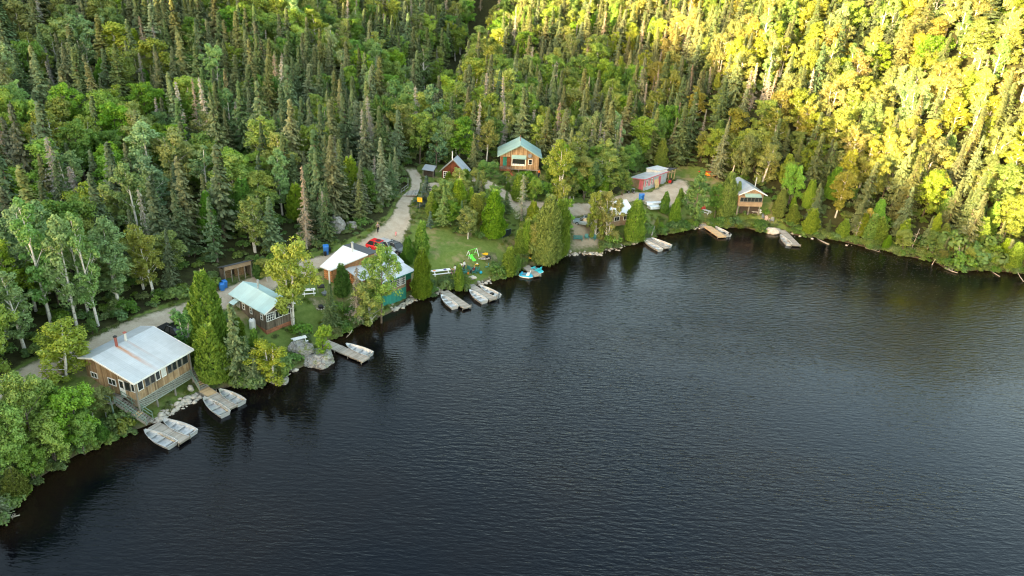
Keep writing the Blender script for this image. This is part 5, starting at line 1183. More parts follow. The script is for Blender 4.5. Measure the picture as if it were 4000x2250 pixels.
MB(B_).box(-.09, .03, -.03, .01, .2, 4.3).build('corner_board', 'green_paint', e); door(e, (-2.0, 0, .7), X_, 1.2, 1.4, 'siding_green', B_)
# 5 gable cabin with teal roof
B_ = 7.0; e = empty('hillside_cabin', (-4.68, 141.47, B_), rad(2.5), 'tall weathered gable cabin on posts with teal roof, awning and satellite dish', 'cabin')
gable_y(e, B_, 7.17, 9.19, 10.92, 13.46, 8.35, .65, 2.0, 'siding_warm', 'roof_teal', fascia='roof_teal')
fr = MB(B_); sl = (13.46-10.92)/4.595; P = [(2.85, 8.35), (8.54, 8.35), (8.54, 10.92+sl*.65-.13), (4.595, 13.33), (.65, 10.92+sl*.65-.13), (.65, 10.75), (2.85, 10.75)]
fr.loft([[(a, y, b) for a, b in P] for y in (.5, 1.997)]); fr.build('front_wall', 'siding_warm', e)
MB(B_).box(.7, 2.8, 1.9, 1.99, 8.36, 10.7).build('porch_wall', 'wood_red', e); MB(B_).box(.55, 8.6, .3, 2.0, 8.2, 8.345).build('floor_edge', 'wood_grey', e)
window(e, (2.95, .5, 9.0), X_, 2.9, 1.55, 1, 1, 'white', .14, B_); lw_ = MB(B_); 
for k in range(5): lw_.box(3.16+k*.5, 3.18+k*.5+.42, .42, .47, 9.16, 9.42)
lw_.build('lower_panes', 'white', e); window(e, (6.35, .5, 9.35), X_, .85, 1.15, 1, 2, 'white', .1, B_); door(e, (1.2, 1.9, 8.4), X_, .8, 1.95, 'siding_green', B_)
aw = MB(B_); aw.slab([(2.9, -.15, 10.65), (5.9, -.15, 10.65), (5.9, .5, 11.25), (2.9, .5, 11.25)], .06); aw.build('awning', 'roof_teal', e)
ds = MB(B_); ds.tube([(6.6, .5, 11.1), (6.6, .1, 11.3)], .03, 6); ds.tube([(6.6, .1, 11.3), (6.6, .03, 11.33)], [.42, .36], 14); ds.build('satellite_dish', 'grey_plastic', e)
for x in (.8, 2.2, 4.5, 6.8, 8.3): MB(B_).box(x-.09, x+.09, .7, .88, 6.3, 8.2).build('stilt', 'wood_grey', e)
dk = MB(B_); dk.box(.55, 2.85, -.8, .3, 8.2, 8.32); dk.build('porch_deck', 'wood_red', e); rl = MB(B_); railing(rl, (.6, -.75, 8.32), (2.0, -.75, 8.32), .9, 4); railing(rl, (.6, -.75, 8.32), (.6, .5, 8.32), .9, 2); rl.build('railing', 'wood_red', e)
st = MB(B_); st.beam((2.2, -.85, 8.25), (4.1, -1.3, 6.7), .06, .24); st.beam((2.2, -.1, 8.25), (4.1, -.5, 6.7), .06, .24)
for k in range(7): f = (k+.5)/7; st.box(2.2+1.9*f-.13, 2.2+1.9*f+.13, -.8-.4*f, -.15-.4*f, 8.3-1.6*f-.03, 8.3-1.6*f)
so = st.build('steps', 'wood_red', e); rl = MB(B_); railing(rl, (2.2, -.9, 8.3), (4.1, -1.35, 6.75), .85, 3); rl.build('step_railing', 'wood_red', so)
MB(B_).tube([(4.6, 3.5, 13.2), (4.6, 3.5, 14.6)], .05, 6).build('chimney', 'rust', e)
# 6 A-frame
B_ = 6.6; e = empty('a_frame_cabin', (-15.85, 135.77, B_), rad(-8), 'small red brown A-frame cabin with steep pale metal roof', 'cabin')
gable_y(e, B_, 3.53, 5.63, 8.64, 11.30, 6.8, .5, .35, 'siding_red', 'roof_slate', fascia='wood_grey')
window(e, (.75, .35, 7.4), X_, .9, 1.3, 2, 3, 'white', .1, B_); door(e, (3.6, .35, 6.9), X_, .85, 1.9, 'siding_red', B_); chimney(e, 2.4, .9, 10.6, 12.6, .09, 'white', B_)
# 7 small shelter
q = bp(1650, 661, 8.6); B_ = 7.0; e = empty('roofed_shelter', (q[0], q[1], B_), rad(-6), 'tiny dark shelter with a grey metal lean-to roof beside the track', 'shelter')
r = MB(B_); r.slab([(-.1, -.2, 8.6), (2.3, -.2, 8.45), (2.5, 1.6, 9.1), (.2, 1.6, 9.25)], .06); r.build('roof', 'roof_slate', e); MB(B_).box(.15, 2.2, .4, 1.5, 6.9, 8.55).build('wall', 'wood_dark', e)
for x in (.1, 2.15): MB(B_).box(x, x+.09, -.1, -.01, 6.9, 8.45).build('post', 'wood_grey', e)
# 8 pink trimmed shed
B_ = 4.1; e = empty('long_shed', (26.42, 144.94, B_), rad(50.6), 'long low pale blue shed with coral doors and shutters and a striped dull metal roof', 'shed')
w_ = MB(B_); w_.loft([[(x, .25, 4.35), (x, 3.73, 4.35), (x, 3.73, 6.38), (x, .25, 6.9)] for x in (.25, 9.76)]); w_.build('wall', 'siding_blue', e)
w_ = MB(B_); w_.loft([[(.215, .27, 4.3), (.215, 3.73, 4.3), (.215, 3.73, 6.36), (.215, .27, 6.88)], [(.245, .27, 4.3), (.245, 3.73, 4.3), (.245, 3.73, 6.36), (.245, .27, 6.88)]]); w_.build('end_wall', 'siding_ply', e)
r = MB(B_); r.slab([(0, 0, 7.06), (10.01, 0, 7.06), (10.01, 3.98, 6.5), (0, 3.98, 6.5)], .1); ro = r.build('roof', 'roof_stripe', e)
f = MB(B_); f.box(0, 10.01, -.035, -.003, 6.88, 7.07); f.hexa([(-.035, 0, 6.88), (-.003, 0, 6.88), (-.003, 3.98, 6.32), (-.035, 3.98, 6.32), (-.035, 0, 7.07), (-.003, 0, 7.07), (-.003, 3.98, 6.51), (-.035, 3.98, 6.51)]); f.build('fascia', 'coral', ro)
door(e, (.215, 1.35, 4.35), (0, -1), .95, 2.25, 'coral', B_); door(e, (6.2, .25, 4.6), X_, 1.05, 1.9, 'coral', B_)
for x in (1.0, 2.9): window(e, (x, .25, 5.2), X_, .85, 1.35, 2, 4, 'white', .08, B_)
for x in (.62, 1.9, 2.52, 3.8): MB(B_).box(x, x+.34, .20, .25, 5.15, 6.6).build('shutter', 'coral', e)
# 9 small white shed behind, woodshed beside
q = bp(2523, 656, 7.3); B_ = 4.7; e = empty('small_shed', (q[0], q[1], B_), rad(-12), 'small pale metal shed behind the long blue shed', 'shed')
r = MB(B_); r.slab([(0, 0, 7.3), (2.7, -.9, 7.2), (4.9, 1.3, 7.5), (2.3, 2.2, 7.6)], .08); r.build('roof', 'roof_grey', e); w_ = MB(B_); w_.prism([(.2, .05), (2.68, -.7), (4.65, 1.25), (2.3, 2.0)], 4.6, 7.2); w_.build('wall', 'white_dirty', e)
q = lambda lx, ly: (26.42+math.cos(rad(50.6))*lx-math.sin(rad(50.6))*ly, 144.94+math.sin(rad(50.6))*lx+math.cos(rad(50.6))*ly)
a0 = q(10.15, .9); e = empty('firewood_shelter', (a0[0], a0[1], B_-.3), rad(44), 'open fronted firewood shelter at the right end of the long blue shed', 'woodshed'); B_ = 4.4
r = MB(B_); r.slab([(-.0, -.4, 6.85), (3.7, -.4, 7.05), (3.7, 1.9, 6.6), (0, 1.9, 6.45)], .1); r.build('roof', 'roof_dark', e)
w_ = MB(B_); w_.box(0, 3.5, 1.75, 1.85, 4.3, 6.4); w_.box(0, .08, 0, 1.75, 4.3, 6.5); w_.build('wall', 'siding_grey', e)
for x in (.1, 1.2, 2.3, 3.4): MB(B_).box(x-.06, x+.06, -.25, -.13, 4.3, 6.75).build('post', 'wood_fresh', e)
def woodpile(par, base, x0, x1, y, z0, z1, label=None):
    m = MB(base); r = random.Random(3); z = z0
    while z < z1:
        x = x0
        while x < x1: m.tube([(x, y-.4-.05*r.random(), z), (x, y, z)], .075+.02*r.random(), 6); x += .17
        z += .15
    return m.build('firewood', 'log', par)
woodpile(e, B_, .25, 3.2, 1.6, 4.5, 5.6); MB(B_).box(.1, 3.4, -.2, -.15, 6.3, 6.4).build('beam', 'wood_fresh', e)
# 10 big woodshed left
p0, p1 = bp(882, 1109, 4.6), bp(984, 1083, 4.6); rz = math.atan2(p1[1]-p0[1], p1[0]-p0[0]); L = math.hypot(*(p1-p0)[:2]); B_ = 3.9
e = empty('woodshed', (p0[0], p0[1], B_+.75), rz, 'weathered open fronted woodshed full of split logs beside the road', 'woodshed')
r = MB(B_); r.slab([(-.15, -.3, 6.6), (L+.15, -.3, 6.6), (L+.15, 1.9, 5.75), (-.15, 1.9, 5.75)], .1); r.build('roof', 'roof_dark', e)
w_ = MB(B_); w_.box(0, L, 1.7, 1.8, 3.8, 5.65); w_.box(0, .08, 0, 1.7, 3.8, 5.68); w_.box(L-.08, L, 0, 1.7, 3.8, 5.68); w_.build('wall', 'siding_grey', e)
MB(B_).box(0, L, -.24, -.18, 5.9, 6.47).build('front_board', 'siding_tan', e)
for k in range(5): MB(B_).box(L*k/4-.05, L*k/4+.05, -.12, -.02, 3.8, 6.35).build('post', 'wood_grey', e)
woodpile(e, B_, .2, L*.4, 1.5, 4.0, 5.3); woodpile(e, B_, L*.52, L-.3, 1.5, 4.0, 5.4)
# 11 hidden cabin behind the birches
pk = bp(2448, 779, 6.6); B_ = 3.2; e = empty('hidden_cabin', (pk[0], pk[1], B_), rad(28), 'cabin with bright white roof mostly hidden behind birches near the silver car', 'cabin')
r = MB(B_); r.slab([(-6.5, 0, 6.6), (0, 0, 6.6), (.0, -3.2, 5.0), (-6.5, -3.2, 5.0)], .1); r.slab([(-6.5, .002, 6.6), (0, .002, 6.6), (0, 2.8, 5.2), (-6.5, 2.8, 5.2)], .1); ro = r.build('roof', 'roof_white', e)
w_ = MB(B_); P = [(-2.9, 2.6), (2.5, 2.6), (2.5, 5.15), (0, 6.45), (-2.9, 4.95)]; w_.loft([[(x, a, b) for a, b in P] for x in (-6.1, -.35)]); w_.build('wall', 'siding_tan', e)
window(e, (-4.5, -2.9, 3.6), X_, 1.2, .9, 2, 1, 'white', .08, B_); window(e, (-2.4, -2.9, 3.6), X_, 1.2, .9, 2, 1, 'white', .08, B_); chimney(e, -6.0, .4, 6.3, 8.6, .17, 'white', B_)
# 12 shore cabin right
B_ = 2.6; e = empty('shore_cabin', (44.80, 139.55, B_), rad(8.1), 'shingled shore cabin with grey roof, screened porch and green awning near the right docks', 'cabin')
gable_y(e, B_, 8.04, 6.18, 6.69, 8.08, 4.1, .55, .5, 'shingle_tan', 'roof_slate')
window(e, (.7, .5, 5.05), X_, 4.8, 1.0, 6, 1, 'wood_grey', .07, B_); aw = MB(B_); aw.slab([(1.4, -.35, 6.35), (4.9, -.35, 6.35), (4.9, .5, 6.85), (1.4, .5, 6.85)], .06); aw.build('awning', 'roof_teal', e)
bd = MB(B_); bd.box(.5, 5.68, .42, .498, 4.1, 5.0); bd.build('porch_boards', 'siding_tan', e); window(e, (.55, 3.2, 5.1), (0, -1), .9, .8, 1, 1, 'white', .07, B_)
for x in (.7, 3.1, 5.4): MB(B_).box(x-.1, x+.1, .6, .8, 2.2, 4.1).build('stilt', 'wood_grey', e)
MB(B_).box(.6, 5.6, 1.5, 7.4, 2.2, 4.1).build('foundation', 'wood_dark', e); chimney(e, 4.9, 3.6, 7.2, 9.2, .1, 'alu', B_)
# ---------------------------------------------------------------- docks and boats
def dock(p, q, w_, label, mat='deck', post=True, h=.42):
    a, b = bp(*p, h), bp(*q, h); L = math.hypot(*(b-a)[:2]); rz = math.atan2((b-a)[1], (b-a)[0])
    e = empty('dock', (a[0], a[1], 0), rz, label, 'dock', 'wooden docks along the shore')
    dk = MB(0)
    x = 0
    while x < L-.01: dk.box(x, min(x+.138, L), -w_/2+random.uniform(-.02, .02), w_/2+random.uniform(-.02, .02), h-.04, h+random.uniform(-.004, .004)); x += .145
    dk.build('deck_boards', mat, e); f = MB(0)
    for y in (-w_/2+.06, w_/2-.06): f.beam((0, y, h-.13), (L, y, h-.13), .06, .17)
    f.beam((.04, -w_/2+.1, h-.13), (.04, w_/2-.1, h-.13), .06, .17); f.beam((L-.04, -w_/2+.1, h-.13), (L-.04, w_/2-.1, h-.13), .06, .17); f.build('frame', 'wood_grey' if mat == 'deck' else 'wood_fresh', e)
    n = max(2, int(L/2.2)+1)
    for k in range(n):
        for y in (-w_/2-.05, w_/2+.05): 
            x = .15+(L-.3)*k/(n-1); MB(0).tube([(x, y, -1.2), (x, y, h+(.25 if (k == n-1 and y > 0) else -.02))], .05, 7).build('post', 'wood_grey', e)
    return e
dock((598,1660), (723,1718), 1.35, 'grey dock below the long staircase, between the two lowest rowboats')
dock((803,1524), (908,1592), 1.35, 'dock at the foot of the second staircase, with newer orange boards at its shore end')
d_ = dock((795,1517), (828,1540), 1.2, 'short fresh orange boarded ramp joining the second staircase to its dock', 'deck_new', h=.50)
dock((1268,1336), (1430,1404), 1.4, 'long narrow grey dock right of the rock with the picnic table')
dock((1735,1137), (1826,1200), 1.4, 'grey brown dock with a single rowboat, left of the small pointed cedar')
dock((1834,1112), (1928,1168), 1.35, 'pale grey dock between two rowboats below the play lawn')
dock((2052,1038), (2100,1076), 1.4, 'short dark grey dock between the two blue pedal boats')
dock((2530,930), (2606,968), 1.2, 'low grey dock almost hidden between two touching rowboats')
dock((2745,871), (2822,924), 1.75, 'fresh yellow wood dock with many posts below the red chairs', 'deck_new')
dock((3046,891), (3112,958), 1.6, 'whitish dock furthest to the right, beyond the pale boulder')
def rowboat():
    e = empty('rowboat'); L, Wb = 4.3, .76
    def sec(t, inner=0.0):
        w_ = Wb*np.interp(t, [0, .15, .45, .75, 1], [.08, .50, .92, 1.0, .86])-inner; bw = w_*np.interp(t, [0, .3, 1], [.3, .72, .8]); sh = np.interp(t, [0, .3, 1], [.62, .50, .46]); kz = np.interp(t, [0, .15, .35, 1], [.22, -.02, -.08, -.06])
        x = L*t+(inner*.6 if t == 0 else 0)-(inner if t == 1 else 0)
        if inner: kz = max(kz+inner, .05)
        return [(x, -w_, sh), (x, -bw, kz+.10), (x, -bw*.5, kz+.02), (x, 0, kz), (x, bw*.5, kz+.02), (x, bw, kz+.10), (x, w_, sh)]
    ts = [0, .06, .14, .25, .4, .55, .7, .85, 1.0]
    h = MB(0); 
    def skin(mb, S, closed_end):
        m = len(mb.V); n = len(S[0])
        for s in S: mb.V += [tuple(p) for p in s]
        for i in range(len(S)-1):
            for j in range(n-1): mb.F.append((m+i*n+j, m+i*n+j+1, m+(i+1)*n+j+1, m+(i+1)*n+j))
        mb.F.append(tuple(m+j for j in range(n))); mb.F.append(tuple(m+(len(S)-1)*n+j for j in range(n)))
    skin(h, [sec(t) for t in ts], True); h.build('hull', 'alu', e)
    k = MB(0); skin(k, [sec(t, .035) for t in ts], True); k.build('hull_inside', 'alu_in', e)
    g = MB(0)
    for s_ in (0, 6):
        P = [sec(t)[s_] for t in ts]
        for a, b in zip(P[:-1], P[1:]): g.beam(np.array(a)+[0, 0, .012], np.array(b)+[0, 0, .012], .06, .035)
    a, b = sec(1.0)[0], sec(1.0)[6]; g.beam(np.array(a)+[0, 0, .012], np.array(b)+[0, 0, .012], .07, .04); g.build('gunwale', 'alu', e)
    for t in (.30, .56, .86):
        w_ = Wb*np.interp(t, [0, .15, .45, .75, 1], [.08, .50, .92, 1.0, .86])-.05; x = L*t; MB(0).box(x-.15, x+.15, -w_, w_, .26, .34).build('bench', 'alu', e)
    bd = MB(0); s0, s1, s2 = sec(.02), sec(.14), sec(.20); bd.poly([(s0[0][0], s0[0][1], .60), (s1[0][0], s1[0][1], .55), (s1[6][0], s1[6][1], .55), (s0[6][0], s0[6][1], .60)]); bd.build('bow_deck', 'alu', e)
    oar = MB(0); oar.tube([(1.2, .52, .40), (3.6, .46, .40)], .022, 6); oar.box(3.6, 4.0, .39, .53, .39, .41); oar.build('oar', 'wood_fresh', e)
    return e
BOATS = [((565,1682),(673,1735),'lowest rowboat, on the left side of the dock below the long staircase',0), ((637,1640),(754,1690),'rowboat on the right side of the dock below the long staircase',0),
 ((795,1554),(880,1615),'rowboat on the near left side of the dock at the second staircase',0), ((857,1523),(942,1570),'rowboat on the far right side of the dock at the second staircase',0),
 ((1352,1345),(1447,1382),'rowboat tied to the long narrow dock by the picnic rock',0), ((1724,1153),(1777,1198),'rowboat alone on the left of the grey brown dock by the small cedar',0),
 ((1834,1134),(1893,1176),'rowboat on the near left side of the pale dock below the play lawn',0), ((1876,1117),(1947,1155),'rowboat with gear aboard on the right of the pale dock below the play lawn',1),
 ((2516,938),(2580,974),'nearer one of two rowboats touching the low hidden dock',0), ((2545,931),(2618,960),'further one of two rowboats touching the low hidden dock',0),
 ((3048,918),(3082,952),'rowboat on the left side of the whitish dock furthest right',0), ((2794,886),(2848,917),'rowboat with outboard motor beside the fresh yellow wood dock',1)]
proto = rowboat()
for k, (p, q, lab, mot) in enumerate(BOATS):
    a, b = bp(*p, .45), bp(*q, .45); o = proto if k == 0 else copy_tree(proto)
    L = min(5.2, max(4.0, math.hypot(*(b-a)[:2]))); o.scale = (L/4.3, 1, 1)
    put(o, (a[0], a[1], .0), math.atan2((b-a)[1], (b-a)[0]), lab, 'aluminium rowboats at the docks'); o['category'] = 'rowboat'
    if k in (1, 4, 5, 6, 8, 10):
        for c in list(o.children):
            if c.name.startswith('oar'): bpy.data.objects.remove(c)
    if mot:
        m_ = MB(0); m_.box(4.22, 4.5, -.16, .16, .55, .95); m_.build('outboard_motor', 'black' if k == 11 else 'grey_plastic', o, .05); MB(0).box(4.28, 4.42, -.05, .05, -.3, .55).build('motor_leg', 'grey_plastic', o)
        MB(0).box(2.6, 3.1, -.3, .2, .1, .35).build('gear_box', 'black', o, .03)
# upturned boats on the grass
for k, (p, q, lab) in enumerate((((2606,812),(2503,803),'upturned aluminium boat on the grass, further of the two'), ((2612,826),(2505,822),'upturned aluminium boat on the grass, nearer of the two'))):
    a, b = G(*p), G(*q); o = copy_tree(proto)
    for c in list(o.children):
        if c.name.startswith('oar') or c.name.startswith('hull_inside'): bpy.data.objects.remove(c)
    o.scale = (1.15, 1, 1); put(o, (a[0], a[1], max(a[2], b[2])+.72+.05*k), math.atan2((b-a)[1], (b-a)[0]), lab, 'upturned boats'); o.rotation_euler[0] = math.pi; o['category'] = 'rowboat'
# pedal boats
def pedalboat(p, q, col, label):
    a, b = bp(*p, .3), bp(*q, .3); e = empty('pedal_boat', (a[0], a[1], 0), math.atan2((b-a)[1], (b-a)[0]), label, 'pedal boat', 'pedal boats at the short dark dock')
    def ring(z, s): return [(1.15+(x-1.15)*s, y*s, z) for x, y in ((0, -.35), (.15, -.62), (.6, -.78), (1.8, -.78), (2.25, -.6), (2.4, -.3), (2.4, .3), (2.25, .6), (1.8, .78), (.6, .78), (.15, .62), (0, .35))]
    MB(0).loft([ring(-.1, .8), ring(.16, 1.0), ring(.22, 1.02)]).build('hull', 'white', e, .02); MB(0).loft([ring(.222, 1.0), ring(.36, .92), ring(.42, .80)]).build('deck', col, e, .02)
    for y in (-.36, .36):
        s = MB(0); s.box(1.25, 1.7, y-.25, y+.25, .42, .55); s.hexa([(1.65, y-.25, .5), (1.8, y-.25, .5), (1.8, y+.25, .5), (1.65, y+.25, .5), (1.78, y-.23, .98), (1.88, y-.23, .98), (1.88, y+.23, .98), (1.78, y+.23, .98)]); s.build('seat', 'white' if col == 'cyan' else col, e, .03)
        MB(0).box(.55, 1.15, y-.2, y+.2, .424, .45).build('footwell', 'grey_plastic', e)
    MB(0).box(.3, .55, -.5, .5, .42, .6).build('dashboard', col, e, .04); return e
pedalboat((2028,1070), (2075,1076), 'cyan', 'light blue and white pedal boat on the near side of the short dark dock'); pedalboat((2076,1046), (2113,1062), 'aqua', 'aqua pedal boat on the far side of the short dark dock')
# kayaks
def kayak(loc, rz, mat, label, group, L=3.2, tilt=0):
    e = empty('kayak', loc, rz, label, 'kayak', group); e.rotation_euler = (tilt, 0, rz)
    def ring(x, w_, z0, z1): return [(x, w_*math.cos(t), (z0+z1)/2+(z1-z0)/2*math.sin(t)) for t in np.linspace(0, 6.2832, 11)[:-1]]
    MB(0).loft([ring(L*t, .36*math.sin(math.pi*min(max(t, .02), .98))**.7+.01, .12*(abs(t-.5)*2)**2, .30+.10*(abs(t-.5)*2)**3) for t in (0, .06, .15, .3, .5, .7, .85, .94, 1)]).build('hull', mat, e, smooth=True)
    MB(0).lathe([(.22, .28), (.27, .33), (.24, .34)], (L*.48, 0, 0), 12).build('cockpit', 'black', e); return e
g = G(2757, 678)
for k, (m_, dx, dy, r_, t_) in enumerate((('red', -1.6, .6, .15, .5), ('red', -1.4, .1, .05, -.3), ('orange', -.6, -.5, -.15, .4), ('yellow', -.4, -1.0, -.25, -.2), ('orange', -.9, -1.5, -.1, .3))):
    kayak((g[0]+dx, g[1]+dy, g[2]+.05+.12*(k % 2)), r_, m_, ['red kayak furthest back in the pile at the forest edge', 'red kayak in front of the furthest one in the forest edge pile', 'orange kayak in the middle of the forest edge pile', 'yellow kayak in the forest edge pile', 'orange kayak at the front of the forest edge pile'][k], 'kayaks piled at the forest edge', tilt=t_)
g = G(2045, 1010)
for k, (m_, dx, r_) in enumerate((('yellow', 0, -.9), ('orange', -.7, -1.0))):
    kayak((g[0]+dx-.3, g[1]+.9, height(g[0]+dx, g[1])+.35), r_, m_, ('yellow kayak on the bank above the pedal boats', 'orange kayak beside the yellow one on the bank above the pedal boats')[k], 'kayaks above the pedal boats', 2.6)
# ---------------------------------------------------------------- furniture
def picnic(L=1.8, white='white'):
    e = empty('picnic_table'); t = MB(0)
    for k in range(5): t.box(-L/2, L/2, -.37+k*.15, -.37+k*.15+.135, .72, .76)
    t.build('table_top', white, e)
    for s in (-1, 1):
        b = MB(0)
        for k in range(2): b.box(-L/2, L/2, s*.72-.13+k*.135, s*.72-.13+k*.135+.125, .42, .46)
        b.build('bench', white, e)
    for x in (-L/2+.25, L/2-.25):
        l = MB(0); l.beam((x, -.3, .72), (x, -.62, 0), .09, .05); l.beam((x, .3, .72), (x, .62, 0), .09, .05); l.beam((x+.05, -.84, .39), (x+.05, .84, .39), .05, .09); l.build('leg', white, e)
    return e
pt = picnic(); TABLES = [((1207,1150), .35, 'white picnic table with things on it, on the lawn right of the turquoise roofed cabin', 1), ((1172,1348), .62, 'white picnic table standing on the shore boulder', 1), ((1722,1072), .42, 'long white picnic table on the play lawn near two standing people', 1.75),
 ((2758,835), -.75, 'white picnic table beside the red chairs', 1), ((2952,832), -.08, 'white picnic table in front of the shingled shore cabin', 1.15), ((2056,716), .1, 'white table with a red bag on it below the gable cabin', .9)]
for k, (uv, rz, lab, sx) in enumerate(TABLES):
    P = G(*uv); o = pt if k == 0 else copy_tree(pt); o.scale = (sx, 1, 1); put(o, (P[0], P[1], P[2]+(.35 if k == 1 else .02)), rz, lab, 'white picnic tables'); o['category'] = 'picnic table'
def thing1(name, mb, mat, loc, label, cat, rz=0, group=None, bevel=0):
    o = mb.build(name, mat, None, bevel); o.location = loc; o.rotation_euler = (0, 0, rz); return tag(o, label, cat, group)
P = G(1722, 1072); c, s = math.cos(.42), math.sin(.42)
thing1('folded_towel', MB().box(-.35, .1, -.18, .18, 0, .06), flat('purple_cloth', (.10, .07, .30)), (P[0]+c*.8, P[1]+s*.8, P[2]+.785), 'purple towel on the long white picnic table', 'towel', .5, bevel=.02)
thing1('food_tray', MB().box(-.2, .2, -.15, .15, 0, .05), 'orange', (P[0]-c*1.1, P[1]-s*1.1, P[2]+.785), 'orange tray on the long white picnic table', 'tray', .3, bevel=.02)
P = G(2056, 716); thing1('red_bag', MB().lathe([(.2, 0), (.26, .12), (.2, .32), (.05, .4)]), 'red', (P[0]+.3, P[1]+.1, P[2]+.785), 'red bag on the white table below the gable cabin', 'bag', 0)
P = G(1207, 1150)
for k, (dx, dy) in enumerate(((-.3, 0), (.2, .1), (.5, -.05))): thing1('tin_can', MB().lathe([(.06, 0), (.06, .16), (.05, .17)]), ('steel', 'black', 'grey_plastic')[k], (P[0]+dx, P[1]+dy, P[2]+.785), ('steel', 'black', 'grey')[k]+' tin on the picnic table near the grill', 'tin', 0, 'things on the picnic table')
def adirondack(mat):
    e = empty('garden_chair'); s = MB(0); s.hexa([(-.28, -.25, .36), (.28, -.25, .36), (.26, .28, .24), (-.26, .28, .24), (-.28, -.25, .39), (.28, -.25, .39), (.26, .28, .27), (-.26, .28, .27)]); s.build('seat', mat, e)
    b = MB(0)
    for k in range(5):
        x = -.24+k*.12; h = .92+.10*(1-abs(k-2)/2); b.hexa([(x-.052, .22, .24), (x+.052, .22, .24), (x+.052, .25, .24), (x-.052, .25, .24), (x*1.15-.055, .48, h), (x*1.15+.055, .48, h), (x*1.15+.055, .51, h), (x*1.15-.055, .51, h)])
    b.build('backrest', mat, e)
    for sx in (-1, 1):
        MB(0).box(sx*.37-.07, sx*.37+.07, -.32, .36, .55, .575).build('armrest', mat, e)
        l = MB(0); l.box(sx*.33-.03, sx*.33+.03, -.27, -.2, 0, .55); l.beam((sx*.33, -.2, .33), (sx*.33, .5, .05), .04, .1); l.beam((sx*.33, .3, .55), (sx*.33, .3, .1), .04, .06); l.build('leg', mat, e)
    return e
CH = {m_: adirondack(m_) for m_ in ('teal_plastic', 'red', 'pink', 'grey_plastic')}; usedc = set()
def chair(m_, uv, rz, lab, grp):
    o = CH[m_] if m_ not in usedc else copy_tree(CH[m_]); usedc.add(m_); P = G(*uv); put(o, (P[0], P[1], P[2]+.02), rz, lab, grp); o['category'] = 'chair'; return o
chair('teal_plastic', (1817,1068), 1.9, 'teal garden chair in front, leftmost of the group on the play lawn', 'teal garden chairs on the play lawn'); chair('teal_plastic', (1836,1056), 2.4, 'teal garden chair at the back of the group on the play lawn', 'teal garden chairs on the play lawn')
CHAIR_P = chair('teal_plastic', (1849,1067), -1.2, 'teal garden chair with the seated person in maroon', 'teal garden chairs on the play lawn'); chair('teal_plastic', (1862,1062), -1.5, 'empty teal garden chair furthest right on the play lawn', 'teal garden chairs on the play lawn')
chair('teal_plastic', (2199,941), .2, 'teal garden chair left of the green bench on the dirt beach', 'teal garden chairs on the dirt beach'); chair('teal_plastic', (2291,936), .1, 'teal garden chair just right of the green bench on the dirt beach', 'teal garden chairs on the dirt beach'); chair('teal_plastic', (2318,938), -.5, 'teal garden chair rightmost on the dirt beach', 'teal garden chairs on the dirt beach')
chair('red', (2735,824), .5, 'red garden chair left of the other by the white picnic table', 'red garden chairs'); chair('red', (2747,822), -.2, 'red garden chair nearest the white picnic table', 'red garden chairs')
chair('pink', (2995,863), .3, 'faded pink garden chair on the grass below the shore cabin', 'garden chairs below the shore cabin'); chair('grey_plastic', (3014,868), -.4, 'blue-grey garden chair right of the faded pink one', 'garden chairs below the shore cabin'); chair('grey_plastic', (2983,855), .6, 'dark grey garden chair left of the faded pink one', 'garden chairs below the shore cabin')
P = G(2257, 940); e = empty('garden_bench', (P[0], P[1], P[2]), .03, 'green slatted bench facing the lake on the dirt beach', 'bench')
MB(0).box(-.85, .85, -.25, .2, .4, .45).build('seat', 'teal_plastic', e); b = MB(0)
for k in range(3): b.box(-.85, .85, .22+.03*k, .25+.03*k, .52+.15*k, .63+.15*k)
b.build('backrest', 'teal_plastic', e)
for x in (-.75, .75): MB(0).box(x-.04, x+.04, -.22, .25, 0, .4).build('leg', 'teal_plastic', e)
def bin_(uv, rz, label, mat='blue_bin', grp='wheeled bins', s=1.0):
    P = G(*uv); e = empty('wheeled_bin', tuple(P), rz, label, 'bin', grp); e.scale = (s, s, s)
    MB(0).loft([[(-.24, -.28, .06), (.24, -.28, .06), (.24, .25, .06), (-.24, .25, .06)], [(-.3, -.36, 1.0), (.3, -.36, 1.0), (.3, .36, 1.0), (-.3, .36, 1.0)]]).build('body', mat, e, .03)
    MB(0).loft([[(-.32, -.39, 1.0), (.32, -.39, 1.0), (.32, .39, 1.0), (-.32, .39, 1.0)], [(-.27, -.3, 1.1), (.27, -.3, 1.1), (.27, .34, 1.1), (-.27, .34, 1.1)]]).build('lid', mat, e, .02)
    for x in (-.3, .3): MB(0).tube([(x-.03, .3, .1), (x+.03, .3, .1)], .1, 10).build('wheel', 'tyre', e)
bin_((868,1135), .8, 'blue bin nearer the road, left of the woodshed', s=1.0); bin_((879,1124), .8, 'blue bin right beside the woodshed wall', s=1.0)
bin_((1274,994), .3, 'tall blue bin at the roadside behind the white roofed house', s=1.4); bin_((1287,987), .3, 'small black bin right of the roadside blue bin', 'black', s=.8); bin_((1271,999), .3, 'small black bin in front of the roadside blue bin', 'black', s=.7)
bin_((2500,784), -.2, 'left blue bin on the gravel yard', s=1.3); bin_((2509,780), -.2, 'right blue bin on the gravel yard', s=1.15)
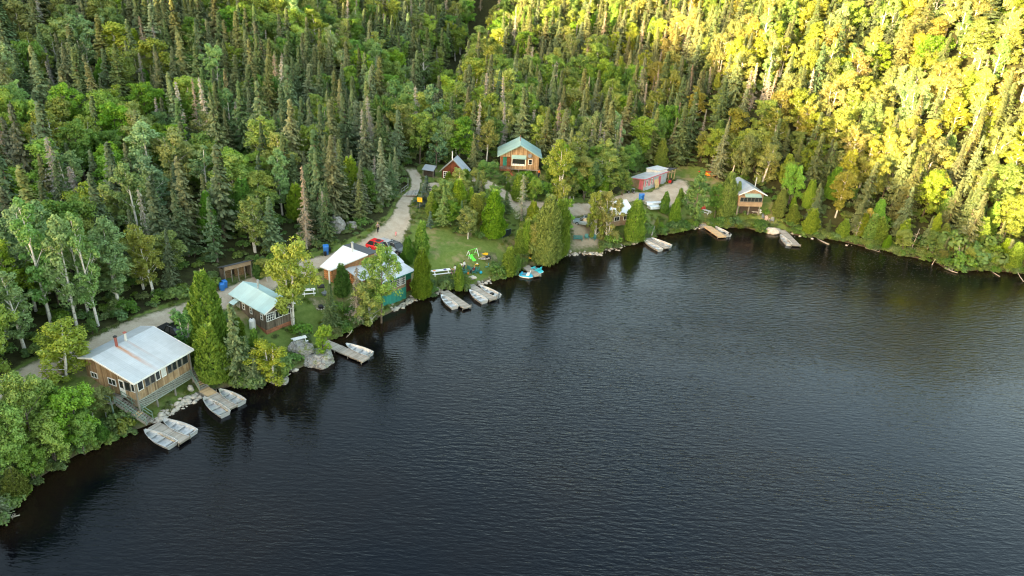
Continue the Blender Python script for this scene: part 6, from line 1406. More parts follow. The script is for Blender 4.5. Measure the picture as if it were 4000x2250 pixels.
# grill, fire pits, toys
P = G(1255, 1142); e = empty('barbecue_grill', tuple(P), .3, 'black barbecue grill on the lawn beside the picnic table', 'grill')
g_ = MB(0); g_.box(-.5, .5, -.28, .28, .75, .95); g_.build('firebox', 'black', e, .03); MB(0).loft([[(-.5, -.28, .955), (.5, -.28, .955), (.5, .28, .955), (-.5, .28, .955)], [(-.45, -.15, 1.2), (.45, -.15, 1.2), (.45, .2, 1.2), (-.45, .2, 1.2)]]).build('lid', 'black', e, .04)
for x, y in ((-.45, -.22), (.45, -.22), (-.45, .22), (.45, .22)): MB(0).box(x-.03, x+.03, y-.03, y+.03, 0, .75).build('leg', 'steel', e)
P = G(1270, 1152); thing1('tipped_wheelbarrow', MB().loft([[(-.3, -.2, 0), (.3, -.2, 0), (.3, .2, .0), (-.3, .2, .0)], [(-.45, -.3, .35), (.45, -.3, .35), (.45, .35, .5), (-.45, .35, .5)]]), 'grey_plastic', tuple(P), 'dark grey wheelbarrow tray tipped beside the grill', 'wheelbarrow', 1.2, bevel=.03)
P = G(1254, 1204); e = empty('fire_pit', tuple(P), .2, 'black drum fire pit with pale stones on the bare patch of lawn', 'fire pit'); MB(0).tube([(0, 0, .02), (0, 0, .42)], [.34, .36], 14).build('drum', 'black', e)
for k in range(9): a = k*.7; MB(0).lathe([(.05, 0), (.14, .03), (.12, .12), (.03, .16)], (.55*math.cos(a), .5*math.sin(a), 0), 6).build('stone', 'rock_pale', e)
P = G(1888, 1007); e = empty('fire_ring', tuple(P), .2, 'stone fire ring with ash and timber on the play lawn', 'fire ring')
for k in range(13): a = k*.483; MB(0).lathe([(.08, 0), (.17, .04), (.15, .13), (.04, .18)], (1.0*math.cos(a), .75*math.sin(a), 0), 6).build('stone', 'rock_pale', e)
MB(0).lathe([(.85, .0), (.8, .03), (.1, .05)], (0, 0, 0), 14).build('ash', flat('ash', (.28, .26, .25), .95), e); MB(0).beam((-.6, -.2, .12), (.5, .3, .2), .1, .1).build('timber', 'wood_fresh', e)
P = G(1906, 1013); e = empty('steel_drum', tuple(P), .4, 'black drum lying beside the stone fire ring', 'drum'); MB(0).tube([(-.4, 0, .33), (-.38, 0, .33), (.38, 0, .33), (.4, 0, .33)], [.3, .33, .33, .3], 16).build('body', 'black', e); MB(0).tube([(.401, 0, .33), (.43, 0, .33)], .2, 12).build('lid', 'steel', e)
P = G(1895, 993); thing1('sand_tray', MB().loft([[(-.45, -.3, 0), (.45, -.3, 0), (.45, .3, 0), (-.45, .3, 0)], [(-.5, -.35, .18), (.5, -.35, .18), (.5, .35, .18), (-.5, .35, .18)]]), 'yellow', tuple(P), 'pale yellow toy box lid behind the fire ring', 'toy', -.1, bevel=.03)
P = G(1863, 1037); e = empty('toy_truck', tuple(P), .4, 'small yellow and white ride-on toy at the foot of the slide', 'toy'); MB(0).box(-.3, .3, -.15, .15, .1, .25).build('body', 'yellow', e, .03); MB(0).box(-.1, .15, -.13, .13, .26, .42).build('seat', 'white', e, .03)
for x in (-.2, .2): MB(0).tube([(x, -.18, .09), (x, .18, .09)], .09, 10).build('wheel', 'tyre', e)
P = G(1878, 1069); thing1('beach_ball', MB().lathe([(.01, 0), (.14, .03), (.23, .13), (.25, .25), (.23, .37), (.14, .47), (.01, .5)], n=16), 'cyan', tuple(P), 'light blue ball on the grass right of the chairs', 'ball')
P = G(1828, 1071); thing1('orange_bucket', MB().lathe([(.11, 0), (.16, .28), (.17, .3)]), 'orange', tuple(P), 'orange bucket between the teal chairs', 'bucket')
P = G(1903, 1045); e = empty('kick_scooter', tuple(P), .3, 'light blue child scooter standing on the play lawn', 'scooter'); s = MB(0); s.box(-.35, .25, -.06, .06, .1, .14); s.tube([(.28, 0, .1), (.2, 0, .85)], .025, 6); s.build('frame', 'cyan', e); MB(0).tube([(.2, -.22, .85), (.2, .22, .85)], .02, 6).build('handlebar', 'black', e)
for x in (-.38, .3): MB(0).tube([(x, -.02, .09), (x, .02, .09)], .09, 10).build('wheel', 'tyre', e)
P = G(1905, 1029); m_ = MB(); m_.tube([(.42*math.cos(a), .42*math.sin(a), .02) for a in np.linspace(0, 6.28, 25)], .02, 5); thing1('hula_hoop', m_, 'pink', tuple(P), 'pale hoop lying on the play lawn', 'hoop')
# swing set
pa, pb = G(1829, 1008), G(1861, 995); rz = math.atan2((pb-pa)[1], (pb-pa)[0]); L = math.hypot(*(pb-pa)[:2]); e = empty('swing_set', tuple(pa), rz, 'white and lime swing set with a slide on the play lawn', 'swing set')
MB(0).tube([(-.1, 0, 2.0), (L+.1, 0, 2.0)], .06, 8).build('top_bar', 'lime', e)
for x in (0, L):
    for s in (-1, 1): MB(0).tube([(x, 0, 2.0), (x, s*.95, 0)], .055, 7).build('leg', 'white', e)
    MB(0).tube([(x, -.62, .7), (x, .62, .7)], .04, 6).build('cross_bar', 'lime', e)
for x in (L*.35, L*.65):
    m_ = MB(0); m_.tube([(x-.2, 0, 2.0), (x-.2, 0, .55)], .012, 4); m_.tube([(x+.2, 0, 2.0), (x+.2, 0, .55)], .012, 4); so = m_.build('rope', 'lime', e); MB(0).box(x-.24, x+.24, -.1, .1, .5, .54).build('swing_seat', 'lime', so)
sl = MB(0); x = -.15
P = [(x, -.95, 1.25), (x, -1.5, .9), (x, -2.2, .4), (x, -2.8, .18)]
for a, b in zip(P[:-1], P[1:]): sl.hexa([(a[0]-.25, a[1], a[2]-.04), (a[0]+.25, a[1], a[2]-.04), (b[0]+.25, b[1], b[2]-.04), (b[0]-.25, b[1], b[2]-.04), (a[0]-.25, a[1], a[2]), (a[0]+.25, a[1], a[2]), (b[0]+.25, b[1], b[2]), (b[0]-.25, b[1], b[2])])
for s in (-1, 1):
    for a, b in zip(P[:-1], P[1:]): sl.beam((a[0]+s*.27, a[1], a[2]+.06), (b[0]+s*.27, b[1], b[2]+.06), .04, .2)
sl.build('slide', 'lime', e); ld2 = MB(0); ld2.beam((x-.25, -.95, 1.25), (x-.25, -.6, 0), .05, .05); ld2.beam((x+.25, -.95, 1.25), (x+.25, -.6, 0), .05, .05)
for k in range(4): ld2.beam((x-.25, -.68-.08*k, .25+.27*k), (x+.25, -.68-.08*k, .25+.27*k), .04, .04)
ld2.build('ladder', 'white', e); e.scale = (1, .62, .66)
# dark screen, yellow sign, bridge, tank, boards, mower, quad
pa, pb = G(1962, 932), G(1995, 920); rz = math.atan2((pb-pa)[1], (pb-pa)[0]); e = empty('shade_screen', tuple(pa), rz, 'dark green framed screen standing at the edge of the play lawn', 'screen')
MB(0).box(0, 2.1, -.02, .02, .15, 1.4).build('mesh_panel', flat('dark_screen', (.02, .035, .035), .7), e); f = MB(0); f.beam((0, 0, 1.42), (2.1, 0, 1.42), .06, .06); f.beam((0, 0, 0), (0, 0, 1.42), .06, .06); f.beam((2.1, 0, 0), (2.1, 0, 1.42), .06, .06); f.build('frame', 'wood_green', e)
P = G(1640, 820); e = empty('road_sign', tuple(P), rad(-8), 'yellow square sign on a thin post at the road bend', 'sign'); MB(0).tube([(0, 0, 0), (0, 0, 2.4)], .04, 7).build('post', 'steel', e); MB(0).box(-.45, .45, -.06, -.03, 1.5, 2.35).build('panel', flat('yellow_sign', (.85, .52, .01), .5), e)
m_ = MB(0)
for k, (w_, z) in enumerate(((.30, 2.12), (.24, 1.98), (.33, 1.72))): m_.box(-w_, w_, -.066, -.06, z, z+.05)
m_.build('lettering_lines', 'rust', e)
pa, pb = G(1567, 762), G(1594, 742); rz = math.atan2((pb-pa)[1], (pb-pa)[0]); L = math.hypot(*(pb-pa)[:2]); e = empty('bridge_railing', tuple(pa), rz, 'grey metal railing beside the small bridge on the road', 'railing')
m_ = MB(0); railing(m_, (0, 0, 0), (L, 0, .1), 1.1, 3, .07); m_.build('rails', 'steel', e); MB(0).beam((L, 0, 0), (L, 0, 2.6), .08, .08).build('tall_post', 'steel', e)
bq = [G(1572, 768), G(1600, 748), G(1638, 744), G(1628, 772)]; zt = max(p[2] for p in bq)+.12; m_ = MB(); m_.slab([(p[0], p[1], zt) for p in bq], .18); o = m_.build('bridge_deck', 'deck', None); tag(o, 'small grey plank bridge where the road narrows', 'bridge')
P = G(988, 1285); e = empty('water_tank', (P[0], P[1], P[2]), 0, 'white upright tank beside the grey wall of the turquoise roofed cabin', 'tank'); MB(0).lathe([(.38, 0), (.42, .1), (.42, 1.3), (.3, 1.5), (.1, 1.55)]).build('body', 'white', e, smooth=False); MB(0).lathe([(.1, 1.56), (.12, 1.66), (.03, 1.7)]).build('cap', 'black', e)
T_ = rad(50.6); sw = lambda lx, ly: (26.42+math.cos(T_)*lx-math.sin(T_)*ly, 144.94+math.sin(T_)*lx+math.cos(T_)*ly)
for k in range(6):
    a = sw(4.35+k*.28, -.45); o = MB().hexa([(-.09, 0, 0), (.09, 0, 0), (.09, .03, 0), (-.09, .03, 0), (-.09, .55, 1.75+.1*(k % 3)), (.09, .55, 1.75+.1*(k % 3)), (.09, .58, 1.75+.1*(k % 3)), (-.09, .58, 1.75+.1*(k % 3))])
    mb = MB(); mb.hexa([(-.09, 0, 0), (.09, 0, 0), (.09, .03, 0), (-.09, .03, 0), (-.09, .55, 1.75+.1*(k % 3)), (.09, .55, 1.75+.1*(k % 3)), (.09, .58, 1.75+.1*(k % 3)), (-.09, .58, 1.75+.1*(k % 3))])
    M.setdefault('yb', flat('pale_yellow_board', (.66, .50, .24), .8)); thing1('leaning_board', mb, 'yb', (a[0], a[1], float(height(a[0], a[1]))+.02), 'pale yellow board leaning on the long blue shed', 'board', T_, 'yellow boards leaning on the long shed')
def wheel(par, x, y, r, wd=.2, rim='steel'):
    m_ = MB(0); m_.tube([(x, y-wd/2, r), (x, y-wd/2+.02, r), (x, y+wd/2-.02, r), (x, y+wd/2, r)], [r*.9, r, r, r*.9], 18); w_ = m_.build('wheel', 'tyre', par)
    MB(0).tube([(x, y-wd/2-.006, r), (x, y+wd/2+.006, r)], r*.58, 12).build('rim', rim, w_)
P = G(2617, 716); e = empty('ride_on_mower', tuple(P), 1.2, 'red ride-on mower parked in front of the firewood shelter', 'mower'); MB(0).box(-.7, .1, -.3, .3, .3, .75).build('hood', 'red', e, .08); MB(0).box(.1, .8, -.4, .4, .25, .45).build('chassis', 'black', e, .05)
s = MB(0); s.box(.3, .7, -.22, .22, .46, .6); s.box(.66, .76, -.22, .22, .6, 1.0); s.build('seat', 'black', e, .03)
for x, r in ((-.5, .2), (.6, .28)):
    for y in (-.4, .4): wheel(e, x, y, r, .18)
P = G(2462, 753); e = empty('quad_bike', tuple(P), .3, 'black quad bike in the shade left of the long blue shed', 'quad bike'); MB(0).box(-.5, .6, -.22, .22, .5, .8).build('body', 'black', e, .06); MB(0).box(-.1, .5, -.15, .15, .8, .92).build('seat', 'grey_plastic', e, .04); MB(0).tube([(-.35, -.35, 1.1), (-.35, .35, 1.1)], .025, 6).build('handlebar', 'steel', e); r = MB(0); r.box(.5, .95, -.35, .35, .82, .86); r.box(-.85, -.5, -.35, .35, .8, .84); r.build('rack', 'steel', e)
for x in (-.6, .6):
    for y in (-.42, .42): wheel(e, x, y, .3, .24)
# ---------------------------------------------------------------- cars
def car(loc, rz, paint, label, L=4.5, W=1.85, H=1.65, pickup=False, roofc=None, name='parked_car'):
    e = empty(name, loc, rz, label, 'car'); h = W/2; hb = .95
    def ring(x, w_, z0, z1, r=.12): return [(x, -w_, z0+r), (x, -w_+r, z0), (x, w_-r, z0), (x, w_, z0+r), (x, w_, z1-r*1.3), (x, w_-r*1.6, z1), (x, -w_+r*1.6, z1), (x, -w_, z1-r*1.3)]
    secs = [ring(-L/2, h*.80, .42, .70), ring(-L/2+.12, h*.90, .32, .80), ring(-L/2+.5, h*.98, .27, .90), ring(-L*.20, h, .25, hb+.05), ring(L*.05, h, .25, hb+.05), ring(L*.36, h*.99, .26, hb+.04), ring(L/2-.15, h*.93, .32, .95), ring(L/2, h*.86, .42, .85)]
    MB(0).loft(secs).build('body', paint, e, .03, smooth=False)
    x0, x1, x2, x3 = (-L*.21, -L*.07, L*.14, L*.19) if pickup else (-L*.24, -L*.07, L*.33, L*.46)
    cab = MB(0); cab.hexa([(x0, -h*.88, hb), (x3, -h*.88, hb), (x3, h*.88, hb), (x0, h*.88, hb), (x1, -h*.68, H-.04), (x2, -h*.68, H-.04), (x2, h*.68, H-.04), (x1, h*.68, H-.04)]); cab.build('windows', 'glass', e, .03)
    MB(0).box(x1-.06, x2+.05, -h*.70, h*.70, H-.06, H).build('roof', paint, e, .03)
    pl = MB(0)
    for s in (-1, 1):
        for a, b in (((x0, s*h*.89, hb), (x1, s*h*.70, H-.03)), ((x3, s*h*.89, hb), (x2, s*h*.70, H-.03)), (((x0+x3)/2+.1, s*h*.89, hb), ((x1+x2)/2, s*h*.70, H-.03))): pl.beam(a, b, .07, .07)
    pl.build('pillar', paint, e)
    if roofc: MB(0).box(x1+.15, (x1+x2)/2+.1, -h*.5, h*.5, H+.002, H+.012).build('sunroof', roofc, e)
    else:
        for s in (-1, 1): MB(0).box(x1+.1, x2-.1, s*h*.6-.02, s*h*.6+.02, H+.002, H+.05).build('roof_rail', 'steel', e)
    if pickup: MB(0).box(L*.22, L*.47, -h*.8, h*.8, hb+.052, hb+.06).build('cargo_bed', 'black', e)
    MB(0).box(-L/2-.04, -L/2+.2, -h*.75, h*.75, .36, .52).build('bumper', 'black', e, .03); MB(0).box(L/2-.2, L/2+.04, -h*.75, h*.75, .38, .54).build('bumper', 'black', e, .03)
    for s in (-1, 1):
        MB(0).box(-L/2+.02, -L/2+.2, s*h*.66-.14, s*h*.66+.14, .66, .78).build('headlight', 'white', e, .02); MB(0).box(L/2-.12, L/2+.01, s*h*.74-.09, s*h*.74+.09, .68, .86).build('tail_light', 'red', e, .02)
        MB(0).box(x0+.1, x0+.25, s*(h+.02)-.08, s*(h+.02)+.08, hb-.02, hb+.12).build('side_mirror', paint, e, .02)
        for x in (-L*.31, L*.29): wheel(e, x, s*(h-.1), .35, .22)
    return e
M['car_red'] = flat('red_car_paint', (.62, .015, .02), .2, var=.03, spec=.7); M['car_silver'] = flat('grey_blue_car_paint', (.34, .42, .46), .28, .3, var=.03, spec=.6); M['car_black'] = flat('black_car_paint', (.012, .013, .016), .2, var=.03, spec=.7); M['car_grey'] = flat('pale_grey_car_paint', (.42, .44, .46), .3, .2, var=.03)
def gp(u, v, up=.07): P = G(u, v); return (P[0], P[1], P[2]+up)
car(gp(1484,980), rad(-205), 'car_red', 'bright red car with black sunroof parked behind the white roofed house', 4.5, roofc='black')
car(gp(1545,985), rad(-215), 'car_black', 'dark car parked at the right of the red one', 4.4); car(gp(1515,978), rad(-210), 'car_grey', 'pale grey car squeezed between the red and the dark one', 4.3)
car(gp(2284,880), rad(-12), 'car_silver', 'grey-blue hatchback with white roof rails on the dirt yard, half hidden by a birch', 4.5, roofc='black')
car(gp(690,1318), rad(-205), 'car_black', 'black pickup truck behind the right end of the front cabin', 5.2, pickup=True, name='pickup_truck')
# ---------------------------------------------------------------- stones, logs
def boulder(name, P, s, label, mat='rock', seed=0, cat='boulder', group=None, rz=0):
    import bmesh
    bm = bmesh.new(); bmesh.ops.create_icosphere(bm, subdivisions=4, radius=1); r = np.random.default_rng(seed); D = unit(r.normal(0, 1, (14, 3))); H = .62+.30*r.random(14)
    for v in bm.verts:
        c = np.array(v.co); k = 1.0
        for d, h in zip(D, H):
            t = c@d
            if t > h: k = min(k, h/t)
        n = 1+.07*math.sin(7*c[0]+seed)*math.sin(6*c[1]+2*c[2])+.04*math.sin(17*c[2]+9*c[0])+.03*math.sin(23*c[1]-11*c[0]+seed)
        v.co = Vector(c*k*n*np.array(s))
    me = bpy.data.meshes.new(name); bm.to_mesh(me); bm.free(); me.materials.append(M[mat]); o = linko(name, me, None, tuple(P), rz); return tag(o, label, cat, group)
P = bp(1235, 1400, .6); boulder('shore_boulder', (P[0]+.1, P[1]+.5, -.1), (2.5, 2.3, 1.5), 'big grey granite outcrop at the water under the white picnic table', seed=3, rz=.7)
P = bp(1170, 1355, 1.5); boulder('shore_boulder', (P[0], P[1]+.2, 1.0), (1.8, 1.5, 1.1), 'flat granite ledge directly beneath the picnic table legs', seed=5)
P = bp(1060, 1490, .2); boulder('shore_boulder', (P[0]+.8, P[1]+.6, .0), (1.2, 1.4, .7), 'low pale boulder at the waterline left of the granite outcrop', seed=8)
P = G(1318, 910); boulder('roadside_boulder', (P[0]-.3, P[1]+1, P[2]+.4), (1.5, 1.3, 2.3), 'steep blue-grey rock face in the bushes above the road', seed=11)
P = G(1340, 905); boulder('roadside_boulder', (P[0]+1.0, P[1]+2, P[2]+.1), (1.3, 1.1, 1.1), 'smaller grey rock right of the steep rock face above the road', seed=12)
P = bp(3022, 905, .4); boulder('shore_boulder', (P[0], P[1]+.6, .2), (1.5, 1.3, .9), 'pale boulder left of the whitish dock furthest right', 'rock_pale', 14)
P = G(744, 1524); boulder('shore_boulder', (P[0], P[1], P[2]+.2), (.45, .4, .5), 'round pale stone on the bank under the front cabin', 'rock_pale', 15)
P = bp(2748, 885, .3); boulder('shore_boulder', (P[0], P[1]+.3, .2), (.8, .7, .6), 'grey boulder under the shore end of the fresh yellow dock', 'rock', 16)
P = bp(1845, 1085, 1.1); boulder('lawn_boulder', (P[0], P[1], P[2]+.05), (.7, .5, .3), 'low pale boulder on the grass in front of the seated person', 'rock_pale', 17)
P = G(1508, 520); boulder('rock_outcrop', (P[0], P[1], P[2]+.3), (4, 3, 1.6), 'pale bare bank in a forest gap on the left slope', 'rock_pale', 18)
# small stones heaped at the waterline, too many to count
def rubble(name, spans, n, smin, smax, mat, seed, up=.1):
    import bmesh
    r = np.random.default_rng(seed); V = []; F = []; bm = bmesh.new(); bmesh.ops.create_icosphere(bm, subdivisions=1, radius=1); base = np.array([v.co[:] for v in bm.verts]); fs = np.array([[v.index for v in f.verts] for f in bm.faces]); bm.free()
    k = 0
    for (u0, v0), (u1, v1), cnt in spans:
        for i in range(cnt):
            f = r.random(); p = bp(u0+(u1-u0)*f, v0+(v1-v0)*f, .05); s = smin+(smax-smin)*r.random()**2; c = base*(1+.25*r.normal(0, 1, (len(base), 1)))*s*np.array([1.2, 1, .7])*(.8+.4*r.random(3))
            a = r.random()*6.28; R = np.array([[math.cos(a), -math.sin(a), 0], [math.sin(a), math.cos(a), 0], [0, 0, 1]]); off = np.array([r.normal(0, .35), r.normal(0, .35)+.25, 0]); x, y = p[0]+off[0], p[1]+off[1]
            z = max(float(height(x, y)), -.05)+s*.25; V.append(c@R.T+[x, y, z]); F.append(fs+k*len(base)); k += 1
    me = mesh_np(name, np.concatenate(V), np.concatenate(F), [M[mat]]); return tag(linko(name, me), kind='stuff')
rubble('shore_stones', [((600,1650),(780,1545),110), ((1540,1215),(1618,1165),90), ((1870,1118),(1930,1092),26), ((2180,998),(2345,990),80), ((2345,990),(2500,942),45), ((1690,1158),(1745,1130),18), ((3090,920),(3400,976),8), ((2700,893),(2760,888),14), ((1110,1465),(1150,1455),10)], 0, .1, .38, 'rock_pale', 4)
def log(P, rz, L, r_, label, tilt=0.0, branches=0, seed=1):
    T = Tubes(); r = np.random.default_rng(seed); T.add([(0, 0, 0), (L*.5, .1, tilt*L*.5), (L, 0, tilt*L)], [r_, r_*.75, r_*.35], 7)
    for k in range(branches):
        f = .25+.7*r.random(); p = np.array([L*f, .05, tilt*L*f]); d = unit(np.array([.6, r.normal(0, 1), abs(r.normal(0, .7))])); l = L*.35*(1.2-f)
        T.add([p, p+d*l*.5, p+d*l+[0, 0, .1]], [r_*.4, r_*.25, .01], 5)
        for j in range(2): e_ = unit(d+r.normal(0, .6, 3)); T.add([p+d*l*.5, p+d*l*.5+e_*l*.4], [r_*.2, .008], 4)
    o = linko('driftwood_log', T.mesh('driftwood_log', M['deadwood']), None, tuple(P), rz); return tag(o, label, 'driftwood', 'driftwood along the water')
def l2(u0, v0, u1, v1, r_, lab, z=.1, br=0, seed=1, z1=None):
    a, b = bp(u0, v0, z), bp(u1, v1, z if z1 is None else z1); log(a, math.atan2(b[1]-a[1], b[0]-a[0]), math.hypot(*(b-a)[:2]), r_, lab, 0 if z1 is None else (z1-z)/math.hypot(*(b-a)[:2]), br, seed)
l2(3238, 955, 3192, 932, .16, 'bleached log floating off the bank right of the last dock')
l2(3640, 1036, 3655, 1012, .08, 'bleached branching driftwood by the right shore, leftmost of the tangled ones', br=6, seed=3, z1=1.4)
l2(3740, 1066, 3690, 1048, .09, 'long bleached branch lying at the foot of the overhanging right shore tree', br=9, seed=4, z=.2); l2(3905, 1080, 3860, 1050, .1, 'short bleached branch near the right edge shore', br=5, seed=5)
l2(3998, 1100, 3975, 1062, .08, 'bleached trunk leaning into the water at the right edge', br=3, seed=6, z1=1.2); l2(-10, 2040, 78, 2012, .10, 'pale bare branches reaching over the water at the bottom left edge', br=9, seed=7, z=.4)
l2(2545, 920, 2572, 855, .12, 'pale leaning stump on the bank between the boats and cedars', z=.8, z1=2.2, seed=8); l2(3380, 968, 3440, 985, .08, 'thin grey driftwood under the right shore spruces', br=4, seed=9)
P = G(1380, 1262)
# root tangle of the half bare spruce
l2(1375, 1290, 1352, 1320, .07, 'bleached root tangle hanging over the water below the half bare spruce', z=.9, z1=.1, br=8, seed=12)
# bare bleached shrubs on the right shore
for k, (u, v, h_) in enumerate(((3335, 935, 4.5), (3555, 985, 5), (3745, 1040, 4.0), (3870, 1040, 3.2), (3610, 990, 3.5))):
    P = G(u, v); o = linko('dead_shore_tree', make_bare_broad(20+k, h_, R=1.2), None, tuple(P), k); o.rotation_euler = (.1, .25 if k > 1 else .05, k*1.3)
    tag(o, ['thin bleached dead tree at the water, leftmost on the right shore', 'bleached dead tree between spruces on the right shore', 'white twiggy dead tree inside the overhanging shore tree', 'small white dead tree rightmost on the shore', 'bleached leaning dead tree left of the overhanging shore tree'][k], 'dead tree', 'dead trees on the right shore')
# pond weed streaks on the water
V = []; F = []; r = np.random.default_rng(8); k = 0
for u0, v0, du, dv, n in ((2830, 1120, 90, 35, 300), (3500, 1040, 300, 60, 1300), (2600, 1010, 30, 40, 90), (3300, 1010, 180, 40, 500)):
    for i in range(n):
        p = bp(u0+r.normal(0, du), v0+r.normal(0, dv)+.0, .012)
        if shore_dist(p[0], p[1]) > -.6: continue
        a = r.normal(.2, .5); l, w_ = .10+.16*r.random(), .03+.03*r.random(); c, s = math.cos(a), math.sin(a)
        V += [(p[0]+c*l, p[1]+s*l, p[2]), (p[0]-s*w_, p[1]+c*w_, p[2]), (p[0]-c*l, p[1]-s*l, p[2]), (p[0]+s*w_, p[1]-c*w_, p[2])]; F.append((k, k+1, k+2, k+3)); k += 4
tag(linko('pond_weed', mesh_np('pond_weed', V, np.array(F), [flat('pond_weed', (.045, .045, .018), .7)])), kind='stuff')
# ---------------------------------------------------------------- people
def skinned(name, verts, edges, radii, mat, par, root=0, sub=2):
    me = bpy.data.meshes.new(name); me.from_pydata(verts, edges, []); o = linko(name, me, par); me.materials.append(mat if not isinstance(mat, str) else M[mat])
    sk = o.modifiers.new('skin', 'SKIN'); sk.use_smooth_shade = True
    for i, r_ in enumerate(radii): me.skin_vertices[0].data[i].radius = (r_, r_)
    for d in me.skin_vertices[0].data: d.use_root = False
    me.skin_vertices[0].data[root].use_root = True
    s = o.modifiers.new('sub', 'SUBSURF'); s.levels = sub; s.render_levels = sub; return o
M['skin'] = flat('skin', (.52, .32, .23), .6, var=.05)
def person(loc, rz, label, top, low, hair, pose='stand', s=1.0, bare_legs=False, sleeves='short'):
    e = empty('person', loc, rz, label, 'person'); e.scale = (s, s, s)
    if pose == 'sit':
        hip = (0, 0, .45); K = [(-.11, -.42, .50), (.11, -.42, .50)]; A = [(-.12, -.50, .10), (.12, -.50, .10)]; T = [(-.12, -.64, .06), (.12, -.64, .06)]; lean = .10
        chest = (0, .12, .88); neck = (0, .15, 1.03); hd = (0, .12, 1.20); E = [(-.30, .02, .72), (.30, .02, .72)]; Hn = [(-.30, -.22, .68), (.30, -.22, .68)]
    else:
        st = .28 if pose == 'walk' else .04; hip = (0, 0, .92); K = [(-.10, -st*.6-.02, .50), (.10, st*.45, .50)]; A = [(-.10, -st, .09), (.10, st, .11)]; T = [(-.11, -st-.14, .04), (.11, st-.13, .05)]
        chest = (0, -.02, 1.30); neck = (0, -.01, 1.47); hd = (0, -.03, 1.62); sw_ = .18 if pose == 'walk' else .03; E = [(-.27, sw_*.6, 1.12), (.27, -sw_*.5, 1.12)]; Hn = [(-.29, sw_-.12, .90), (.29, -sw_-.14, .92)]
    v = []; ed = []; r_ = []
    def add(p, rr, frm=None):
        v.append(tuple(p)); r_.append(rr)
        if frm is not None: ed.append((frm, len(v)-1))
        return len(v)-1
    b = add(hip, .13); w_ = add((np.array(hip)*.5+np.array(chest)*.5), .115, b); c = add(chest, .135, w_); n = add(neck, .055, c); h0 = add(hd, .085, n); h1 = add((hd[0], hd[1], hd[2]+.09), .075, h0); add((hd[0], hd[1]-.095, hd[2]-.005), .016, h0)
    for k, sx in enumerate((-1, 1)):
        sh = add((sx*.17, chest[1], chest[2]+.08), .06, c); el = add(E[k], .042, sh); wr = add(Hn[k], .028, el); d = unit(np.array(Hn[k])-np.array(E[k])); pm = add(np.array(Hn[k])+d*.06, .034, wr)
        for f in range(4): q = np.array(Hn[k])+d*.10+np.array([0, (f-1.5)*.02, 0]); a1 = add(q, .010, pm); add(q+d*(.05+.015*(f in (1, 2)))+np.array([0, 0, -.015]), .008, a1)
        q = np.array(Hn[k])+d*.05+np.array([-sx*.035, -.02, 0]); a1 = add(q, .011, pm); add(q+d*.04, .009, a1)
        hp_ = add((sx*.10, hip[1]-.0, hip[2]-.06), .095, b); kn = add(K[k], .062, hp_); an = add(A[k], .038, kn); add(T[k], .036, an)
    body = skinned('body', v, ed, r_, 'skin', e)
    ix = lambda i: v[i]
    tv = [hip, tuple(np.array(hip)*.5+np.array(chest)*.5), chest, (neck[0], neck[1], neck[2]-.05)]; te = [(0, 1), (1, 2), (2, 3)]; tr_ = [.15, .145, .16, .09]
    for k, sx in enumerate((-1, 1)):
        i = len(tv); tv.append((sx*.18, chest[1], chest[2]+.08)); te.append((2, i)); tr_.append(.085); q = np.array(tv[i])*.45+np.array(E[k])*.55 if sleeves == 'short' else np.array(Hn[k]); 
        if sleeves == 'long': tv.append(tuple(E[k])); te.append((i, i+1)); tr_.append(.058); tv.append(tuple(Hn[k])); te.append((i+1, i+2)); tr_.append(.042)
        elif sleeves == 'short': tv.append(tuple(q)); te.append((i, i+1)); tr_.append(.062)
    skinned('shirt', tv, te, tr_, top, e)
    lv = [hip]; le = []; lr = [.145]
    for k, sx in enumerate((-1, 1)):
        i = len(lv); lv += [(sx*.10, hip[1], hip[2]-.07), tuple(K[k])]; le += [(0, i), (i, i+1)]; lr += [.112, .082]
        if not bare_legs: lv.append(tuple(A[k])); le.append((i+1, i+2)); lr.append(.06)
    skinned('trousers' if not bare_legs else 'shorts', lv, le, lr, low, e)
    skinned('hair', [(hd[0], hd[1]+.03, hd[2]+.02), (hd[0], hd[1]+.015, hd[2]+.10), (hd[0], hd[1]+.07, hd[2]-.08)], [(0, 1), (0, 2)], [.098, .085, .06], hair, e)
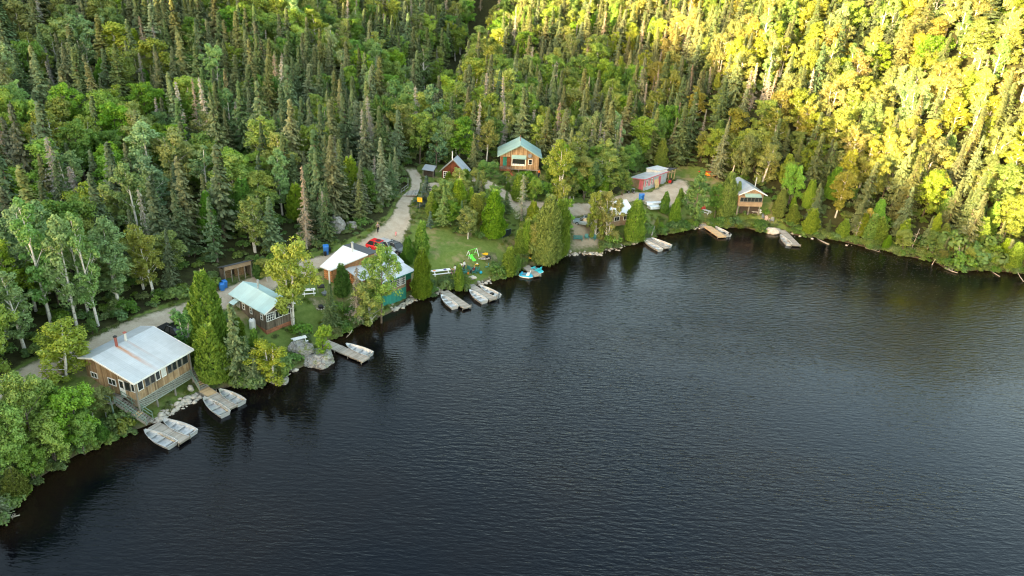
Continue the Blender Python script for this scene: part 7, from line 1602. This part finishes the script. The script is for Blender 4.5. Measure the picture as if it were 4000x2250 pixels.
    for k in range(2): 
        m_ = MB(0); t = T[k]; m_.box(t[0]-.05, t[0]+.05, t[1]-.06, A[k][1]+.06, t[2]-.045, t[2]+.04); m_.build('shoe', 'black' if not bare_legs else 'white', e, .02)
    fm = MB(0)
    for sx in (-1, 1): fm.box(sx*.034-.012, sx*.034+.012, hd[1]-.094, hd[1]-.080, hd[2]+.025, hd[2]+.037)
    fm.build('eyes', 'black', e); fm = MB(0); fm.box(-.025, .025, hd[1]-.09, hd[1]-.078, hd[2]-.052, hd[2]-.042); fm.build('mouth', 'coral', e); return e
cl = lambda n_, c: flat(n_, c, .85, var=.1)
blond = cl('blond_hair', (.45, .30, .14)); dark = cl('dark_hair', (.04, .025, .02)); blk = cl('black_cloth', (.015, .015, .02)); navy = cl('navy_cloth', (.02, .03, .09)); mar = cl('maroon_cloth', (.14, .035, .04)); wht = cl('white_cloth', (.72, .72, .72)); pnk = cl('pink_cloth', (.75, .28, .32)); gryc = cl('grey_cloth', (.25, .2, .2))
def gz(u, v): P = G(u, v); return (P[0], P[1], P[2]+.06)
person(gz(1476, 908), rad(20), 'adult with light hair walking along the roadside verge in grey vest and black trousers', gryc, blk, blond, 'walk')
person(gz(1547, 927), rad(-10), 'small child in pink standing alone on the gravel road', pnk, pnk, dark, 'walk', .62, True)
person(gz(1764, 1087), rad(100), 'person in black top and navy trousers standing right of the long picnic table', blk, navy, blond, 'stand', .98)
person(gz(1776, 1074), rad(-120), 'person in white shirt standing behind the one in black', wht, gryc, dark, 'stand')
person(gz(1800, 1062), rad(180), 'person in white top partly behind the small pointed cedar', wht, navy, dark, 'stand', .97)
person(gz(1812, 1056), rad(60), 'person in white and navy standing behind the teal chairs', wht, navy, dark, 'stand', .97, False, 'long')
P = CHAIR_P.location; person((P[0], P[1], P[2]-.02), CHAIR_P.rotation_euler[2], 'person in maroon sitting in a teal garden chair on the play lawn', mar, blk, blond, 'sit', 1.0, False, 'long')
P = gz(2104, 694); person(P, rad(30), 'person in orange standing below the right corner of the gable cabin', cl('orange_cloth', (.75, .20, .03)), navy, dark, 'stand')
